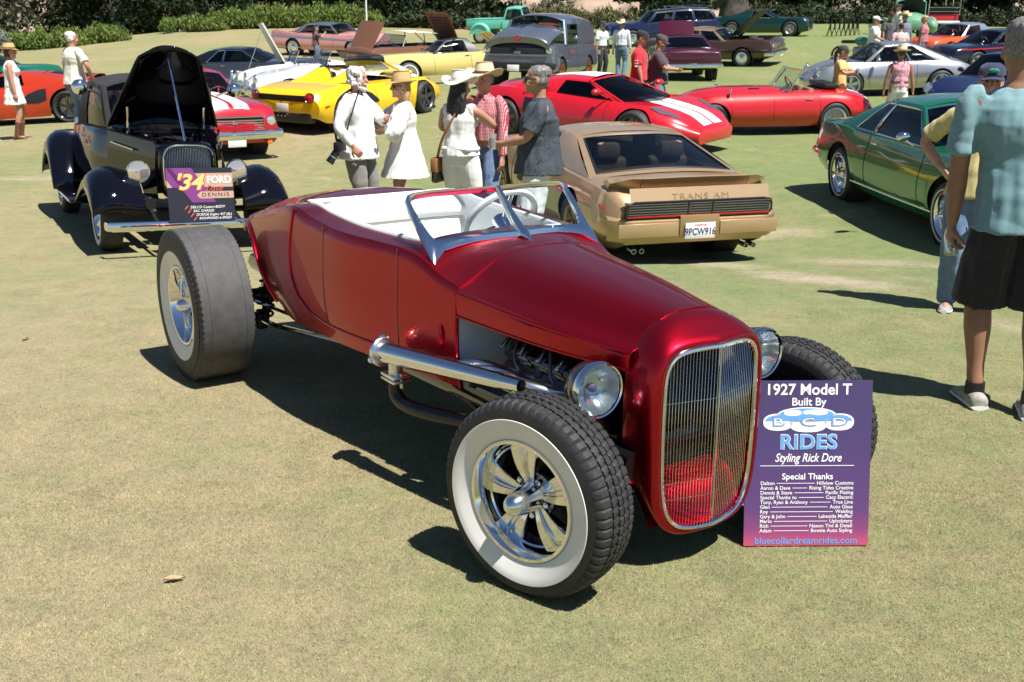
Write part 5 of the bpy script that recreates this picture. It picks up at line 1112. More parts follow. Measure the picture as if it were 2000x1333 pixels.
fifties('retractable_hardtop', 'bronze and white fifties car with its hood and boot lid raised', mat('bronze_paint', (.27, .115, .06), .35, .4, 1., var=.03), (-2.62, .7), 902, 131, 228, 2.55, -2.65, 1.96, 1.55, -1.45, hood=1.0, deck=.98, belt=.96, tone=[(-2.65, .62), (0, .66), (2.55, .78)], P2=M['white'], ops=[(.98, 2.3, .5, 'engine_bay', M['black']), (-1.9, .7, .45, 'cabin_lining', M['interior'])], extras=sky_x, R_=.36, ww=(.23, .27))
# maroon coupe seen from behind
def gto_x(T, B):
    Mr = MATS['maroon_paint']; open_panel(T, .85, 1.0, 1.25, .58, .58, R(36), Mr, 'hood', dir=1)
    part('tail_panel', mat('tail_red', (.35, .012, .02), .2, 0, 1.), T, lambda mb: mb.rbox((-2.56, 0, .76), (.05, 1.55, .13), .02)); part('tail_trim', M['chrome'], T, lambda mb: [mb.rbox((-2.575, 0, z), (.04, 1.66, .022), .006) for z in (.835, .67)])
    plate(T, (-2.70, 0, .46), (-1, 0, 0), '', col=M['navytext'], tcol=M['plate'])
fifties('maroon_coupe', 'maroon sixties coupe seen from behind, hood raised', mat('maroon_paint', (.055, .002, .012), .28, .1, .8, var=.04), (-1.45, -.86), 1394, 156, 88, 2.6, -2.6, 1.9, 1.5, -1.45, hood=.98, deck=.96, belt=.94, gh=dict(xb0=.75, xt0=.25, xt1=-.85, xb1=-1.55, zr=[(-1, 1.30), (-.4, 1.36), (.3, 1.31)], wr=.60, panes=[(.04, .60)]), ops=[(.92, 2.3, .5, 'engine_bay', M['black'])], extras=gto_x, R_=.335, nose=.75, tail=.86)
# brown and gold coupe, hood up
def chv_x(T, B):
    hm = mat('brown_paint', (.075, .035, .018), .28, .3, 1.); open_panel(T, .85, 1.02, 1.45, .66, .70, R(40), hm, 'hood', dir=1, under=M['black'])
    part('engine', M['dullmetal'], T, lambda mb: (mb.rbox((1.6, 0, .78), (.7, .6, .3), .05), mb.lathe([(.2, 0), (.2, .1), (.001, .12)], (1.6, 0, .95), (0, 0, 1), 20)))
    st = MB(); B.strip(st, -2.4, 2.45, .60, .010); st.build('side_trim', M['chrome'], T); plate(T, (2.72, 0, .40), (1, 0, 0), '')
    for sg in (1, -1): lamp(T, (2.60, sg*.54, .74), .08, (1, 0, 0))
fifties('brown_coupe', 'brown and gold sixties coupe with its black hood open', mat('brown_paint', (.075, .035, .018), .28, .3, 1., var=.04), (1.50, -.84), 1449, 131, -30, 2.6, -2.55, 1.92, 1.50, -1.42, hood=.98, deck=.96, belt=.94, tone=.60, P2=mat('gold_lower', (.42, .30, .13), .3, .4, 1.), gh=dict(xb0=.80, xt0=.30, xt1=-.95, xb1=-1.5, zr=[(-1, 1.32), (-.4, 1.37), (.3, 1.33)], wr=.62, panes=[(.04, .40), (.43, .80)]), roofm=mat('gold_roof', (.40, .27, .12), .3, .4, 1.), ops=[(.95, 2.35, .5, 'engine_bay', M['black'])], extras=chv_x, R_=.335, nose=.84, tail=.8, glassm=M['midglass'])
# navy wagon
def wag_x(T, B): 
    for sg in (1, -1): part('roof_rail', M['chrome'], T, lambda mb: (mb.tube([(-2.1, sg*.55, 1.56), (-.3, sg*.55, 1.58)], .018, 6), [mb.tube([(x, sg*.55, 1.57), (x, sg*.55, 1.49)], .015, 6) for x in (-2.0, -1.2, -.4)]))
fifties('navy_wagon', 'dark navy long station wagon with roof rails near the oak trunk', mat('wagon_navy', (.008, .012, .05), .28, .2, 1., var=.04), (1.5, .85), 1235, 92, 188, 2.5, -2.6, 1.95, 1.5, -1.5, hood=1.0, deck=.98, belt=.97, gh=dict(xb0=.85, xt0=.40, xt1=-2.15, xb1=-2.5, zr=[(-2.2, 1.46), (-1, 1.52), (.4, 1.46)], wr=.66, panes=[(.03, .33), (.36, .64), (.67, .96)]), extras=wag_x, R_=.35)
# dark two-tone modern saloon coupe
fifties('grey_grand_tourer', 'charcoal and black modern grand tourer coupe behind the white roadster', mat('charcoal_paint', (.07, .075, .09), .3, .6, 1., var=.03), (1.45, -.9), 555, 183, -8, 2.35, -2.45, 1.94, 1.45, -1.40, hood=.98, deck=.98, belt=.96, gh=dict(xb0=.95, xt0=.15, xt1=-.85, xb1=-1.85, zr=[(-1, 1.34), (-.3, 1.40), (.2, 1.36)], wr=.62, panes=[(.06, .48), (.50, .68)]), roofm=M['blackgloss'], R_=.36, wstyle='ten', zb=.2, rim=mat('silver_alloy', (.62, .63, .65), .3, .9), glassm=M['tint'], nose=.8, tail=.82)
# modern green car peeping at the left
fifties('green_sports_car', 'bright green sports car mostly hidden behind the orange supercar', mat('emerald_paint', (.0, .16, .07), .28, .2, 1., var=.04), (2.3, 0), 112, 178, -4, 2.25, -2.2, 1.88, 1.35, -1.25, hood=.86, deck=.92, belt=.86, gh=dict(xb0=.75, xt0=.10, xt1=-.7, xb1=-1.5, zr=[(-.8, 1.24), (-.3, 1.28), (.15, 1.25)], wr=.56, panes=[(.06, .55)]), R_=.34, wstyle='five', zb=.18, front=False, glassm=M['midglass'], nose=.62)
# dark green grand tourer far right
fifties('dark_green_grand_tourer', 'dark green modern grand tourer parked by the trees', mat('racing_green', (.006, .045, .035), .25, .5, 1., var=.04), (1.42, -.9), 1541, 72, -22, 2.3, -2.4, 1.96, 1.42, -1.38, hood=.88, deck=.95, belt=.88, gh=dict(xb0=.85, xt0=.05, xt1=-.75, xb1=-1.8, zr=[(-.9, 1.22), (-.3, 1.28), (.1, 1.24)], wr=.58, panes=[(.06, .52)]), R_=.36, wstyle='ten', zb=.17, front=False, rim=mat('silver_alloy', (.62, .63, .65), .3, .9), glassm=M['tint'], nose=.62, extras=lambda T, B: (part('front_grille', M['black'], T, lambda mb: mb.rbox((2.31, 0, .45), (.08, 1.1, .28), .06)), [part('headlight', M['lamp'], T, lambda mb: mb.ball((2.10, sg*.68, .70), (.16, .10, .06), 8)) for sg in (1, -1)]))
# orange targa
fifties('orange_targa', 'orange targa-top sports car beside the red jitney', mat('bright_orange', (.70, .09, .01), .3, 0, 1., var=.03), (1.2, .75), 1852, 120, 205, 2.0, -1.95, 1.66, 1.2, -1.2, hood=.80, deck=.86, belt=.82, gh=dict(xb0=.62, xt0=.15, xt1=-.60, xb1=-.85, zr=[(-.7, 1.20), (-.3, 1.23), (.15, 1.20)], wr=.55, panes=[(.05, .62)]), roofm=mat('targa_silver', (.30, .34, .45), .35, .6), R_=.31, zb=.19, front=False, nose=.55, wstyle='five', glassm=M['midglass'])
fifties('black_sports_coupe', 'black low coupe with red sill line behind the navy coupe', mat('blue_black_paint', (.006, .008, .02), .2, 0, 1.), (1.2, .8), 1905, 142, 196, 2.1, -2.1, 1.8, 1.2, -1.25, hood=.82, deck=.9, belt=.84, gh=dict(xb0=.7, xt0=.10, xt1=-.6, xb1=-1.5, zr=[(-.7, 1.20), (-.3, 1.24), (.1, 1.21)], wr=.55, panes=[(.05, .55)]), R_=.32, zb=.2, front=False, nose=.58, wstyle='five', glassm=M['tint'], extras=lambda T, B: [part('red_line', MATS['signal_red'], T, lambda mb: mb.tube([(x, sg*(B.w_at(x, .70)+.005), .70) for x in np.linspace(-1.9, 1.8, 16)], .02, 6)) for sg in (1, -1)])

# open white roadsters
def white_roadster(name, label, ref, px, py, th, hood_up, P):
    T = thing(name, label, 'car')
    B = Body(-1.95, 2.0, zc=[(-1.95, .56), (-1.8, .70), (-1.2, .86), (-.9, .90), (.25, .92), (.5, .92), (1.2, .84), (1.7, .76), (2.0, .62)], zs=[(-1.95, .52), (-1.7, .66), (-1.1, .80), (-.5, .76), (.3, .80), (1.15, .84), (1.7, .74), (2.0, .56)],
        ws=[(-1.95, .48), (-1.5, .62), (0, .66), (1.2, .64), (1.8, .58), (2.0, .42)], wm=[(-1.95, .58), (-1.5, .74), (0, .76), (1.2, .76), (1.8, .70), (2.0, .50)], zm=.52, zb=[(-1.95, .34), (-1.4, .22), (1.5, .22), (2.0, .30)], wb=[(-1.95, .48), (0, .66), (2.0, .42)], arches=[(1.17, .36, .32), (-1.17, .36, .32)], crown=.7, shr=.12, nt=12)
    ops = [(-.85, .20, .35, 'cockpit_lining', M['interior'])]
    if hood_up: ops.append((.52, 1.7, .5, 'engine_bay', M['black']))
    B.build(P, T, openings=ops, rail=3)
    if hood_up:
        open_panel(T, .50, .93, 1.2, .42, .36, R(66), P, 'bonnet', crown=.07); part('bonnet_prop', M['chrome'], T, lambda mb: mb.tube([(1.55, .38, .80), (1.0, .37, 1.92)], .010, 6))
        part('engine', M['dullmetal'], T, lambda mb: mb.rbox((1.0, 0, .70), (.6, .3, .3), .05))
    else: part('folded_top', M['black'], T, lambda mb: mb.rbox((-1.0, 0, .93), (.4, 1.1, .20), .08))
    fs = lambda q, v: V3((.25-.16*v+.05*(1-q*q), q*.60, .90+.30*v)); part('windscreen', M['midglass'], T, lambda mb: mb.grid([[fs(q, v) for v in np.linspace(0, 1, 4)] for q in np.linspace(-1, 1, 9)])); part('windscreen_frame', M['chrome'], T, lambda mb: mb.tube([fs(-1, 0), fs(-1, 1), fs(0, 1), fs(1, 1), fs(1, 0)], .014, 6))
    seats(T, [-.45], zt_=.88, hr=False, m=M['tan']); wheels(T, 1.17, -1.17, .66, .66, .32, .17, .2, 'wire', None, M['chrome'])
    for sg in (1, -1):
        lamp(T, (1.93, sg*.55, .70), .09, (1, 0, .1)); part('overrider', M['chrome'], T, lambda mb: mb.rbox((2.10, sg*.34, .46), (.08, .05, .22), .02))
    o = MB(); bumper(o, 2.10, .78, .44, .09, .10, .03, .25); o.build('front_bumper', M['chrome'], T); part('grille', M['chrome'], T, lambda mb: [mb.rbox((2.0, y, .52), (.03, .012, .22), .004) for y in np.linspace(-.25, .25, 11)])
    return stand(T, ref, px, py, th)
wp = mat('cream_white_paint', (.78, .78, .76), .35, 0, 1., var=.02)
white_roadster('white_roadster', 'white vintage roadster with its bonnet propped up', (1.17, .74), 523, 189, 203, True, wp)
white_roadster('white_convertible', 'white convertible with folded black top behind the yellow spider', (-1.17, .74), 762, 196, 205, False, wp)
# ---------------------------------------------------------------- people: x forward, y left, z up, origin on the ground
SKIN = lambda k, c: mat('skin_'+k, c, .5, var=.10, vscale=18, bump=.06, bscale=220)
SK = dict(light=SKIN('light', (.52, .30, .21)), tan=SKIN('tan', (.40, .21, .135)), ruddy=SKIN('ruddy', (.46, .23, .155)), brown=SKIN('brown', (.30, .15, .09)))
def remesh(mb, voxel, smooth=2, disp=None, name='m'):
    me = bpy.data.meshes.new(name); me.from_pydata(mb.v, [], mb.f); me.validate()
    b = bmesh.new(); b.from_mesh(me); bmesh.ops.recalc_face_normals(b, faces=b.faces); b.to_mesh(me); b.free()
    o = bpy.data.objects.new('tmp', me); C.objects.link(o)
    m = o.modifiers.new('r', 'REMESH'); m.mode = 'VOXEL'; m.voxel_size = voxel; m.adaptivity = 0
    if smooth: s = o.modifiers.new('s', 'SMOOTH'); s.factor = .5; s.iterations = smooth
    dg = bpy.context.evaluated_depsgraph_get(); out = bpy.data.meshes.new_from_object(o.evaluated_get(dg)); bpy.data.objects.remove(o); bpy.data.meshes.remove(me)
    out.name = name
    if disp:
        n = len(out.vertices); co = np.empty(n*3); out.vertices.foreach_get('co', co); no = np.empty(n*3); out.vertices.foreach_get('normal', no); co = co.reshape(-1, 3); no = no.reshape(-1, 3)
        d = np.array([disp(Vector(p)) for p in co]); out.vertices.foreach_set('co', (co+no*d[:, None]).ravel()); out.update()
    out.shade_smooth(); return out
def ring(c, fwd, side, a, b, n=20, e=2.3):
    c = Vector(c); fwd = Vector(fwd); side = Vector(side); P = []
    for k in range(n):
        t = 2*PI*k/n; x, y = math.cos(t), math.sin(t); q = (abs(x)**e+abs(y)**e)**(-1/e); P.append(c+fwd*(a*q*x)+side*(b*q*y))
    return P
def limb(mb, pts, rad, n=14):
    """tapered limb through points, closed"""
    P = chaikin([tuple(p) for p in pts], 2); t0 = np.linspace(0, 1, len(pts)); d = np.r_[0, np.cumsum([(Vector(a)-Vector(b)).length for a, b in zip(pts[1:], pts[:-1])])]; d /= d[-1]
    dd = np.r_[0, np.cumsum(np.linalg.norm(np.diff(np.array(P), axis=0), axis=1))]; dd /= dd[-1]
    mb.tube([tuple(p) for p in P], list(np.interp(dd, d, rad)), n)
def two_bone(a, c, l1, l2, hint):
    """elbow/knee position"""
    a, c, hint = Vector(a), Vector(c), Vector(hint); d = c-a; L = d.length; L = min(L, (l1+l2)*.999); d.normalize()
    x = (l1*l1-l2*l2+L*L)/(2*L); h = math.sqrt(max(0, l1*l1-x*x)); hp = hint-d*hint.dot(d); hp = hp.normalized() if hp.length > 1e-5 else d.orthogonal().normalized()
    return a+d*x+hp*h, a+d*L
def hand(mb, wrist, dirv, palm, curl=.35, k=1.0, thumb_side=1):
    """palm and five fingers; dirv = pointing direction, palm = palm normal"""
    d = Vector(dirv).normalized(); p = Vector(palm); p = (p-d*p.dot(d)).normalized(); s = d.cross(p)*thumb_side; w_ = Vector(wrist)
    rings = [ring(w_+d*(t*k), p, s, a*k, b*k, 12) for t, a, b in ((-.02, .018, .026), (.015, .017, .032), (.05, .016, .041), (.085, .014, .041))]; mb.loft(rings)
    for i, (o, L, r) in enumerate(((.030, .072, .0098), (.010, .080, .0102), (-.011, .074, .0098), (-.031, .058, .0088))):
        b0 = w_+d*(.078*k)+s*(o*k); a1 = curl*.8; a2 = curl*1.9; a3 = curl*2.7
        q1 = b0+(d*math.cos(a1)+p*math.sin(a1))*(L*.45*k); q2 = q1+(d*math.cos(a2)+p*math.sin(a2))*(L*.32*k); q3 = q2+(d*math.cos(a3)+p*math.sin(a3))*(L*.25*k)
        mb.tube([b0-d*.012, b0, q1, q2, q3], [r*k*1.05, r*k*1.05, r*k, r*k*.95, r*k*.75], 8)
    b0 = w_+d*(.022*k)+s*(.024*k); q1 = b0+(s*.75+d*.6+p*.25).normalized()*(.042*k); q2 = q1+(d*.85+s*.25+p*(.2+curl)).normalized()*(.034*k); q3 = q2+(d*.9+p*(.3+curl)).normalized()*(.024*k)
    mb.tube([b0, q1, q2, q3], [.014*k, .012*k, .0105*k, .008*k], 8)
def cloth_disp(amp, seed, fold=1.0):
    o = Vector((seed*3.1, seed*1.7, seed*.9))
    def f(p):
        return amp*(noise.noise(Vector((p.x*12, p.y*12, p.z*2.4*fold))+o)*1.0+.5*noise.noise(Vector((p.x*26, p.y*26, p.z*7))+o)+.6*abs(noise.noise(Vector((p.x*5+p.z*7, p.y*5-p.z*6, p.z*9))+o*2))-.2)
    return f
def person(label, px, py, th, h=1.75, skin='light', build=1.0, top=None, bottom=None, hair=None, hat=None, arms=None, feet=None, lean=(0, 0), head=(0, 0), shoes=None, vox=.009, glasses=False, extras=None, female=False, group=None, beard=None, belly=0., z=None, pos=None):
    """arms: {'L': (hand xyz, elbow hint, palm normal, curl)} ; feet: ((lx,ly,yaw),(rx,ry,yaw))"""
    g = gp(px, py) if pos is None else np.array([pos[0], pos[1], zt(*pos)]); T = thing('person', label, 'person', tuple(g), R(th), group); s = h/1.75; sw = (.185 if female else .205)*s*(.9+.1*build); sk = SK[skin]
    arms = arms or {}; feet = feet or ((.03, .105, .12), (-.02, -.105, -.12))
    hip = Vector((0, 0, .92*s)); lx, ly = lean; chest = Vector((lx*.7, ly*.7, 1.30*s)); neck = Vector((lx, ly, 1.475*s)); hd = Vector((lx+.025+head[0]*.05, ly, 1.625*s)); J = {}
    tw = .9+.12*(build-1)*3
    # joints
    for q, sg in (('L', 1), ('R', -1)):
        sh = Vector((lx*.95, ly*.95+sg*sw, 1.405*s)); ua, fa = .29*s, .26*s
        a = arms.get(q) or ((lx+.05, ly+sg*(sw+.07), .86*s), (-.6, sg*.5, 0), (0, -sg, 0), .35)
        el, wr = two_bone(sh, a[0], ua, fa, a[1]); J[q] = (sh, el, wr, a)
    for q, sg, ft in (('L', 1, feet[0]), ('R', -1, feet[1])):
        hj = hip+Vector((0, sg*.095*s, -.02)); an = Vector((ft[0], ft[1], .085*s)); kn, an = two_bone(hj, an, .42*s, .415*s, (1, sg*.15+ft[2]*.5, 0)); J['leg'+q] = (hj, kn, an, ft[2])
    b = build
    fw, sd = Vector((1, 0, 0)), Vector((0, 1, 0))
    def torso(mb, rows, e=2.4):
        mb.loft([ring(c, fw, sd, a, w_, 22, e) for c, a, w_ in rows])
    def spine(t): return hip.lerp(chest, t/.62) if t < .62 else chest.lerp(neck, (t-.62)/.38)
    # ------- body, one skin surface
    mb = MB(); bw = .155*s*(.9+.1*b); bd = .105*s*b
    torso(mb, [(spine(-.10), bd*.95, bw*1.0), (spine(.05), bd*1.02, bw*1.04), (spine(.3), bd*.95+belly, bw*(.86 if female else .98)), (spine(.62), bd*1.06+belly*.5, sw*.90), (spine(.77), bd*.88, sw*.80), (spine(.87), bd*.70, sw*.56), (spine(.94), bd*.54, sw*.38), (spine(1.0), .058*s, .058*s)])
    if female: 
        for sg in (1, -1): mb.ball(chest+Vector((bd*.75, sg*.075*s, -.02)), .068*s*b, 8)
    limb(mb, [neck+Vector((-.01, 0, -.07*s)), neck, hd+Vector((-.02, 0, -.06*s))], [.064*s, .055*s, .056*s])
    hz = head[1]; Hr = Matrix.Rotation(hz, 3, 'Z') @ Matrix.Rotation(head[0], 3, 'Y')
    def HP(x, y, z_): return hd+Hr @ Vector((x*s, y*s, z_*s))
    HRow = [(-.118, .005, .03, .028), (-.105, .022, .052, .042), (-.08, .018, .068, .056), (-.05, .010, .082, .066), (0, .0, .093, .073), (.04, -.004, .098, .076), (.08, -.010, .092, .072), (.105, -.014, .072, .056), (.122, -.016, .035, .028)]
    mb.loft([[HP(cx, 0, zz)+Hr @ Vector((a*s*math.cos(t)*(1.0 if math.cos(t) > 0 else 1.05), w_*s*math.sin(t), 0)) for t in np.linspace(0, 2*PI, 21)[:-1]] for zz, cx, a, w_ in HRow])
    mb.tube([HP(.092, 0, .028), HP(.106, 0, .0), HP(.118, 0, -.022), HP(.098, 0, -.034)], [.009*s, .012*s, .016*s, .010*s], 8)      # nose
    mb.tube([HP(.088, -.028, -.062), HP(.095, 0, -.060), HP(.088, .028, -.062)], [.005*s, .009*s, .005*s], 6); mb.tube([HP(.084, -.026, -.074), HP(.091, 0, -.073), HP(.084, .026, -.074)], [.005*s, .009*s, .005*s], 6)
    mb.ball(HP(.082, 0, -.100), .020*s, 6)
    for sg in (1, -1):
        mb.ball(HP(-.012, sg*.076, -.005), (.020*s, .009*s, .032*s), 6, Hr); mb.tube([HP(.094, sg*.012, .036), HP(.088, sg*.045, .036)], .009*s, 6); mb.ball(HP(.070, sg*.045, -.03), .026*s, 6)
    for q, sg in (('L', 1), ('R', -1)):
        sh, el, wr, a = J[q]; ab = .6+.4*b; limb(mb, [sh+Vector((0, -sg*.05, -.01)), sh+Vector((0, 0, -.012)), sh.lerp(el, .5), el, el.lerp(wr, .35), wr], [.052*s*ab, .050*s*ab, .046*s*ab, .039*s*ab, .041*s*ab, .027*s])
        hand(mb, wr, (wr-el).normalized() if len(a) < 5 else a[4], a[2], a[3], s*(.92 if female else 1.04), sg)
        hj, kn, an, yw = J['leg'+q]; limb(mb, [hj+Vector((0, 0, .06)), hj, hj.lerp(kn, .5), kn, kn.lerp(an, .3)+Vector((-.012, 0, 0)), kn.lerp(an, .7), an, an-Vector((0, 0, .05*s))], [.088*s*b, .092*s*b, .072*s*b, .056*s*(.5+.5*b), .058*s*(.5+.5*b), .040*s, .036*s, .036*s])
        f2 = Vector((math.cos(yw), math.sin(yw), 0)); limb(mb, [an+Vector((-.03, 0, -.045*s))+f2*-.02, an+f2*.08+Vector((0, 0, -.05*s)), an+f2*.15*s+Vector((0, 0, -.06*s))], [.036*s, .036*s, .022*s])
    body = obj('body', remesh(mb, vox, 3, name='body'), T); body.data.materials.clear(); body.data.materials.append(sk)
    # eyes
    if not glasses:
        for sg in (1, -1): MB().ball(HP(.083, sg*.031, .012), (.008*s, .012*s, .008*s), 6, Hr).build('eye', mat('eye_dark', (.03, .02, .015), .2), T)
    else:
        gl = MB(); gl.tube([HP(.04, -.078, .014), HP(.095, -.06, .014), HP(.106, 0, .018), HP(.095, .06, .014), HP(.04, .078, .014)], .004*s, 6)
        for sg in (1, -1): gl.ball(HP(.097, sg*.034, .008), (.007*s, .030*s, .021*s), 8, Hr); gl.tube([HP(.09, sg*.066, .014), HP(-.01, sg*.079, .012)], .004*s, 6)
        gl.build('sunglasses', M['blackgloss'], T)
    sd_ = abs(hash(label)) % 97 if False else (sum(map(ord, label)) % 97)
    wrap = Vector((0, 0, 0))
    # ------- bottom
    if bottom:
        kd, bm_ = bottom[0], bottom[1]; m2 = MB(); hem = {'trousers': .06*s, 'shorts': bottom[2] if len(bottom) > 2 else .50*s, 'wide': .05*s}.get(kd, .5)
        ex = .016 if kd == 'trousers' else .030
        if kd in ('trousers', 'shorts', 'wide'):
            torso(m2, [(hip+Vector((0, 0, .13*s)), bd*.98+belly*.35, bw*.98+.006), (hip+Vector((-.01, 0, .02*s)), bd*1.12, bw*1.10), (hip+Vector((-.01, 0, -.08*s)), bd*1.05, bw*1.06)])
            for q, sg in (('L', 1), ('R', -1)):
                hj, kn, an, yw = J['leg'+q]; pts = [hj+Vector((0, 0, .03)), hj.lerp(kn, .35), hj.lerp(kn, .75), kn, kn.lerp(an, .4), kn.lerp(an, .8), an-Vector((0, 0, .025))]; rr = [.098*s*b+ex*.3, .088*s*b+ex, .072*s*b+ex, .064*s+ex, .062*s+ex, .056*s+ex*(1.2 if kd != 'wide' else 3), .058*s+ex*(1.2 if kd != 'wide' else 3.5)]
                if kd == 'shorts':
                    t = max(.1, min(1., (hj.z-hem)/(hj.z-kn.z+1e-6))); pts = [hj+Vector((0, 0, .03)), hj.lerp(kn, t*.3), hj.lerp(kn, t*.7), hj.lerp(kn, t)]; rr = [.086*s*b, .086*s*b+.01, .086*s*b+.022, .086*s*b+.028]
                limb(m2, pts, rr, 16)
        elif kd == 'skirt':
            zt_ = hip.z+.12*s; zb_ = bottom[2]; fl = bottom[3] if len(bottom) > 3 else .06
            torso(m2, [(Vector((0, 0, lerp(zt_, zb_, t))), lerp(bd, bd*1.05+fl, t)+.02, lerp(bw, bw+fl, t)+.02) for t in np.linspace(0, 1, 7)], 2.1)
        o = obj(kd if kd not in ('wide',) else 'trousers', remesh(m2, vox*1.1, 2, cloth_disp(.010 if kd != 'skirt' else .026, sd_, .5 if kd != 'skirt' else .15), kd), T); o.data.materials.clear(); o.data.materials.append(bm_)
    # ------- top
    if top:
        tm = top[0]; sl = top[1]; hemz = top[2]*s; fl = top[3] if len(top) > 3 else .03; m3 = MB(); ex = .018
        zt0 = 1.0
        rows = []
        for t in np.linspace(0, 1, 6): 
            zz = lerp(hemz, 1.16*s, t); c = Vector((lx*.7*max(0, (zz-hip.z)/(chest.z-hip.z)), ly*.7*max(0, (zz-hip.z)/(chest.z-hip.z)), zz)); f_ = fl*(1-t)**1.2
            rows.append((c, lerp(bd*1.08, bd*1.0, t)+ex+f_+belly*1.12, (lerp(bw*1.06, bw*(.90 if female else 1.0), t))+ex+f_))
        rows += [(spine(.62), bd*1.10+ex+belly*.65, sw*.93+ex*.6), (spine(.77), bd*.97+ex*.8, sw*.88+ex*.5), (spine(.86), bd*.84+ex*.6, sw*.74+ex*.5), (spine(.93), bd*.70+ex*.4, sw*.52+ex*.5), (spine(.965), .074*s, .078*s)]
        torso(m3, rows, 2.3)
        if female:
            for sg in (1, -1): m3.ball(chest+Vector((bd*.75, sg*.075*s, -.02)), .080*s*b, 8)
        for q, sg in (('L', 1), ('R', -1)):
            sh, el, wr, a = J[q]
            if sl == 'long': limb(m3, [sh+Vector((0, -sg*.075, .012)), sh+Vector((0, -sg*.015, -.002)), sh.lerp(el, .5), el, el.lerp(wr, .5), el.lerp(wr, .93)], [.056*s*b, .064*s*b, .060*s*b, .054*s*b, .050*s*b, .042*s])
            elif sl == 'short': limb(m3, [sh+Vector((0, -sg*.075, .012)), sh+Vector((0, -sg*.015, -.002)), sh.lerp(el, .45), sh.lerp(el, .78)], [.052*s*(.5+.5*b), .062*s*(.5+.5*b), .066*s*(.5+.5*b), .072*s*(.5+.5*b)])
            elif sl == 'flare': limb(m3, [sh+Vector((0, -sg*.05, .0)), sh+Vector((0, 0, .005)), sh.lerp(el, .5), el+Vector((0, 0, -.02)), el.lerp(wr, .28)+Vector((0, 0, -.035))], [.064*s*b, .066*s*b, .074*s*b, .095*s*b, .112*s*b])
            elif sl == 'cap': limb(m3, [sh+Vector((0, -sg*.06, .0)), sh+Vector((0, -sg*.012, .004))], [.070*s*b, .066*s*b])
        o = obj('shirt' if not female else 'top', remesh(m3, vox*1.05, 2, cloth_disp(.014, sd_+5), 'shirt'), T); o.data.materials.clear(); o.data.materials.append(tm)
        if sl in ('short', 'long') and not female and (len(top) < 5 or top[4]):
            co = MB(); N_ = neck+Vector((.004, 0, -.012*s)); co.grid([[N_+Vector((.066*s*math.cos(t)*r_, .066*s*math.sin(t)*r_, zz*s)) for t in np.linspace(.35, 2*PI-.35, 18)] for r_, zz in ((1.0, .012), (1.08, .020), (1.25, -.020), (1.32, -.03))]); cc = co.build('collar', tm, T); cc.modifiers.new('t', 'SOLIDIFY').thickness = .005
    # ------- shoes
    for q, sg in (('L', 1), ('R', -1)):
        hj, kn, an, yw = J['leg'+q]; f2 = Vector((math.cos(yw), math.sin(yw), 0)); s2 = Vector((-f2.y, f2.x, 0)); m4 = MB(); base = Vector((an.x, an.y, 0)); sm, boot = (shoes or (M['black'], 0))[:2]
        rows = [(-.085, .055, .036, .020), (-.065, .075, .043, .0), (0, .085, .044, .0), (.06, .068, .046, .0), (.12, .050, .049, .0), (.17, .040, .042, .002), (.192, .030, .022, .006)]
        m4.loft([[base+f2*(x*s)+s2*(w_*s*math.cos(t))+Vector((0, 0, max(.0, zz*s*(.5+.5*math.sin(t))*1.0))) for t in np.linspace(0, 2*PI, 15)[:-1]] for x, zz, w_, z0 in rows])
        if boot: limb(m4, [an+Vector((0, 0, -.03)), an.lerp(kn, boot*.5), an.lerp(kn, boot)], [.050*s, .054*s, .064*s])
        so_ = obj('shoe', remesh(m4, .008, 2, name='shoe'), T); so_.data.materials.clear(); so_.data.materials.append(sm)
        if shoes and len(shoes) > 2:
            m5 = MB(); m5.loft([[base+f2*(x*s)+s2*(w_*1.06*s*math.cos(t))+Vector((0, 0, .026*(.5+.5*math.sin(t)))) for t in np.linspace(0, 2*PI, 15)[:-1]] for x, zz, w_, z0 in rows]); m5.build('sole', shoes[2], so_)
            m6 = MB(); limb(m6, [an+Vector((0, 0, -.03)), an+Vector((0, 0, .035))], [.045*s, .043*s]); m6.build('sock', M['black'], so_)
    # ------- hair, hat
    if hair:
        hm, st = hair[0], hair[1]; m7 = MB()
        rows = [(zz, cx, a+.007, w_+.006) for zz, cx, a, w_ in HRow if zz >= .035]
        m7.loft([[HP(cx-.008, 0, zz+.004)+Hr @ Vector((a*s*math.cos(t)*(.93 if math.cos(t) > 0 else 1.10), w_*s*math.sin(t), 0)) for t in np.linspace(0, 2*PI, 21)[:-1]] for zz, cx, a, w_ in rows])
        m7.ball(HP(-.040, 0, .018), (.068*s, .078*s, .080*s), 10, Hr)
        for sg in (1, -1): m7.ball(HP(-.040, sg*.060, .0), (.036*s, .021*s, .046*s), 8, Hr)
        if st == 'bushy':
            for k in range(60): a = random.uniform(.5, 2*PI-.5); zz = random.uniform(-.07, .11); m7.ball(HP(-.01+.085*math.cos(a)*(1-max(0, zz-.05)*6), .080*math.sin(a)*(1-max(0, zz-.05)*6), zz), random.uniform(.024, .036)*s, 6)
        if st == 'long':
            m7.loft([ring(HP(cx, 0, zz), Hr @ fw, Hr @ sd, a*s, w_*s, 16) for zz, cx, a, w_ in ((.05, -.05, .06, .085), (-.03, -.065, .055, .095), (-.12, -.085, .05, .11), (-.22, -.10, .045, .115), (-.32, -.11, .036, .10), (-.40, -.11, .02, .06))])
        if st == 'bob':
            m7.loft([ring(HP(cx, 0, zz), Hr @ fw, Hr @ sd, a*s, w_*s, 16) for zz, cx, a, w_ in ((.05, -.04, .07, .088), (-.03, -.05, .062, .10), (-.10, -.05, .055, .105), (-.16, -.05, .04, .095))])
        if st == 'pony': limb(m7, [HP(-.09, 0, .04), HP(-.15, 0, .0), HP(-.16, 0, -.12), HP(-.15, 0, -.30)], [.03*s, .035*s, .034*s, .012*s])
        f_amp = .006 if st != 'bushy' else .010
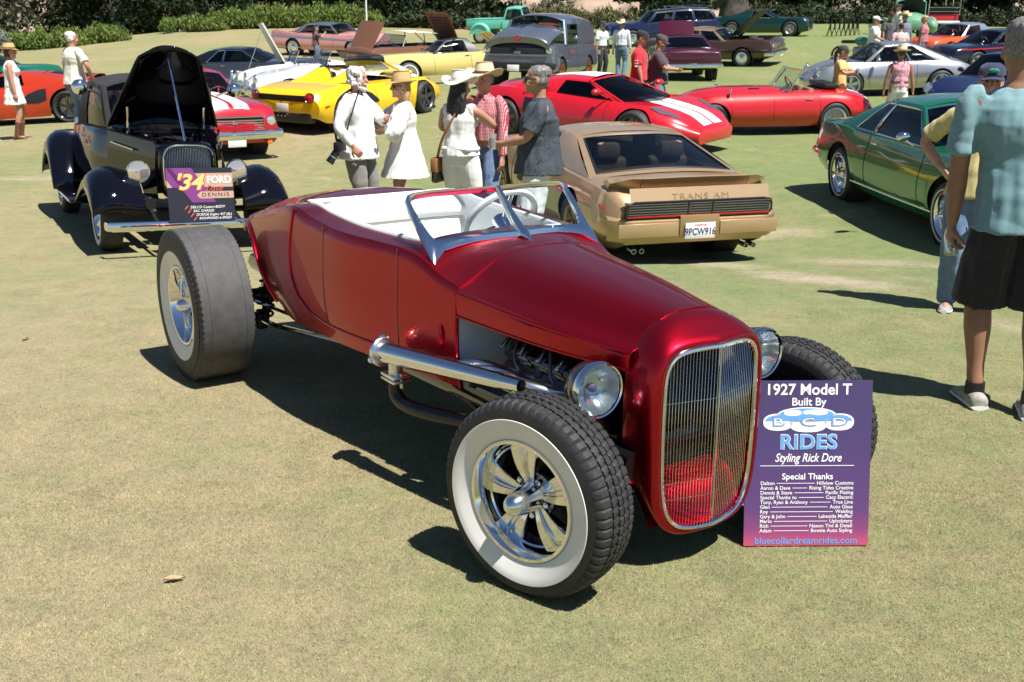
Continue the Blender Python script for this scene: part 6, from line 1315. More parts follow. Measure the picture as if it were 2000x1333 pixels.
        ho = obj('hair', remesh(m7, vox*.9, 2, lambda p: f_amp*(noise.noise(Vector((p.x*60, p.y*60, p.z*18)))+.6*noise.noise(Vector((p.x*110, p.y*110, p.z*30)))), 'hair'), T); ho.data.materials.clear(); ho.data.materials.append(hm)
    if beard:
        m8 = MB(); m8.tube([HP(.02, -.066, -.03), HP(.055, -.055, -.085), HP(.085, 0, -.108), HP(.055, .055, -.085), HP(.02, .066, -.03)], [.012*s, .020*s, .026*s, .020*s, .012*s], 8); m8.tube([HP(.094, -.03, -.052), HP(.106, 0, -.045), HP(.094, .03, -.052)], [.006*s, .010*s, .006*s], 6)
        bo = obj('beard', remesh(m8, .007, 2, lambda p: .003*noise.noise(p*80), 'beard'), T); bo.data.materials.clear(); bo.data.materials.append(beard)
    if hat:
        kd, hm, band = hat[:3]; H0 = HP(-.01, 0, .055); N = 36; mh = MB(); up_ = Hr @ Vector((0, 0, 1)); fx_ = Hr @ Vector((1, 0, 0)); sy_ = Hr @ Vector((0, 1, 0))
        if kd in ('cowboy', 'straw', 'sun'):
            br = {'cowboy': .195, 'straw': .175, 'sun': .20}[kd]; rows = []
            prof = [(.098, .125, 1), (.090, .120, 1), (.092, .07, 1), (.099, .02, 1), (.102, .0, 1), (.125, -.002, .15), (.15, -.004, .5), (br, -.004, 1.0), (br, .002, 1.0), (.14, .004, .4), (.103, .007, .05)]
            G = []
            crease = {'cowboy': .028, 'straw': .012, 'sun': .0}[kd]
            for k in range(N):
                a = 2*PI*k/N; c_, s_ = math.cos(a), math.sin(a); row = [H0+up_*((.128-crease*1.0)*s)]
                row.append(H0+(fx_*(c_*.055*1.1)+sy_*(s_*.045))*s+up_*((.128-crease*(.6))*s))
                for r_, z_, f_ in prof:
                    ey = 1.0 if r_ < .11 else {'cowboy': .94, 'straw': 1, 'sun': 1}[kd]; ex_ = 1.14 if r_ < .11 else 1.06
                    if r_ < .11 and z_ > .1: r_ = r_*.86
                    dz = 0
                    if r_ > .11: dz = {'cowboy': .062*s_*s_-.022*c_*c_, 'straw': .020*s_*s_-.03*c_, 'sun': -.035-.015*c_}[kd]*((r_-.105)/.09)**1.3
                    row.append(H0+(fx_*(c_*r_*ex_)+sy_*(s_*r_*ey))*s+up_*((z_+dz)*s))
                G.append(row)
            mh.grid(G, cu=True); ho = mh.build('hat', hm, T, ang=50)
            bn = MB(); bn.grid([[H0+(fx_*(math.cos(a)*.1035*1.14)+sy_*(math.sin(a)*.1035))*s+up_*(z_*s) for z_ in (.008, .034)] for a in np.linspace(0, 2*PI, 33)]); bn.build('hat_band', band, ho)
        else:   # cap
            rows = [(zz+.01, cx, a+.016, w_+.014) for zz, cx, a, w_ in HRow if zz >= .035]
            mh.loft([[HP(cx, 0, zz+.004)+Hr @ Vector((a*s*math.cos(t), w_*s*math.sin(t), 0)) for t in np.linspace(0, 2*PI, 25)[:-1]] for zz, cx, a, w_ in rows])
            ho = mh.build('cap', hm, T, ang=60); bl = MB(); bl.grid([[HP(.085+.085*t*(1-.35*q*q)-.03*q*q, .075*q, .050-.020*t-.012*q*q) for q in np.linspace(-1, 1, 11)] for t in np.linspace(0, 1, 5)]); bo = bl.build('peak', hm, ho); bo.modifiers.new('t', 'SOLIDIFY').thickness = .006
            if band: MB().ball(HP(.110, 0, .085), (.008*s, .035*s, .018*s), 8, Hr).build('cap_badge', band, ho)
    if extras: extras(T, dict(J=J, HP=HP, hip=hip, chest=chest, neck=neck, s=s, bd=bd, bw=bw, sw=sw))
    return T
def cloth(n, c, rough=.85, var=.08): return mat('cloth_'+n, c, rough, var=var, vscale=25, bump=.35, bscale=300, sheen=.2)
def check_cloth(name, c1, c2, c3, sc=26.):
    m, t, b = node_mat(name); N = t.nodes.new; tc = N('ShaderNodeTexCoord'); 
    def wave(ax):
        w_ = N('ShaderNodeTexWave'); w_.bands_direction = ax; w_.inputs['Scale'].default_value = sc; w_.inputs['Distortion'].default_value = .6; w_.inputs['Detail Scale'].default_value = 1.; t.links.new(tc.outputs['Object'], w_.inputs['Vector']); r = N('ShaderNodeValToRGB'); r.color_ramp.interpolation = 'CONSTANT'; r.color_ramp.elements[1].position = .62; t.links.new(w_.outputs[0], r.inputs[0]); return r.outputs[0]
    x, z_ = wave('Y'), wave('Z'); m1 = N('ShaderNodeMix'); m1.data_type = 'RGBA'; t.links.new(x, m1.inputs[0]); m1.inputs[6].default_value = (*c1, 1); m1.inputs[7].default_value = (*c2, 1)
    m2 = N('ShaderNodeMix'); m2.data_type = 'RGBA'; t.links.new(z_, m2.inputs[0]); t.links.new(m1.outputs[2], m2.inputs[6]); m2.inputs[7].default_value = (*c3, 1); t.links.new(m2.outputs[2], b.inputs['Base Color']); b.inputs['Roughness'].default_value = .85; return m
hairm = lambda n, c: mat('hair_'+n, c, .5, var=.55, vscale=90, bump=.3, bscale=200)
HG, HW, HB, HK, HY = hairm('grey', (.17, .165, .16)), hairm('white', (.68, .66, .64)), hairm('brown', (.07, .035, .018)), hairm('black', (.012, .009, .008)), hairm('blond', (.48, .32, .15))
straw = mat('straw_weave', (.55, .38, .17), .8, var=.18, vscale=120, bump=.5, bscale=260); felt = mat('white_felt', (.70, .66, .58), .8, var=.05); creamf = mat('cream_straw', (.68, .55, .36), .8, var=.12, vscale=90)
denim = cloth('denim', (.12, .19, .32), var=.2); dkdenim = cloth('dark_denim', (.02, .028, .055)); wht = cloth('white', (.78, .77, .76), var=.02); offw = cloth('offwhite', (.74, .72, .66), var=.03); brownl = mat('brown_leather', (.10, .045, .02), .5, var=.2)
sneak = (mat('grey_shoe', (.30, .28, .25), .7, var=.3, vscale=30), 0, mat('white_sole', (.75, .75, .74), .6))
def strap(T, pts, m, r=.008, flat=2.2, nm='strap'):
    return MB().tube([tuple(p) for p in chaikin(pts, 3)], r, 6, flat=flat).build(nm, m, T)
def bag(T, c, sz, m, flap=None, rot=0):
    o = MB().rbox(c, sz, min(sz)*.35, Matrix.Rotation(rot, 3, 'Z'), 3).build('bag', m, T)
    if flap: MB().rbox((c[0], c[1], c[2]+sz[2]*.18), (sz[0]*1.04, sz[1]*1.04, sz[2]*.62), min(sz)*.3, Matrix.Rotation(rot, 3, 'Z'), 2).build('bag_flap', flap, o)
    return o
def cup(T, c, r=.036, h=.12, liquid=(.55, .55, .40), tilt=None):
    rot = tilt or Vector((0, 0, 1)); g_ = MB().lathe([(r*.82, 0), (r, h), (r*.96, h), (r*.78, .006), (.001, .006)], c, rot, 20).build('drink_glass', mat('plastic_cup', (.75, .78, .78), .1, 0, .5, trans=.7), T)
    MB().lathe([(.001, .01), (r*.76, .01), (r*.9, h*.72), (.001, h*.72)], c, rot, 18).build('drink', mat('drink_'+str(liquid[0]), liquid, .2, trans=.3), g_); return g_

# the group by the gold coupe
def cam_x(T, d):
    s = d['s']; p = Vector((-.05, -.30, .93)); K = M['black']
    strap(T, [(.02, .02, 1.50), (-.04, -.10, 1.49), (-.11, -.23, 1.38), (-.12, -.27, 1.15), (-.09, -.29, .99)], K, .007, nm='camera_strap'); strap(T, [(.03, .03, 1.50), (.08, -.12, 1.44), (.07, -.28, 1.2), (.0, -.30, 1.0)], K, .007, nm='camera_strap')
    o = MB().rbox(p, (.085, .145, .10), .018).rbox(p+Vector((0, 0, .06)), (.06, .06, .04), .012).build('camera', K, T)
    ax = Vector((-.45, -.35, -.80)); MB().lathe([(.034, 0), (.036, .05), (.040, .055), (.040, .11), (.036, .115), (.043, .17), (.043, .20), (.038, .20), (.030, .17), (.001, .165)], p, ax, 24).build('lens_barrel', M['blackgloss'], o); MB().lathe([(.0415, .12), (.0415, .135)], p, ax, 24).build('lens_ring', M['alu'], o)
person('white haired bearded man in a white shirt with a black camera', 706, 452, -20, 1.72, 'ruddy', 1.12, top=(wht, 'long', .80, .05), bottom=('trousers', cloth('grey_trousers', (.20, .19, .18))), hair=(HW, 'bushy'), beard=HW, arms={'L': ((.34, .02, 1.20), (-.3, .8, -.5), (0, -1, .3), .6), 'R': ((.10, -.28, .93), (-.7, -.5, 0), (-.5, .8, 0), .7)}, extras=cam_x, belly=.03, vox=.0085)
def w2_x(T, d):
    HP = d['HP']; 
    for sg in (1, -1): MB().ball(HP(.0, sg*.083, -.045), .010, 6).build('earring', M['white'], T)
    MB().tube([(.115+.02*math.sin(t), .07*math.cos(t), 1.36-.10*math.sin(t)) for t in np.linspace(0, PI, 12)], .008, 6).build('necklace', mat('beads', (.65, .55, .42), .3, var=.3, vscale=60), T)
person('woman in a tan straw hat and loose white tunic dress gesturing', 795, 448, 195, 1.66, 'ruddy', 1.1, female=True, top=(wht, 'flare', .62, .13), bottom=('skirt', wht, .60, .11), hair=(HY, 'bob'), hat=('straw', straw, straw), arms={'L': ((.30, .10, 1.10), (-.2, .9, -.5), (0, 0, 1), .25), 'R': ((.36, -.02, 1.20), (-.2, -.9, -.5), (.1, .3, 1), .3)}, glasses=True, extras=w2_x, vox=.0085, shoes=(M['tan'], 0))
def w3_x(T, d):
    strap(T, [(.09, -.10, 1.46), (-.02, -.09, 1.50), (-.13, .0, 1.30), (-.15, .13, 1.08), (-.06, .24, .88)], mat('tan_strap', (.30, .12, .04), .5), .009, 1.6)
    bag(T, (-.03, .25, .76), (.19, .08, .26), M['blackgloss'], mat('tan_flap', (.30, .13, .05), .5, var=.15)); 
    MB().tube(chaikin([(-.115, -.155, .985), (-.13, 0, .99), (-.115, .155, .985), (.0, .19, .98), (.11, .15, .985), (.12, 0, .99), (.11, -.15, .985), (0, -.19, .98)], 2), .022, 8, closed=True).build('waist_tie', wht, T)
person('dark haired woman in a white sleeveless jumpsuit and white cowboy hat', 902, 478, 62, 1.70, 'tan', 1.02, female=True, top=(wht, 'cap', .94, .03), bottom=('wide', wht), hair=(HK, 'long'), hat=('cowboy', felt, felt), arms={'L': ((.30, .12, 1.20), (-.2, .9, -.6), (0, -1, 0), .5), 'R': ((.28, -.06, 1.28), (.0, -.9, -.5), (0, 1, 0), .6)}, extras=w3_x, vox=.0085, shoes=(M['tan'], 0))
plaid = check_cloth('red_plaid', (.50, .05, .08), (.72, .62, .62), (.30, .02, .05), 22.)
def belt_x(T, d):
    s = d['s']; MB().loft([ring((0, 0, .99*s), (1, 0, 0), (0, 1, 0), d['bd']*1.16+.02, d['bw']*1.12+.012, 24), ring((0, 0, 1.03*s), (1, 0, 0), (0, 1, 0), d['bd']*1.14+.02, d['bw']*1.10+.012, 24)]).build('belt', brownl, T)
person('man in a red plaid shirt, jeans and cream cowboy hat', 950, 466, -122, 1.80, 'ruddy', 1.0, top=(plaid, 'long', .96, .01), bottom=('trousers', denim), hair=(HG, 'short'), hat=('cowboy', creamf, brownl), arms={'L': ((.10, .27, .86), (-.6, .6, 0), (0, -1, 0), .5), 'R': ((.15, -.22, 1.12), (-.5, -.6, -.3), (0, 1, 0), .6)}, extras=belt_x, vox=.0085)
dots = check_cloth('dotted_navy', (.035, .045, .062), (.10, .12, .15), (.022, .028, .04), 60.)
def m5_x(T, d):
    sh, el, wr, a = d['J']['L']; cup(T, (wr.x+.075, wr.y-.035, wr.z-.045), .037, .13); MB().box((.145, .09, 1.30), (.012, .055, .02)).build('pocket_card', M['white'], T)
person('grey haired man in a dark dotted shirt and white shorts holding a glass', 1052, 520, 186, 1.76, 'tan', 1.15, top=(dots, 'short', .83, .04), bottom=('shorts', wht, .52), hair=(HG, 'short'), glasses=True, belly=.035, arms={'L': ((.34, .05, 1.10), (-.5, .7, -.4), (0, -1, .1), .75), 'R': ((.10, -.30, .88), (-.6, -.5, 0), (0, 1, 0), .4)}, head=(0, -.25), extras=m5_x, vox=.0085)
# by the green coupe
def m6_x(T, d):
    sh, el, wr, a = d['J']['L']; dv = (wr-el).normalized(); b_ = wr+dv*.075
    o = MB().lathe([(.001, -.07), (.030, -.07), (.033, -.06), (.033, .03), (.028, .055), (.013, .085), (.013, .105), (.001, .106)], b_+Vector((.03, -.012, -.03)), Vector((.5, 0, .85)), 20).build('water_bottle', mat('clear_plastic', (.78, .82, .84), .08, 0, .3, trans=.8), T)
person('grey haired man in a teal t-shirt and black shorts holding a clear bottle', 0, 0, 80, 1.90, 'brown', 1.12, top=(cloth('teal', (.17, .31, .34)), 'short', .84, .035, False), bottom=('shorts', cloth('black_shorts', (.012, .012, .014)), .50), hair=(HG, 'short'), arms={'L': ((.08, .30, .82), (-.8, .25, 0), (0, -1, .1), .65), 'R': ((.0, -.32, .86), (-.6, -.5, 0), (0, 1, 0), .4)}, feet=((.02, .11, .15), (-.12, -.12, -.2)), shoes=sneak, extras=m6_x, vox=.008, pos=(2.47, 4.93), lean=(0, .09))
person('man in a pale yellow shirt, jeans and navy cap behind the teal shirt', 1880, 606, 250, 1.66, 'ruddy', 1.08, top=(cloth('pale_yellow', (.55, .46, .20)), 'short', .84, .03), bottom=('trousers', denim), hair=(HG, 'short'), hat=('cap', cloth('navy_cap', (.012, .02, .07)), cloth('green_badge', (.02, .25, .15))), arms={'R': ((.02, -.24, .98), (-.7, -.9, .1), (0, 1, 0), .5), 'L': ((.2, .2, 1.0), (-.5, .8, 0), (0, -1, 0), .5)}, shoes=sneak, vox=.009)
def w8_x(T, d):
    strap(T, [(.05, -.10, 1.40), (-.05, -.08, 1.44), (-.06, .08, 1.1), (.04, .20, .82)], mat('pink_strap', (.5, .03, .3), .5), .006); bag(T, (.04, .22, .74), (.16, .07, .17), mat('magenta_bag', (.72, .04, .48), .4)); sh, el, wr, a = d['J']['R']; cup(T, (wr.x+.06, wr.y+.02, wr.z-.03), .032, .12)
person('woman in a short yellow dress and dark cap with a magenta bag', 1632, 254, -30, 1.68, 'tan', .95, female=True, top=(cloth('yellow_dress', (.62, .42, .14)), 'short', .66, .06), bottom=('skirt', MATS['cloth_yellow_dress'], .60, .04), hair=(HB, 'pony'), hat=('cap', cloth('charcoal_cap', (.03, .035, .05)), None), arms={'R': ((.30, -.12, 1.16), (-.2, -.8, -.5), (0, 1, 0), .6), 'L': ((.32, .02, 1.18), (-.2, .8, -.5), (0, -1, 0), .6)}, extras=w8_x, vox=.010)
def w9_x(T, d): strap(T, [(.10, -.10, 1.42), (-.02, -.10, 1.47), (-.13, 0, 1.25), (-.10, .17, .98)], dkdenim, .006); MB().loft([ring((0, 0, .985), (1, 0, 0), (0, 1, 0), .135, .175, 22), ring((0, 0, 1.02), (1, 0, 0), (0, 1, 0), .132, .170, 22)]).build('belt', brownl, T)
person('woman in a pink sleeveless top and straw sun hat, seen from behind', 1746, 262, 80, 1.66, 'brown', 1.05, female=True, top=(cloth('pink', (.62, .30, .38)), 'cap', .96, .01), bottom=('shorts', wht, .55), hair=(HB, 'short'), hat=('straw', creamf, mat('tan_band', (.35, .2, .1), .7)), arms={'L': ((.0, .28, .80), (-.5, .6, 0), (0, -1, 0), .4), 'R': ((.0, -.28, .80), (-.5, -.6, 0), (0, 1, 0), .4)}, extras=w9_x, vox=.010)
# by the striped supercar
person('man in a red team polo and dark cap', 1244, 256, -20, 1.78, 'tan', 1.1, top=(cloth('team_red', (.55, .015, .03)), 'short', .90, .02), bottom=('trousers', cloth('stone_denim', (.22, .26, .33))), hair=(HK, 'short'), hat=('cap', cloth('black_cap', (.012, .012, .015)), None), head=(.3, 0), arms={'R': ((.12, -.24, .86), (-.6, -.5, 0), (0, 1, 0), .4), 'L': ((.18, .10, .95), (-.6, .6, 0), (0, -1, 0), .4)}, vox=.010, extras=lambda T, d: [MB().box((.02, -.292, 1.27-.05*k), (.06, .006, .022), Matrix.Rotation(-.12, 3, 'X')).build('sleeve_patch', M['white'], T) for k in range(3)])
person('man in a charcoal shirt, jeans and grey cap looking at his phone', 1280, 258, -15, 1.74, 'tan', 1.15, top=(cloth('charcoal', (.055, .04, .05)), 'short', .88, .03), bottom=('trousers', denim), hair=(HB, 'short'), hat=('cap', cloth('grey_cap', (.05, .055, .06)), None), head=(.35, 0), belly=.03, arms={'R': ((.34, -.06, 1.14), (-.4, -.7, -.4), (0, .5, 1), .6), 'L': ((.36, .04, 1.12), (-.4, .7, -.4), (0, -.5, 1), .6)}, vox=.010, extras=lambda T, d: MB().rbox((.46, 0, 1.16), (.14, .075, .010), .004).build('phone', M['blackgloss'], T))
person('man in a pale green shirt, black trousers and navy cap holding papers', 1174, 151, -50, 1.76, 'tan', 1.0, top=(cloth('mint', (.55, .66, .62)), 'short', .98, .01), bottom=('trousers', cloth('black_trousers', (.015, .016, .02))), hair=(HG, 'short'), hat=('cap', MATS['cloth_navy_cap'], None), head=(.25, 0), vox=.013, shoes=(brownl, 0), extras=lambda T, d: MB().box((.12, -.28, .80), (.20, .005, .14)).build('papers', M['white'], T))
person('man in a white shirt, blue jeans and white cowboy hat, seen from behind', 1212, 151, 70, 1.78, 'tan', 1.08, top=(cloth('pale_blue_white', (.66, .66, .70)), 'long', .98, .01), bottom=('trousers', denim), hair=(HG, 'short'), hat=('cowboy', creamf, felt), vox=.013, shoes=(brownl, 0), extras=lambda T, d: MB().box((.06, .30, .78), (.20, .005, .14)).build('papers', M['white'], T))
# left edge
person('woman in a short white dress, straw hat and brown boots with a tote', 38, 272, 20, 1.66, 'ruddy', .98, female=True, top=(offw, 'cap', .98, .01), bottom=('skirt', offw, .62, .07), hair=(HB, 'bob'), hat=('straw', straw, brownl), shoes=(mat('boot_leather', (.12, .05, .025), .6, var=.3), .6), vox=.011, extras=lambda T, d: (bag(T, (-.02, .24, .80), (.26, .09, .30), mat('tote_canvas', (.62, .58, .48), .9)), strap(T, [(.06, .24, .93), (.04, .20, 1.30), (-.02, .2, 1.44), (-.08, .22, 1.30), (-.10, .24, .93)], mat('tote_strap', (.55, .5, .4), .9), .008)))
person('man in a loose cream shirt and jeans, seen from behind at the left', 158, 255, 55, 1.80, 'ruddy', 1.15, top=(cloth('cream_shirt', (.66, .64, .56)), 'short', .82, .05), bottom=('trousers', denim), hair=(HW, 'short'), arms={'R': ((.16, -.30, .98), (-.4, -.8, 0), (0, 1, 0), .5), 'L': ((.0, .30, .82), (-.6, .5, 0), (0, -1, 0), .4)}, vox=.011)
# far ones
person('dark haired woman in a brown top beside the pink hardtop', 619, 133, 20, 1.64, 'tan', 1., female=True, top=(cloth('brown_top', (.10, .05, .045)), 'short', .94, .02), bottom=('trousers', denim), hair=(HK, 'long'), arms={'R': ((.36, -.14, 1.36), (-.2, -.6, -.8), (0, 1, 0), .5)}, vox=.014)
person('man in a white t-shirt and white cap by the silver coupe', 1700, 150, -30, 1.78, 'ruddy', 1.15, top=(wht, 'short', .86, .03, False), bottom=('shorts', cloth('white_shorts', (.6, .6, .6)), .5), hair=(HG, 'short'), hat=('cap', wht, None), arms={'R': ((.32, -.08, 1.08), (-.4, -.7, -.4), (0, .5, 1), .6)}, belly=.03, vox=.013)
person('man in a dark shirt and brown felt hat', 1728, 134, -60, 1.80, 'tan', 1.1, top=(cloth('dark_grey', (.06, .06, .065)), 'short', .88, .02), bottom=('trousers', MATS['cloth_black_trousers']), hair=(HB, 'short'), hat=('cowboy', mat('brown_felt', (.06, .035, .02), .85), brownl), vox=.014)
person('man in a slate blue shirt and pale cowboy hat', 1758, 140, 110, 1.82, 'ruddy', 1.15, top=(cloth('slate', (.14, .17, .22)), 'long', .90, .02), bottom=('trousers', denim), hair=(HG, 'short'), hat=('cowboy', creamf, brownl), vox=.014)
person('person in a pale pink shirt with short brown hair', 1750, 158, 95, 1.62, 'ruddy', 1.1, top=(cloth('pale_pink', (.66, .42, .44)), 'short', .9, .02), bottom=('trousers', denim), hair=(HB, 'short'), vox=.014)
person('person in a red checked shirt beside the red jitney', 1797, 138, 150, 1.70, 'ruddy', 1.1, top=(plaid, 'short', .9, .02), bottom=('trousers', denim), hair=(HY, 'short'), vox=.014)
person('man in a white patterned shirt and dark cap by the green truck', 1748, 104, 180, 1.80, 'tan', 1.1, top=(cloth('pattern_white', (.6, .6, .62), var=.5), 'short', .9, .02), bottom=('trousers', denim), hair=(HB, 'short'), hat=('cap', MATS['cloth_black_cap'], None), vox=.014)
# ---------------------------------------------------------------- black thirties hot rod with open hood
def black_rod():
    K = mat('deep_black_paint', (.003, .003, .006), .05, 0, 0., spec=.42); T = thing('black_hot_rod', 'black thirties hot rod with its hood raised and show board on the bumper', 'car')
    B = Body(-1.95, .50, zc=[(-1.95, .75), (-1.75, .95), (-1.3, 1.06), (.2, 1.10), (.5, 1.08)], zs=[(-1.95, .70), (-1.7, .90), (-1.2, 1.02), (.5, 1.03)], ws=[(-1.95, .40), (-1.6, .58), (-.8, .64), (0, .60), (.5, .50)], wm=[(-1.95, .45), (-1.6, .64), (-.8, .70), (0, .66), (.5, .545)], zm=.72, zb=[(-1.95, .50), (-1.5, .42), (.5, .40)], wb=[(-1.95, .40), (-1.2, .62), (.5, .52)], crown=.6, shr=.06)
    B.build(K, T, openings=[(-1.15, .30, .45)], rail=2, nose=0)
    greenhouse(B, T, .38, .22, -.95, -1.25, [(-1.1, 1.50), (-.5, 1.56), (.25, 1.52)], [(-1.1, .52), (0, .54), (.25, .50)], [(.05, .50)], K, glassm=M['midglass'], vinyl=mat('black_canvas', (.022, .022, .024), .85, var=.25, bump=.3, bscale=160), bow=.03, drop=.09, back=(.35, .7), apil=.028)
    seats(T, [-.45], zt_=1.05, hr=False)
    # engine bay sides and cowl
    for sg in (1, -1):
        part('hood_side', K, T, lambda mb: mb.grid([[(x, sg*lerp(.53, .27, (x-.5)/.95)+sg*.02*math.sin(PI*t), lerp(.46, 1.02-.05*(x-.5), t)) for t in np.linspace(0, 1, 8)] for x in np.linspace(.5, 1.47, 14)]))
        part('hood_louvre', M['chrome'], T, lambda mb: mb.tube([(.62, sg*.525, .92), (1.1, sg*.40, .88)], .010, 6))
        part('hood_rail', K, T, lambda mb: mb.tube([(.5, sg*.53, 1.02), (1.0, sg*.40, .995), (1.47, sg*.27, .97)], .018, 8))
    part('engine', M['black'], T, lambda mb: (mb.rbox((.95, 0, .72), (.75, .42, .4), .05), mb.lathe([(.16, 0), (.17, .02), (.17, .08), (.001, .1)], (.95, 0, .90), (0, 0, 1), 24)))
    part('engine_brace', M['chrome'], T, lambda mb: (mb.tube([(.52, -.30, 1.0), (1.40, 0, .97)], .012, 6), mb.tube([(.52, .30, 1.0), (1.40, 0, .97)], .012, 6)))
    # hood panel
    G = []
    for t in np.linspace(0, 1, 16):
        w_ = lerp(.54, .27, t)*(1 if t < .9 else math.sqrt(max(0, 1-((t-.9)/.115)**2))*.55+.45); r = []
        for q in np.linspace(-1, 1, 17):
            c = .13*(1-abs(q)**2.2)*(1-.2*t); a = R(56); d = t*.86; r.append((.46+d*math.cos(a)-c*math.sin(a), q*w_, 1.06+d*math.sin(a)+c*math.cos(a)))
        G.append(r)
    hp = MB().grid(G).build('hood', K, T); hp.modifiers.new('t', 'SOLIDIFY').thickness = .02
    part('hood_prop', M['chrome'], T, lambda mb: mb.tube([(1.44, 0, .97), (.46+.78*math.cos(R(56))-.05, 0, 1.06+.78*math.sin(R(56)))], .010, 8))
    for sg in (1, -1): part('hood_hinge', M['chrome'], T, lambda mb: mb.tube([(.60, sg*.36, .98), (.62, sg*.36, 1.25)], .012, 8))
    # grille
    part('grille_shell', K, T, lambda mb: mb.grid([[(x, w_*math.copysign(abs(math.cos(a))**.45, math.cos(a))*(1-.22*max(0, -math.sin(a))), .71+h_*math.copysign(abs(math.sin(a))**.45, math.sin(a))) for a in np.linspace(0, 2*PI, 41)[:-1]] for x, w_, h_ in ((1.44, .265, .275), (1.50, .262, .275), (1.54, .245, .262), (1.545, .228, .248), (1.52, .220, .24))], cv=True))
    gb = mat('blue_steel', (.32, .40, .55), .25, .9)
    part('grille_backing', M['black'], T, lambda mb: mb.rbox((1.47, 0, .71), (.03, .42, .46), .02))
    gr = part('grille_frame', M['chrome'], T, lambda mb: mb.tube([(1.545, .222*math.copysign(abs(math.cos(a))**.45, math.cos(a))*(1-.22*max(0, -math.sin(a))), .71+.242*math.copysign(abs(math.sin(a))**.45, math.sin(a))) for a in np.linspace(0, 2*PI, 41)[:-1]], .008, 6, closed=True))
    for i in range(30):
        y = -.205+.41*i/29; bt = .48 if abs(y) < .16 else .56; part('grille_bar', gb, gr, lambda mb: mb.box((1.505+.03*(1-abs(y)/.21), y, (bt+.935)/2), (.014, .006, .935-bt)))
    part('grille_rod', M['chrome'], gr, lambda mb: mb.tube([(1.52, -.2, .66), (1.55, 0, .645), (1.52, .2, .66)], .004, 6))
    # fenders and running boards
    def fender(nm, prof, y0, y1, sg, xc, rc, zc_):
        G = []
        for x, zt_, zo in prof:   # crest height, outer edge height
            ym = (y0+y1)/2; hw = (y1-y0)/2
            row = []
            for a in np.linspace(0, PI, 13):
                c = math.cos(a); z_ = lerp(zo, zt_, math.sin(a)**.75); row.append((x, sg*(ym-hw*c*1.0), z_ if c < 0 else lerp(zt_, lerp(zt_, zo, .35), c)))
            G.append(row)
        o = MB().grid(G).build(nm, K, T, ang=60); o.modifiers.new('t', 'SOLIDIFY').thickness = .012
    for sg in (1, -1):
        fp = [(1.80, .40, .36), (1.76, .52, .38), (1.66, .64, .44), (1.50, .725, .52), (1.30, .755, .56), (1.08, .72, .52), (.88, .63, .46), (.70, .51, .40), (.52, .40, .35), (.38, .345, .33)]
        fender('front_fender', fp, .44, .88, sg, 1.35, .4, .36)
        rp = [(-.75, .345, .33), (-.86, .50, .40), (-.98, .70, .52), (-1.15, .86, .64), (-1.38, .92, .68), (-1.62, .87, .62), (-1.80, .74, .52), (-1.95, .55, .42), (-2.02, .44, .38)]
        fender('rear_fender', rp, .52, .94, sg, -1.4, .4, .36)
        part('running_board', K, T, lambda mb: mb.rbox((-.18, sg*.76, .33), (1.20, .30, .035), .012)); part('board_trim', M['chrome'], T, lambda mb: mb.tube([(-.75, sg*.912, .335), (.4, sg*.912, .335)], .009, 6))
        c = (1.52, sg*.44, .72); o = MB().lathe([(.0005, -.16), (.05, -.15), (.085, -.09), (.098, -.02), (.10, 0)], c, (1, 0, 0), 30).build('headlight', M['chrome'], T)
        MB().lathe([(.100, -.01), (.104, 0), (.100, .014), (.092, .010)], c, (1, 0, 0), 30).build('bezel', M['chrome'], o); MB().lathe([(.094, .008), (.06, .02), (.0005, .026)], c, (1, 0, 0), 30).build('lens', mat('amber_clear_lens', (.74, .66, .60), .10, .75, 1.), o)
        part('lamp_stand', M['chrome'], T, lambda mb: mb.tube([(1.46, sg*.44, .64), (1.42, sg*.40, .52)], .02, 8))
        part('mirror', M['chrome'], T, lambda mb: mb.ball((.36, sg*.74, 1.42), (.06, .075, .075), 10)); part('mirror_arm', M['chrome'], T, lambda mb: mb.tube([(.36, sg*.72, 1.42), (.34, sg*.56, 1.36)], .012, 6))
        handle(T, B, -.45, .92, sg)
    o = MB(); bumper(o, 1.98, .78, .29, .085, .06, .022, .12); o.build('front_bumper', M['chrome'], T)
    for sg in (1, -1): part('bumper_bolt', M['chrome'], T, lambda mb: mb.lathe([(.022, 0), (.018, .018), (.001, .02)], (2.0, sg*.36, .29), (1, 0, 0), 12)); part('bumper_iron', M['black'], T, lambda mb: mb.tube([(1.98, sg*.36, .29), (1.5, sg*.36, .40)], .018, 6))
    part('chassis', M['black'], T, lambda mb: (mb.tube([(1.6, -.36, .43), (-1.8, -.40, .45)], .05, 8), mb.tube([(1.6, .36, .43), (-1.8, .40, .45)], .05, 8), mb.rbox((-.5, 0, .44), (2.0, .9, .06), .02), mb.tube([(1.35, -.65, .34), (1.35, .65, .34)], .03, 8), mb.tube([(-1.4, -.65, .36), (-1.4, .65, .36)], .04, 8)))
    wheels(T, 1.35, -1.40, .70, .72, .345, .19, .20, 'slot', (.24, .285), None, Rr=.37)
    return stand(T, (1.35, -.78), 196, 489, -61)
BR = black_rod()
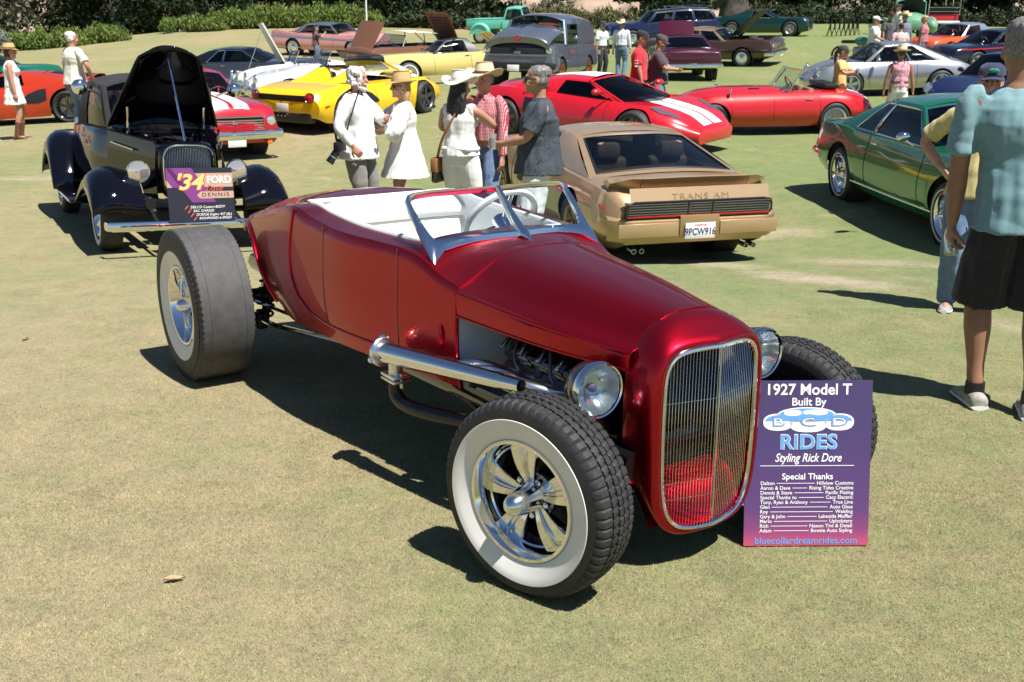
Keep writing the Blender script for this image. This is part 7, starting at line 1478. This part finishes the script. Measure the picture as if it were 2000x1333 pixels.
def ford_sign():
    T = thing('hot_rod_show_board', 'black and purple show board with orange 34 propped on the black hot rod', 'sign'); W_, H_ = .57, .47
    T.matrix_world = BR.matrix_world @ Matrix.Translation((2.04, -.0, .325)) @ Matrix.Rotation(PI/2, 4, 'Z') @ Matrix.Rotation(-.20, 4, 'X')
    nr = Vector((0, -1, 0)); rt = Vector((1, 0, 0)); up = Vector((0, 0, 1))
    m = mat('board_black', (.012, .013, .022), .4); P_ = mat('board_purple', (.16, .03, .17), .45); Tn = mat('board_tan', (.42, .27, .20), .5); O_ = mat('board_orange', (.85, .52, .16), .5); Wt = MATS['print_white']; Rd = mat('board_red', (.55, .08, .05), .5)
    bd = MB(); bd.box((0, .006, H_/2), (W_, .012, H_)); bd.build('panel', m, T)
    def q(pts, mm, k): MB().add([(x*W_, -.0008*k, z*H_) for x, z in pts], [tuple(range(len(pts)))]).build('print_patch', mm, T, smooth=False, recalc=False)
    q([(-.50, .64), (.50, .64), (.50, .90), (-.50, .90)], Tn, 1); q([(-.50, 1.), (-.12, 1.), (.22, .36), (-.14, .36)], P_, 2); q([(-.5, .78), (-.5, .995), (-.42, .995), (-.20, .64), (-.42, .64)], P_, 2); q([(-.06, .50), (0, .56), (.50, .56), (.50, .43), (0, .43), (-.04, .45)], Tn, 3)
    at = lambda u, v, k: frame_m((u*W_, -.0008*k, v*H_), rt, up)
    text_mesh("'34", .40*H_, Rd, T, at(-.19, .72, 4), bold=.05, shear=.35, ext=.0002, sx=1.1); text_mesh("'34", .40*H_, O_, T, at(-.195, .725, 6), bold=.02, shear=.35, ext=.0002, sx=1.1)
    text_mesh('FORD', .19*H_, Wt, T, at(.29, .77, 5), bold=.02, ext=.0002, sx=.92); text_mesh('Dave', .15*H_, Rd, T, at(.20, .61, 6), shear=.4, ext=.0002); text_mesh('DENNIS', .10*H_, m, T, at(.22, .495, 5), ext=.0002, space=1.3, sx=1.2)
    for i, t in enumerate(('DELCO Custom BODY', 'SAC CHASSIS', 'DODGE Engine 427 (6L)', 'RICHMOND 6-SPEED')): text_mesh(t, .065*H_, Wt, T, at(-.18+.04*i, .27-.07*i, 4), align='LEFT', shear=.2, ext=.0002); q([(-.27+.04*i, .235-.07*i), (-.25+.04*i, .235-.07*i), (-.20+.04*i, .30-.07*i), (-.225+.04*i, .30-.07*i)], Rd, 3)
ford_sign()

# ---------------------------------------------------------------- trucks
def panel_truck():
    G = mat('steel_grey_paint', (.17, .19, .235), .32, .6, 1., var=.03); T = thing('panel_truck', 'grey metallic fifties panel truck with its hood tipped open', 'truck')
    B = shape(2.25, -2.35, 1.94, 1.12, 1.10, 1.08, 1.42, -1.38, zb=.34, nose=.90, tail=.95, ar=.42, zw=.37, cowl=.85, rdeck=-1.9, noselen=.16, taillen=.1, ft=.03, rt=.02)
    B.build(G, T, openings=[(-2.1, .66, .5), (.92, 2.05, .6, 'engine_bay', M['black'])], rail=2)
    greenhouse(B, T, .86, .62, -2.20, -2.28, [(-2.25, 1.78), (-1, 1.86), (.5, 1.82), (.75, 1.76)], [(-2.3, .78), (0, .76), (.7, .70)], [(.05, .36)], G, glassm=M['midglass'], bow=.10, drop=.14, back=(.3, .8), trim=M['black'], v1=.80, apil=.04)
    part('display_card', mat('orange_sign', (.75, .13, .03), .5), T, lambda mb: mb.box((.62, .30, 1.42), (.01, .55, .36), Matrix.Rotation(-.25, 3, 'Y')))
    # clamshell hood tipped
    H_ = []
    for t in np.linspace(0, 1, 14):
        x = lerp(.90, 2.32, t); r = []
        for q in np.linspace(-1, 1, 17): w_ = lerp(.80, .82, t); r.append((x, q*w_, lerp(1.46, 1.26, t)-.12*t**4+.10*(1-abs(q)**2.4)-.10*abs(q)**6+.03*math.exp(-(q/.08)**2)))
        H_.append(r)
    ho = MB().grid(H_).build('hood', G, T); ho.modifiers.new('t', 'SOLIDIFY').thickness = .03
    lip = MB(); lip.grid([[(2.32-.05*k, q*.82, 1.14+.10*(1-abs(q)**2.4)-.10*abs(q)**6-.14*k) for k in (0, .5, 1)] for q in np.linspace(-1, 1, 15)]); lip.build('hood_lip', G, ho)
    part('hood_badge', MATS['red_lens'], T, lambda mb: mb.rbox((2.335, 0, 1.19), (.03, .14, .10), .02))
    part('grille_opening', M['black'], T, lambda mb: mb.rbox((2.22, 0, .88), (.12, 1.45, .22), .04)); part('grille_bar', G, T, lambda mb: (mb.rbox((2.29, 0, .80), (.06, 1.55, .06), .02), mb.rbox((2.30, 0, .86), (.05, .18, .08), .02)))
    o = MB(); bumper(o, 2.40, .95, .55, .16, .08, .04, .2); o.build('front_bumper', M['black'], T); plate(T, (2.45, -.05, .50), (1, 0, 0), '')
    for sg in (1, -1): lamp(T, (2.24, sg*.80, .93), .09, (1, 0, 0), ring=G); part('mirror', M['chrome'], T, lambda mb: mb.ball((.75, sg*1.08, 1.25), (.03, .06, .05), 8)); handle(T, B, -.05, 1.0, sg)
    part('door_lettering', mat('maroon_script', (.35, .03, .05), .5), T, lambda mb: mb.rbox((.35, B.w_at(.35, .88)+.003, .88), (.42, .006, .05), .002)); doorlines(T, B, (.80, -.18), .42, 1.05)
    lp = MB(); B.lips(lp, .03, sides=(1,)); lp = None
    wheels(T, 1.42, -1.38, .83, .83, .37, .24, .24, 'five', None, mat('bronze_wheel', (.45, .16, .06), .3, .8)); return stand(T, (2.25, .0), 1010, 176, 252)
panel_truck()
def pickup():
    G = mat('turquoise_paint', (.14, .52, .40), .4, 0, .8, var=.04); T = thing('turquoise_pickup', 'turquoise fifties step-side pickup truck by the dark trees', 'truck')
    B = Body(-.30, 2.45, zc=[(-.3, 1.18), (.9, 1.22), (1.4, 1.22), (2.2, 1.14), (2.45, .9)], zs=[(-.3, 1.15), (.9, 1.12), (1.5, 1.08), (2.3, .98), (2.45, .8)], ws=[(-.3, .80), (.8, .84), (1.6, .82), (2.45, .72)], wm=[(-.3, .86), (.8, .90), (1.6, .92), (2.45, .82)], zm=.8, zb=[(-.3, .50), (2.45, .52)], wb=[(-.3, .80), (2.45, .78)], arches=[(1.62, .45, .40)])
    B.build(G, T, openings=[(-.15, .80, .6)], rail=2); greenhouse(B, T, .92, .70, -.10, -.28, [(-.2, 1.80), (.3, 1.85), (.75, 1.80)], .68, [(.06, .92)], G, bow=.10, drop=.09, trim=M['chrome'], back=(.2, .88), glassm=M['midglass'])
    for sg in (1, -1):
        part('bed_side', G, T, lambda mb: (mb.rbox((-1.35, sg*.66, .98), (2.0, .04, .50), .015), mb.tube([(-2.35, sg*.66, 1.24), (-.36, sg*.66, 1.24)], .03, 8)))
        part('rear_fender', G, T, lambda mb: mb.loft([[(-1.55+r_*math.cos(a), sg*y, max(.50, .52+r_*math.sin(a)*.98)) for a in np.linspace(-.1, PI+.1, 16)] for r_, y in ((.50, .68), (.56, .72), (.56, .90), (.50, .97), (.46, .98), (.44, .94))]))
        part('tail_light', M['redlens'], T, lambda mb: mb.lathe([(.05, 0), (.045, .03), (.001, .04)], (-2.36, sg*.74, .85), (-1, 0, 0), 12)); lamp(T, (2.44, sg*.62, .90), .09, (1, 0, 0))
    part('tailgate', G, T, lambda mb: mb.rbox((-2.36, 0, .98), (.04, 1.30, .48), .012)); part('bed_floor', M['rust'], T, lambda mb: mb.rbox((-1.35, 0, .72), (2.0, 1.30, .05), .01))
    o = MB(); bumper(o, 2.60, .92, .60, .12, .06, .04, .1); o.build('front_bumper', M['white'], T)
    wheels(T, 1.62, -1.55, .80, .80, .40, .20, .21, 'cap', (.215, .25), M['white']); return stand(T, (-1.55, -.88), 938, 86, -18)
pickup()
def old_truck():
    G = mat('sage_green_paint', (.16, .36, .22), .45, 0, .6, var=.05); T = thing('sage_truck', 'sage green rounded forties truck with its hood lifted', 'truck')
    B = Body(-.3, 2.2, zc=[(-.3, 1.2), (.8, 1.25), (1.6, 1.2), (2.2, 1.0)], zs=[(-.3, 1.1), (.8, 1.1), (2.2, .9)], ws=[(-.3, .70), (.8, .62), (2.2, .40)], wm=[(-.3, .76), (.8, .70), (2.2, .46)], zm=.85, zb=.55, wb=[(-.3, .7), (2.2, .42)], crown=.7)
    B.build(G, T, openings=[(-.15, .60, .6)], rail=2); greenhouse(B, T, .75, .60, -.10, -.28, [(-.2, 1.78), (.3, 1.84), (.65, 1.78)], .60, [(.1, .85)], G, bow=.06, drop=.12, glassm=M['midglass'])
    for sg in (1, -1): part('front_fender', G, T, lambda mb: mb.ball((1.55, sg*.72, .72), (.68, .30, .36), 14)); lamp(T, (2.1, sg*.66, .92), .10, (1, 0, 0))
    open_panel(T, .8, 1.26, 1.0, .45, .35, R(55), M['dark'], 'hood'); part('flat_bed', G, T, lambda mb: mb.rbox((-1.4, 0, .85), (2.0, 1.7, .12), .02)); wheels(T, 1.55, -1.5, .76, .78, .38, .18, .21, 'cap', None, G); return stand(T, (1.55, .0), 1778, 84, 258)
old_truck()
def jitney():
    Rj = mat('fire_red_paint', (.45, .012, .015), .35, 0, .8, var=.05); T = thing('red_jitney', 'red open jitney with fringed white canopy on posts', 'jitney'); Ch = M['chrome']
    part('tub', Rj, T, lambda mb: (mb.rbox((-.3, 0, .72), (2.4, 1.6, .50), .06), mb.rbox((1.5, 0, .86), (1.1, 1.25, .45), .12)))
    part('canopy', mat('canopy_white', (.72, .68, .58), .8), T, lambda mb: mb.grid([[(x, y, 1.86+.06*(1-(y/.85)**2)-.05*((x+.2)/1.5)**4) for y in np.linspace(-.85, .85, 11)] for x in np.linspace(-1.7, 1.25, 12)]))
    P = [(-1.7, -.85), (1.25, -.85), (1.25, .85), (-1.7, .85), (-1.7, -.85)]; fr = []
    for a, b in zip(P[:-1], P[1:]): fr += [(lerp(a[0], b[0], t), lerp(a[1], b[1], t)) for t in np.linspace(0, 1, 30)[:-1]]
    part('fringe', mat('fringe_cream', (.60, .54, .38), .9), T, lambda mb: mb.grid([[(x*1.005, y*1.005, 1.835), (x*1.01, y*1.01, 1.74-.035*(i % 2))] for i, (x, y) in enumerate(fr)], cu=True))
    for x in (-1.6, -.3, 1.0):
        for sg in (1, -1): part('post', Ch, T, lambda mb: mb.tube([(x, sg*.78, .95), (x, sg*.78, 1.85)], .022, 8))
    for x in (-1.1, -.2, .6): part('bench', M['black'], T, lambda mb: (mb.rbox((x, 0, .90), (.45, 1.3, .12), .04), mb.rbox((x-.22, 0, 1.15), (.10, 1.3, .45), .04)))
    for z in (1.1, 1.3): part('rail', Ch, T, lambda mb: mb.tube([(-1.55, -.78, z), (-1.55, .78, z)], .018, 8))
    part('rear_bumper', M['white'], T, lambda mb: mb.rbox((-1.62, 0, .56), (.08, 1.7, .14), .03))
    for sg in (1, -1): part('tail_light', M['redlens'], T, lambda mb: mb.rbox((-1.53, sg*.65, .80), (.04, .12, .08), .02)); lamp(T, (2.06, sg*.45, .90), .09, (1, 0, 0))
    wheels(T, 1.35, -.95, .72, .72, .33, .18, .19, 'cap', None, M['white']); return stand(T, (-1.55, 0), 1838, 66, 84)
jitney()
def motorbike():
    T = thing('motorcycle', 'vintage green motorcycle behind the woman in yellow', 'motorcycle'); G = mat('teal_green_paint', (.02, .16, .13), .3, 0, 1.)
    for x in (.70, -.70): 
        o = MB().lathe([(.24, -.05), (.31, -.055), (.33, 0), (.31, .055), (.24, .05)], (x, 0, .33), (0, 1, 0), 30).build('wheel', M['rubber'], T); MB().lathe([(.24, -.04), (.25, 0), (.24, .04), (.05, .03), (.05, -.03), (.24, -.04)], (x, 0, .33), (0, 1, 0), 24).build('rim', M['chrome'], o)
    for x in (.74, -.72): part('mudguard', G, T, lambda mb: mb.lathe([(.36, -.08), (.38, 0), (.36, .08)], (x, 0, .34), (0, 1, 0), 16, arc=(.3, 2.8)))
    part('fuel_tank', G, T, lambda mb: mb.ball((.18, 0, .82), (.30, .16, .15), 12)); part('seat', M['black'], T, lambda mb: mb.rbox((-.32, 0, .80), (.55, .26, .11), .05)); part('engine', M['dullmetal'], T, lambda mb: (mb.rbox((.10, 0, .48), (.42, .28, .30), .06), mb.lathe([(.12, 0), (.12, .25)], (.14, 0, .5), (.2, 0, 1), 16)))
    part('fork', M['chrome'], T, lambda mb: (mb.tube([(.72, .09, .33), (.52, .09, 1.02)], .022, 8), mb.tube([(.72, -.09, .33), (.52, -.09, 1.02)], .022, 8), mb.tube([(.40, -.38, 1.10), (.52, 0, 1.04), (.40, .38, 1.10)], .016, 8))); lamp(T, (.66, 0, .92), .09, (1, 0, 0)); part('exhaust', M['chrome'], T, lambda mb: mb.tube([(.25, -.18, .45), (.1, -.2, .28), (-.9, -.2, .30)], .035, 10))
    part('windshield', M['midglass'], T, lambda mb: mb.grid([[(.60-.10*t, .24*q, 1.05+.40*t) for t in np.linspace(0, 1, 4)] for q in np.linspace(-1, 1, 7)])); part('stand', M['black'], T, lambda mb: mb.tube([(0, .08, .35), (-.05, .28, .0)], .014, 6))
    return stand(T, (0, 0), 1672, 128, -50)
motorbike()
def pram():
    T = thing('folding_chair', 'blue folding camp chair beside the white roadster', 'chair', tuple(gp(604, 143)), R(200)); Bc = cloth('blue_canvas', (.10, .14, .28))
    part('seat', Bc, T, lambda mb: mb.rbox((0, 0, .45), (.48, .50, .03), .01)); part('backrest', Bc, T, lambda mb: mb.rbox((-.30, 0, .78), (.03, .50, .55), .01, Matrix.Rotation(-.25, 3, 'Y')))
    for sx in (.22, -.22):
        for sy in (.24, -.24): part('leg', M['dullmetal'], T, lambda mb: mb.tube([(sx, sy, 0), (-sx*.8, sy, .62)], .012, 6))
    for sy in (.26, -.26): part('armrest', M['black'], T, lambda mb: mb.rbox((-.02, sy, .63), (.45, .05, .025), .01))
pram()
def rack():
    p0, p1 = gp(1614, 72), gp(1676, 69); n = 7
    for i in range(n):
        q = lerp(V3(p0), V3(p1), (i+.5)/n); T = thing('stacked_folding_chair', 'black folding chair leaning in the row beside the dark green grand tourer', 'chair', tuple(q), R(-20+2*i), 'folding chairs in a leaning row')
        part('frame', M['black'], T, lambda mb: (mb.tube([(-.10, -.22, 0), (.12, -.22, .85), (.12, .22, .85), (-.10, .22, 0)], .016, 6), mb.tube([(.16, -.20, 0), (.0, -.20, .55)], .014, 6), mb.tube([(.16, .20, 0), (.0, .20, .55)], .014, 6)))
        part('seat', M['black'], T, lambda mb: mb.rbox((.05, 0, .48), (.06, .40, .34), .02)); part('backrest', M['black'], T, lambda mb: mb.rbox((.10, 0, .74), (.03, .40, .16), .01))
rack()

# ---------------------------------------------------------------- hills, trees, shrubs
def leaf_mat(name, c, var=.35):
    m, t, b = node_mat(name); N = t.nodes.new; g = N('ShaderNodeNewGeometry'); r = N('ShaderNodeValToRGB'); e = r.color_ramp.elements
    e[0].color = tuple(x*(1-var) for x in c)+(1,); e[1].color = tuple(min(1, x*(1+var)) for x in c)+(1,); t.links.new(g.outputs['Random Per Island'], r.inputs[0]); t.links.new(r.outputs[0], b.inputs['Base Color'])
    b.inputs['Roughness'].default_value = .6; setc(b, 'Specular IOR Level', .25); return m
def leaf_cloud(centers, radii, n, size, up=0., stretch=1.6, shell=.55):
    """n leaf faces spread through blobs"""
    centers = np.array(centers); radii = np.array(radii); wt = radii.prod(1)**.66; idx = RNG.choice(len(centers), n, p=wt/wt.sum())
    d = RNG.normal(size=(n, 3)); d /= np.linalg.norm(d, axis=1)[:, None]; rr = shell+(1-shell)*RNG.random(n)**.7; rr *= RNG.uniform(.78, 1.12, n); P = centers[idx]+d*radii[idx]*rr[:, None]
    a = RNG.normal(size=(n, 3)); a[:, 2] += up*3; a /= np.linalg.norm(a, axis=1)[:, None]; b = np.cross(a, RNG.normal(size=(n, 3))); b /= np.linalg.norm(b, axis=1)[:, None]
    s = size*RNG.uniform(.6, 1.35, n)[:, None]; V = np.stack([P-a*s*stretch*.5, P+b*s*.42, P+a*s*stretch*.5, P-b*s*.42], 1); return V.reshape(-1, 3), np.arange(4*n).reshape(-1, 4)
def cloud_obj(nm, V, F_, m, parent):
    me = bpy.data.meshes.new(nm); me.from_pydata(V.tolist(), [], F_.tolist()); me.materials.append(m); return obj(nm, me, parent)
bark = mat('bark', (.085, .065, .05), .9, var=.35, vscale=9, bump=.8, bscale=22)
def tree(label, x, y, h, rw, m, n=5200, size=.34, low=.12, group='trees along the far edge', cat='tree', trunk=.28, name='oak_tree'):
    T = thing(name, label, cat, (x, y, zt(x, y)), random.uniform(0, 6), group); cs = []; rs = []
    for k in range(22):
        a = random.uniform(0, 2*PI); q = math.sqrt(random.random())*.72; z = lerp(h*low+rw*.2, h*.88, random.random()); sp = math.sin(PI*min(.95, max(.18, (z/h)**.75)))**.6; cs.append((rw*q*sp*math.cos(a), rw*q*sp*math.sin(a), z)); r = rw*random.uniform(.24, .42); rs.append((r, r, r*.72))
    V, F_ = leaf_cloud(cs, rs, int(n*1.5), size*.78); cloud_obj('crown', V, F_, m, T)
    t = MB(); t.tube([(0, 0, -.3), (.05, .02, h*.2), (-.05, .1, h*.45), (0, 0, h*.7)], [trunk*1.3, trunk, trunk*.75, trunk*.3], 10)
    for k in range(6): c = cs[k*3]; t.tube([(0, 0, h*.22), (c[0]*.5, c[1]*.5, lerp(h*.3, c[2], .5)), c], [trunk*.5, trunk*.3, trunk*.08], 6)
    t.build('trunk', bark, T)
dk = leaf_mat('leaf_dark_oak', (.024, .040, .018)); md = leaf_mat('leaf_mid', (.040, .058, .026)); ol = leaf_mat('leaf_olive_grey', (.070, .078, .050)); yg = leaf_mat('leaf_yellow_green', (.115, .165, .035)); dry = leaf_mat('leaf_dry', (.16, .13, .075))
def hills():
    mb = MB(); xs = np.linspace(-160, 170, 70); G = []
    for j, y in enumerate(np.linspace(92, 210, 24)):
        G.append([(x, y, 2.+13*sstep(95, 150, y)+16*sstep(120, 210, y)+2.5*noise.noise(Vector((x*.03, y*.03, 0)))+1.0*noise.noise(Vector((x*.12, y*.12, 3)))) for x in xs])
    m = mat('dry_hillside', (.30, .22, .16), .95, var=.35, vscale=.35, bump=.6, bscale=1.5); struct(mb.grid(G).build('hill', m, recalc=False))
    cs = []; rs = []
    for k in range(420):
        x, y = random.uniform(-120, 130), random.uniform(100, 185); z = 2.+13*sstep(95, 150, y)+16*sstep(120, 210, y)+2.5*noise.noise(Vector((x*.03, y*.03, 0))); r = random.uniform(.8, 2.2); cs.append((x, y, z+r*.3)); rs.append((r, r, r*.7))
    V, F_ = leaf_cloud(cs, rs, 26000, .55); o = cloud_obj('hillside_scrub', V, F_, leaf_mat('leaf_scrub', (.12, .115, .075)), None); tag(o, 'grey green dry scrub covering the far hillside', 'scrub', kind='stuff')
hills()
WHERE = {-60: 'at the outer end of the left bank', 70: 'behind the woman in the short white dress', 180: 'behind the man in the cream shirt', 255: 'between the left bank and the crest shrubs', 335: 'behind the raised hood of the black hot rod', 420: 'behind the grey grand tourer', 505: 'behind the tail of the pink hardtop', 590: 'behind the roof of the pink hardtop', 670: 'behind the nose of the pink hardtop', 745: 'beside the white flag pole', 815: 'behind the bronze car', 885: 'behind the raised bronze boot lid', 950: 'behind the turquoise pickup', 1270: 'low and round behind the navy wagon', 1345: 'left of the big oak trunk', 1500: 'right of the big oak trunk', 1580: 'behind the dark green grand tourer', 1665: 'behind the row of folding chairs', 1745: 'behind the people by the sage truck', 1840: 'behind the red jitney', 1925: 'behind the cart path', 2020: 'at the far end of the cart path'}
def X(px, y): return (px-1000)/2000.*y*1.0+0.0     # lateral place of a distant tree
for (px, y, h, rw, m, n) in ((-60, 84, 9, 5.5, ol, 4600), (70, 88, 10, 6, ol, 4600), (180, 92, 9, 5, md, 4000), (255, 90, 9.5, 5.0, dk, 5200), (335, 86, 10, 5.0, dk, 5600), (420, 90, 10, 5.5, dk, 5200), (505, 94, 10, 5.5, md, 4600), (590, 92, 11, 5.5, dk, 5200), (670, 94, 10, 5., md, 4600), (745, 86, 10.5, 5.2, dk, 5600), (815, 82, 10, 4.8, dk, 5600), (885, 84, 10.5, 5.0, dk, 5600), (950, 90, 9.5, 4.6, md, 4400), (1270, 80, 6.0, 3.6, md, 4200), (1345, 88, 6.0, 3.2, ol, 3400), (1500, 92, 9, 5., md, 4400), (1580, 88, 9.5, 5.2, dk, 5000), (1665, 86, 9.5, 5.2, md, 5000), (1745, 88, 10, 5.4, dk, 5200), (1840, 92, 10, 5.5, md, 5000), (1925, 88, 10, 5.4, dk, 5200), (2020, 86, 10, 5.5, dk, 5200)):
    kind = {id(dk): 'dense dark green oak', id(md): 'mid green leafy tree', id(ol): 'pale olive grey tree'}[id(m)]
    tree(kind+' '+WHERE[px], X(px, y), y, h, rw, m, n, low=.03 if m is not ol else .06, group={id(dk): 'dark oaks', id(md): 'mid green trees', id(ol): 'olive grey trees'}[id(m)])
def big_trunk():
    x, y = X(1412, 62), 62.; T = thing('oak_tree', 'big oak with thick pale barked trunk rising out of the picture', 'tree', (x, y, zt(x, y)))
    t = MB(); t.tube([(0, 0, -.4), (0, 0, .3), (.05, 0, 1.2), (-.1, .1, 2.6), (.1, 0, 4.5), (.3, .2, 7)], [1.25, 1.0, .86, .80, .70, .5], 22); t.tube([(.3, 0, 2.4), (1.6, .3, 5), (3.5, .4, 8)], [.55, .42, .2], 12); t.tube([(-.2, 0, 3.2), (-1.8, -.3, 6), (-3.5, 0, 8.5)], [.5, .36, .2], 12)
    t.build('trunk', mat('oak_bark', (.06, .05, .042), .9, var=.6, vscale=3, bump=1., bscale=9), T); cs = []; rs = []
    for k in range(22): a = random.uniform(0, 6.28); q = random.uniform(0, 5.5); cs.append((q*math.cos(a), q*math.sin(a), random.uniform(7, 10.5))); r = random.uniform(1.2, 2.2); rs.append((r, r, r*.7))
    V, F_ = leaf_cloud(cs, rs, 6000, .34); cloud_obj('crown', V, F_, dk, T)
big_trunk()
def shrub(label, px, y, w_, h, m, n, size=.16, group=None, name='shrub', blades=True):
    size *= .62; n = int(n*2.1)
    x = X(px, y); T = thing(name, label, 'shrub', (x, y, zt(x, y)), 0, group); cs = []; rs = []
    for k in range(26): a = random.uniform(-1, 1); hh = h*(1-.35*abs(a)**2)*random.uniform(.55, 1); cs.append((a*w_, random.uniform(-.8, .8), hh*.5)); rs.append((w_*.12+.25, .6, hh*.55))
    V, F_ = leaf_cloud(cs, rs, n, size, up=.7 if blades else 0, stretch=2.6, shell=.3); V[:, 2] = np.maximum(V[:, 2], -.05); cloud_obj('foliage', V, F_, m, T)
    st = MB()
    for k in range(9): c = cs[k]; st.tube([(c[0]*.9, c[1], -.1), (c[0], c[1], c[2])], [.03, .012], 5)
    st.build('stems', bark, T)
for px, y, w_, h in ((75, 70, 2.6, 1.25), (150, 70, 2.6, 1.4), (220, 71, 2.2, 1.45)): shrub({75: 'low yellow green shrub behind the woman in the straw hat', 150: 'low yellow green shrub behind the man in the cream shirt', 220: 'low yellow green shrub nearest the dark oaks on the left bank'}[px], px, y, w_, h, yg, 3400, group='yellow green shrubs on the left bank')
for px, y, w_, h in ((400, 74, 2.2, 1.2), (455, 75, 2.4, 1.35), (520, 75, 2.6, 1.7), (580, 75, 2.4, 1.9), (640, 75, 2.6, 1.9), (695, 75, 2.2, 1.75)): shrub({400: 'lowest yellow green shrub at the start of the crest row', 455: 'yellow green shrub on the crest behind the grey grand tourer', 520: 'yellow green shrub on the crest by the tail of the pink hardtop', 580: 'tall yellow green shrub right behind the roof of the pink hardtop', 640: 'tall yellow green shrub behind the hood of the pink hardtop', 695: 'yellow green shrub next to the white flag pole'}[px], px, y, w_, h, yg, 3600, group='yellow green shrubs on the crest')
shrub('pale silver green bush at the left end of the shrubs', 5, 68, 1.8, 1.9, leaf_mat('leaf_silver', (.20, .22, .19)), 2600, blades=False)
for px, y, w_, h in ((1065, 78, 2.8, 2.2), (1130, 78, 2.8, 2.0), (1190, 79, 2.4, 1.9)): shrub({1065: 'dry brush behind the grey panel truck roof', 1130: 'dry brush between panel truck and the men holding papers', 1190: 'dry brush behind the two men holding papers'}[px], px, y, w_, h, leaf_mat('leaf_brush', (.13, .13, .055)), 3600, group='dry brush on the bank')
for px, y, w_, h in ((830, 76, 2.6, 1.3), (905, 76, 2.6, 1.4)): shrub({830: 'low dark bush behind the bronze car', 905: 'low dark bush left of the turquoise pickup'}[px], px, y, w_, h, md, 3000, size=.2, group='low dark bushes', blades=False)
for px, y, w_, h in ((1480, 76, 3, 1.6), (1560, 78, 3., 1.6), (1650, 80, 3., 1.5), (1730, 80, 3, 1.6), (1870, 84, 3.5, 1.8), (1960, 82, 3.5, 2.2)): shrub({1480: 'leafy undergrowth beside the big oak trunk', 1560: 'leafy undergrowth behind the dark green grand tourer', 1650: 'leafy undergrowth behind the folding chairs', 1730: 'leafy undergrowth behind the group of people in hats', 1870: 'leafy undergrowth between red jitney and cart path', 1960: 'tall leafy undergrowth beyond the cart path'}[px], px, y, w_, h, md, 3000, size=.2, group='undergrowth on the right', blades=False)
# cart path, flagpole, fallen leaves
def path():
    P = [gp(p, q)[:2] for p, q in ((1868, 43), (1900, 46), (1950, 51), (2000, 57), (2060, 64))]; P = [(a[0], min(a[1], 82)) for a in P]; G = []
    for i, (x, y) in enumerate(chaikin(P, 2)): G.append([(x, y+d, zt(x, y+d)+.03) for d in (-1.3, -.4, .4, 1.3)])
    struct(MB().grid(G).build('cart_path', mat('path_concrete', (.42, .36, .28), .9, var=.15, vscale=1.5)))
path()
fp = gp(717, 66); T = thing('flag_pole', 'thin white pole standing on the crest behind the pink hardtop', 'pole', tuple(fp)); part('shaft', mat('pole_white', (.72, .74, .75), .4), T, lambda mb: mb.tube([(0, 0, -.2), (0, 0, 7.)], [.055, .035], 10)); part('foot', M['dullmetal'], T, lambda mb: mb.lathe([(.14, 0), (.12, .05), (.05, .07)], (0, 0, 0), (0, 0, 1), 14))
for i, (px, py) in enumerate(((341, 1138), (51, 665))):
    p = gp(px, py); o = MB().grid([[(.035*(t-.5)*2, .014*math.sin(PI*t)*q, .014+.006*q*q+.004*math.sin(5*t)) for q in (-1, 0, 1)] for t in np.linspace(0, 1, 7)]).build('fallen_leaf', mat('dry_leaf', (.42, .26, .15), .7, var=.2)); o.location = tuple(p); o.rotation_euler = (0, 0, .4+i); tag(o, ['dry curled leaf on the grass in front of the red roadster', 'dry curled leaf on the grass left of the rear slick'][i], 'leaf')
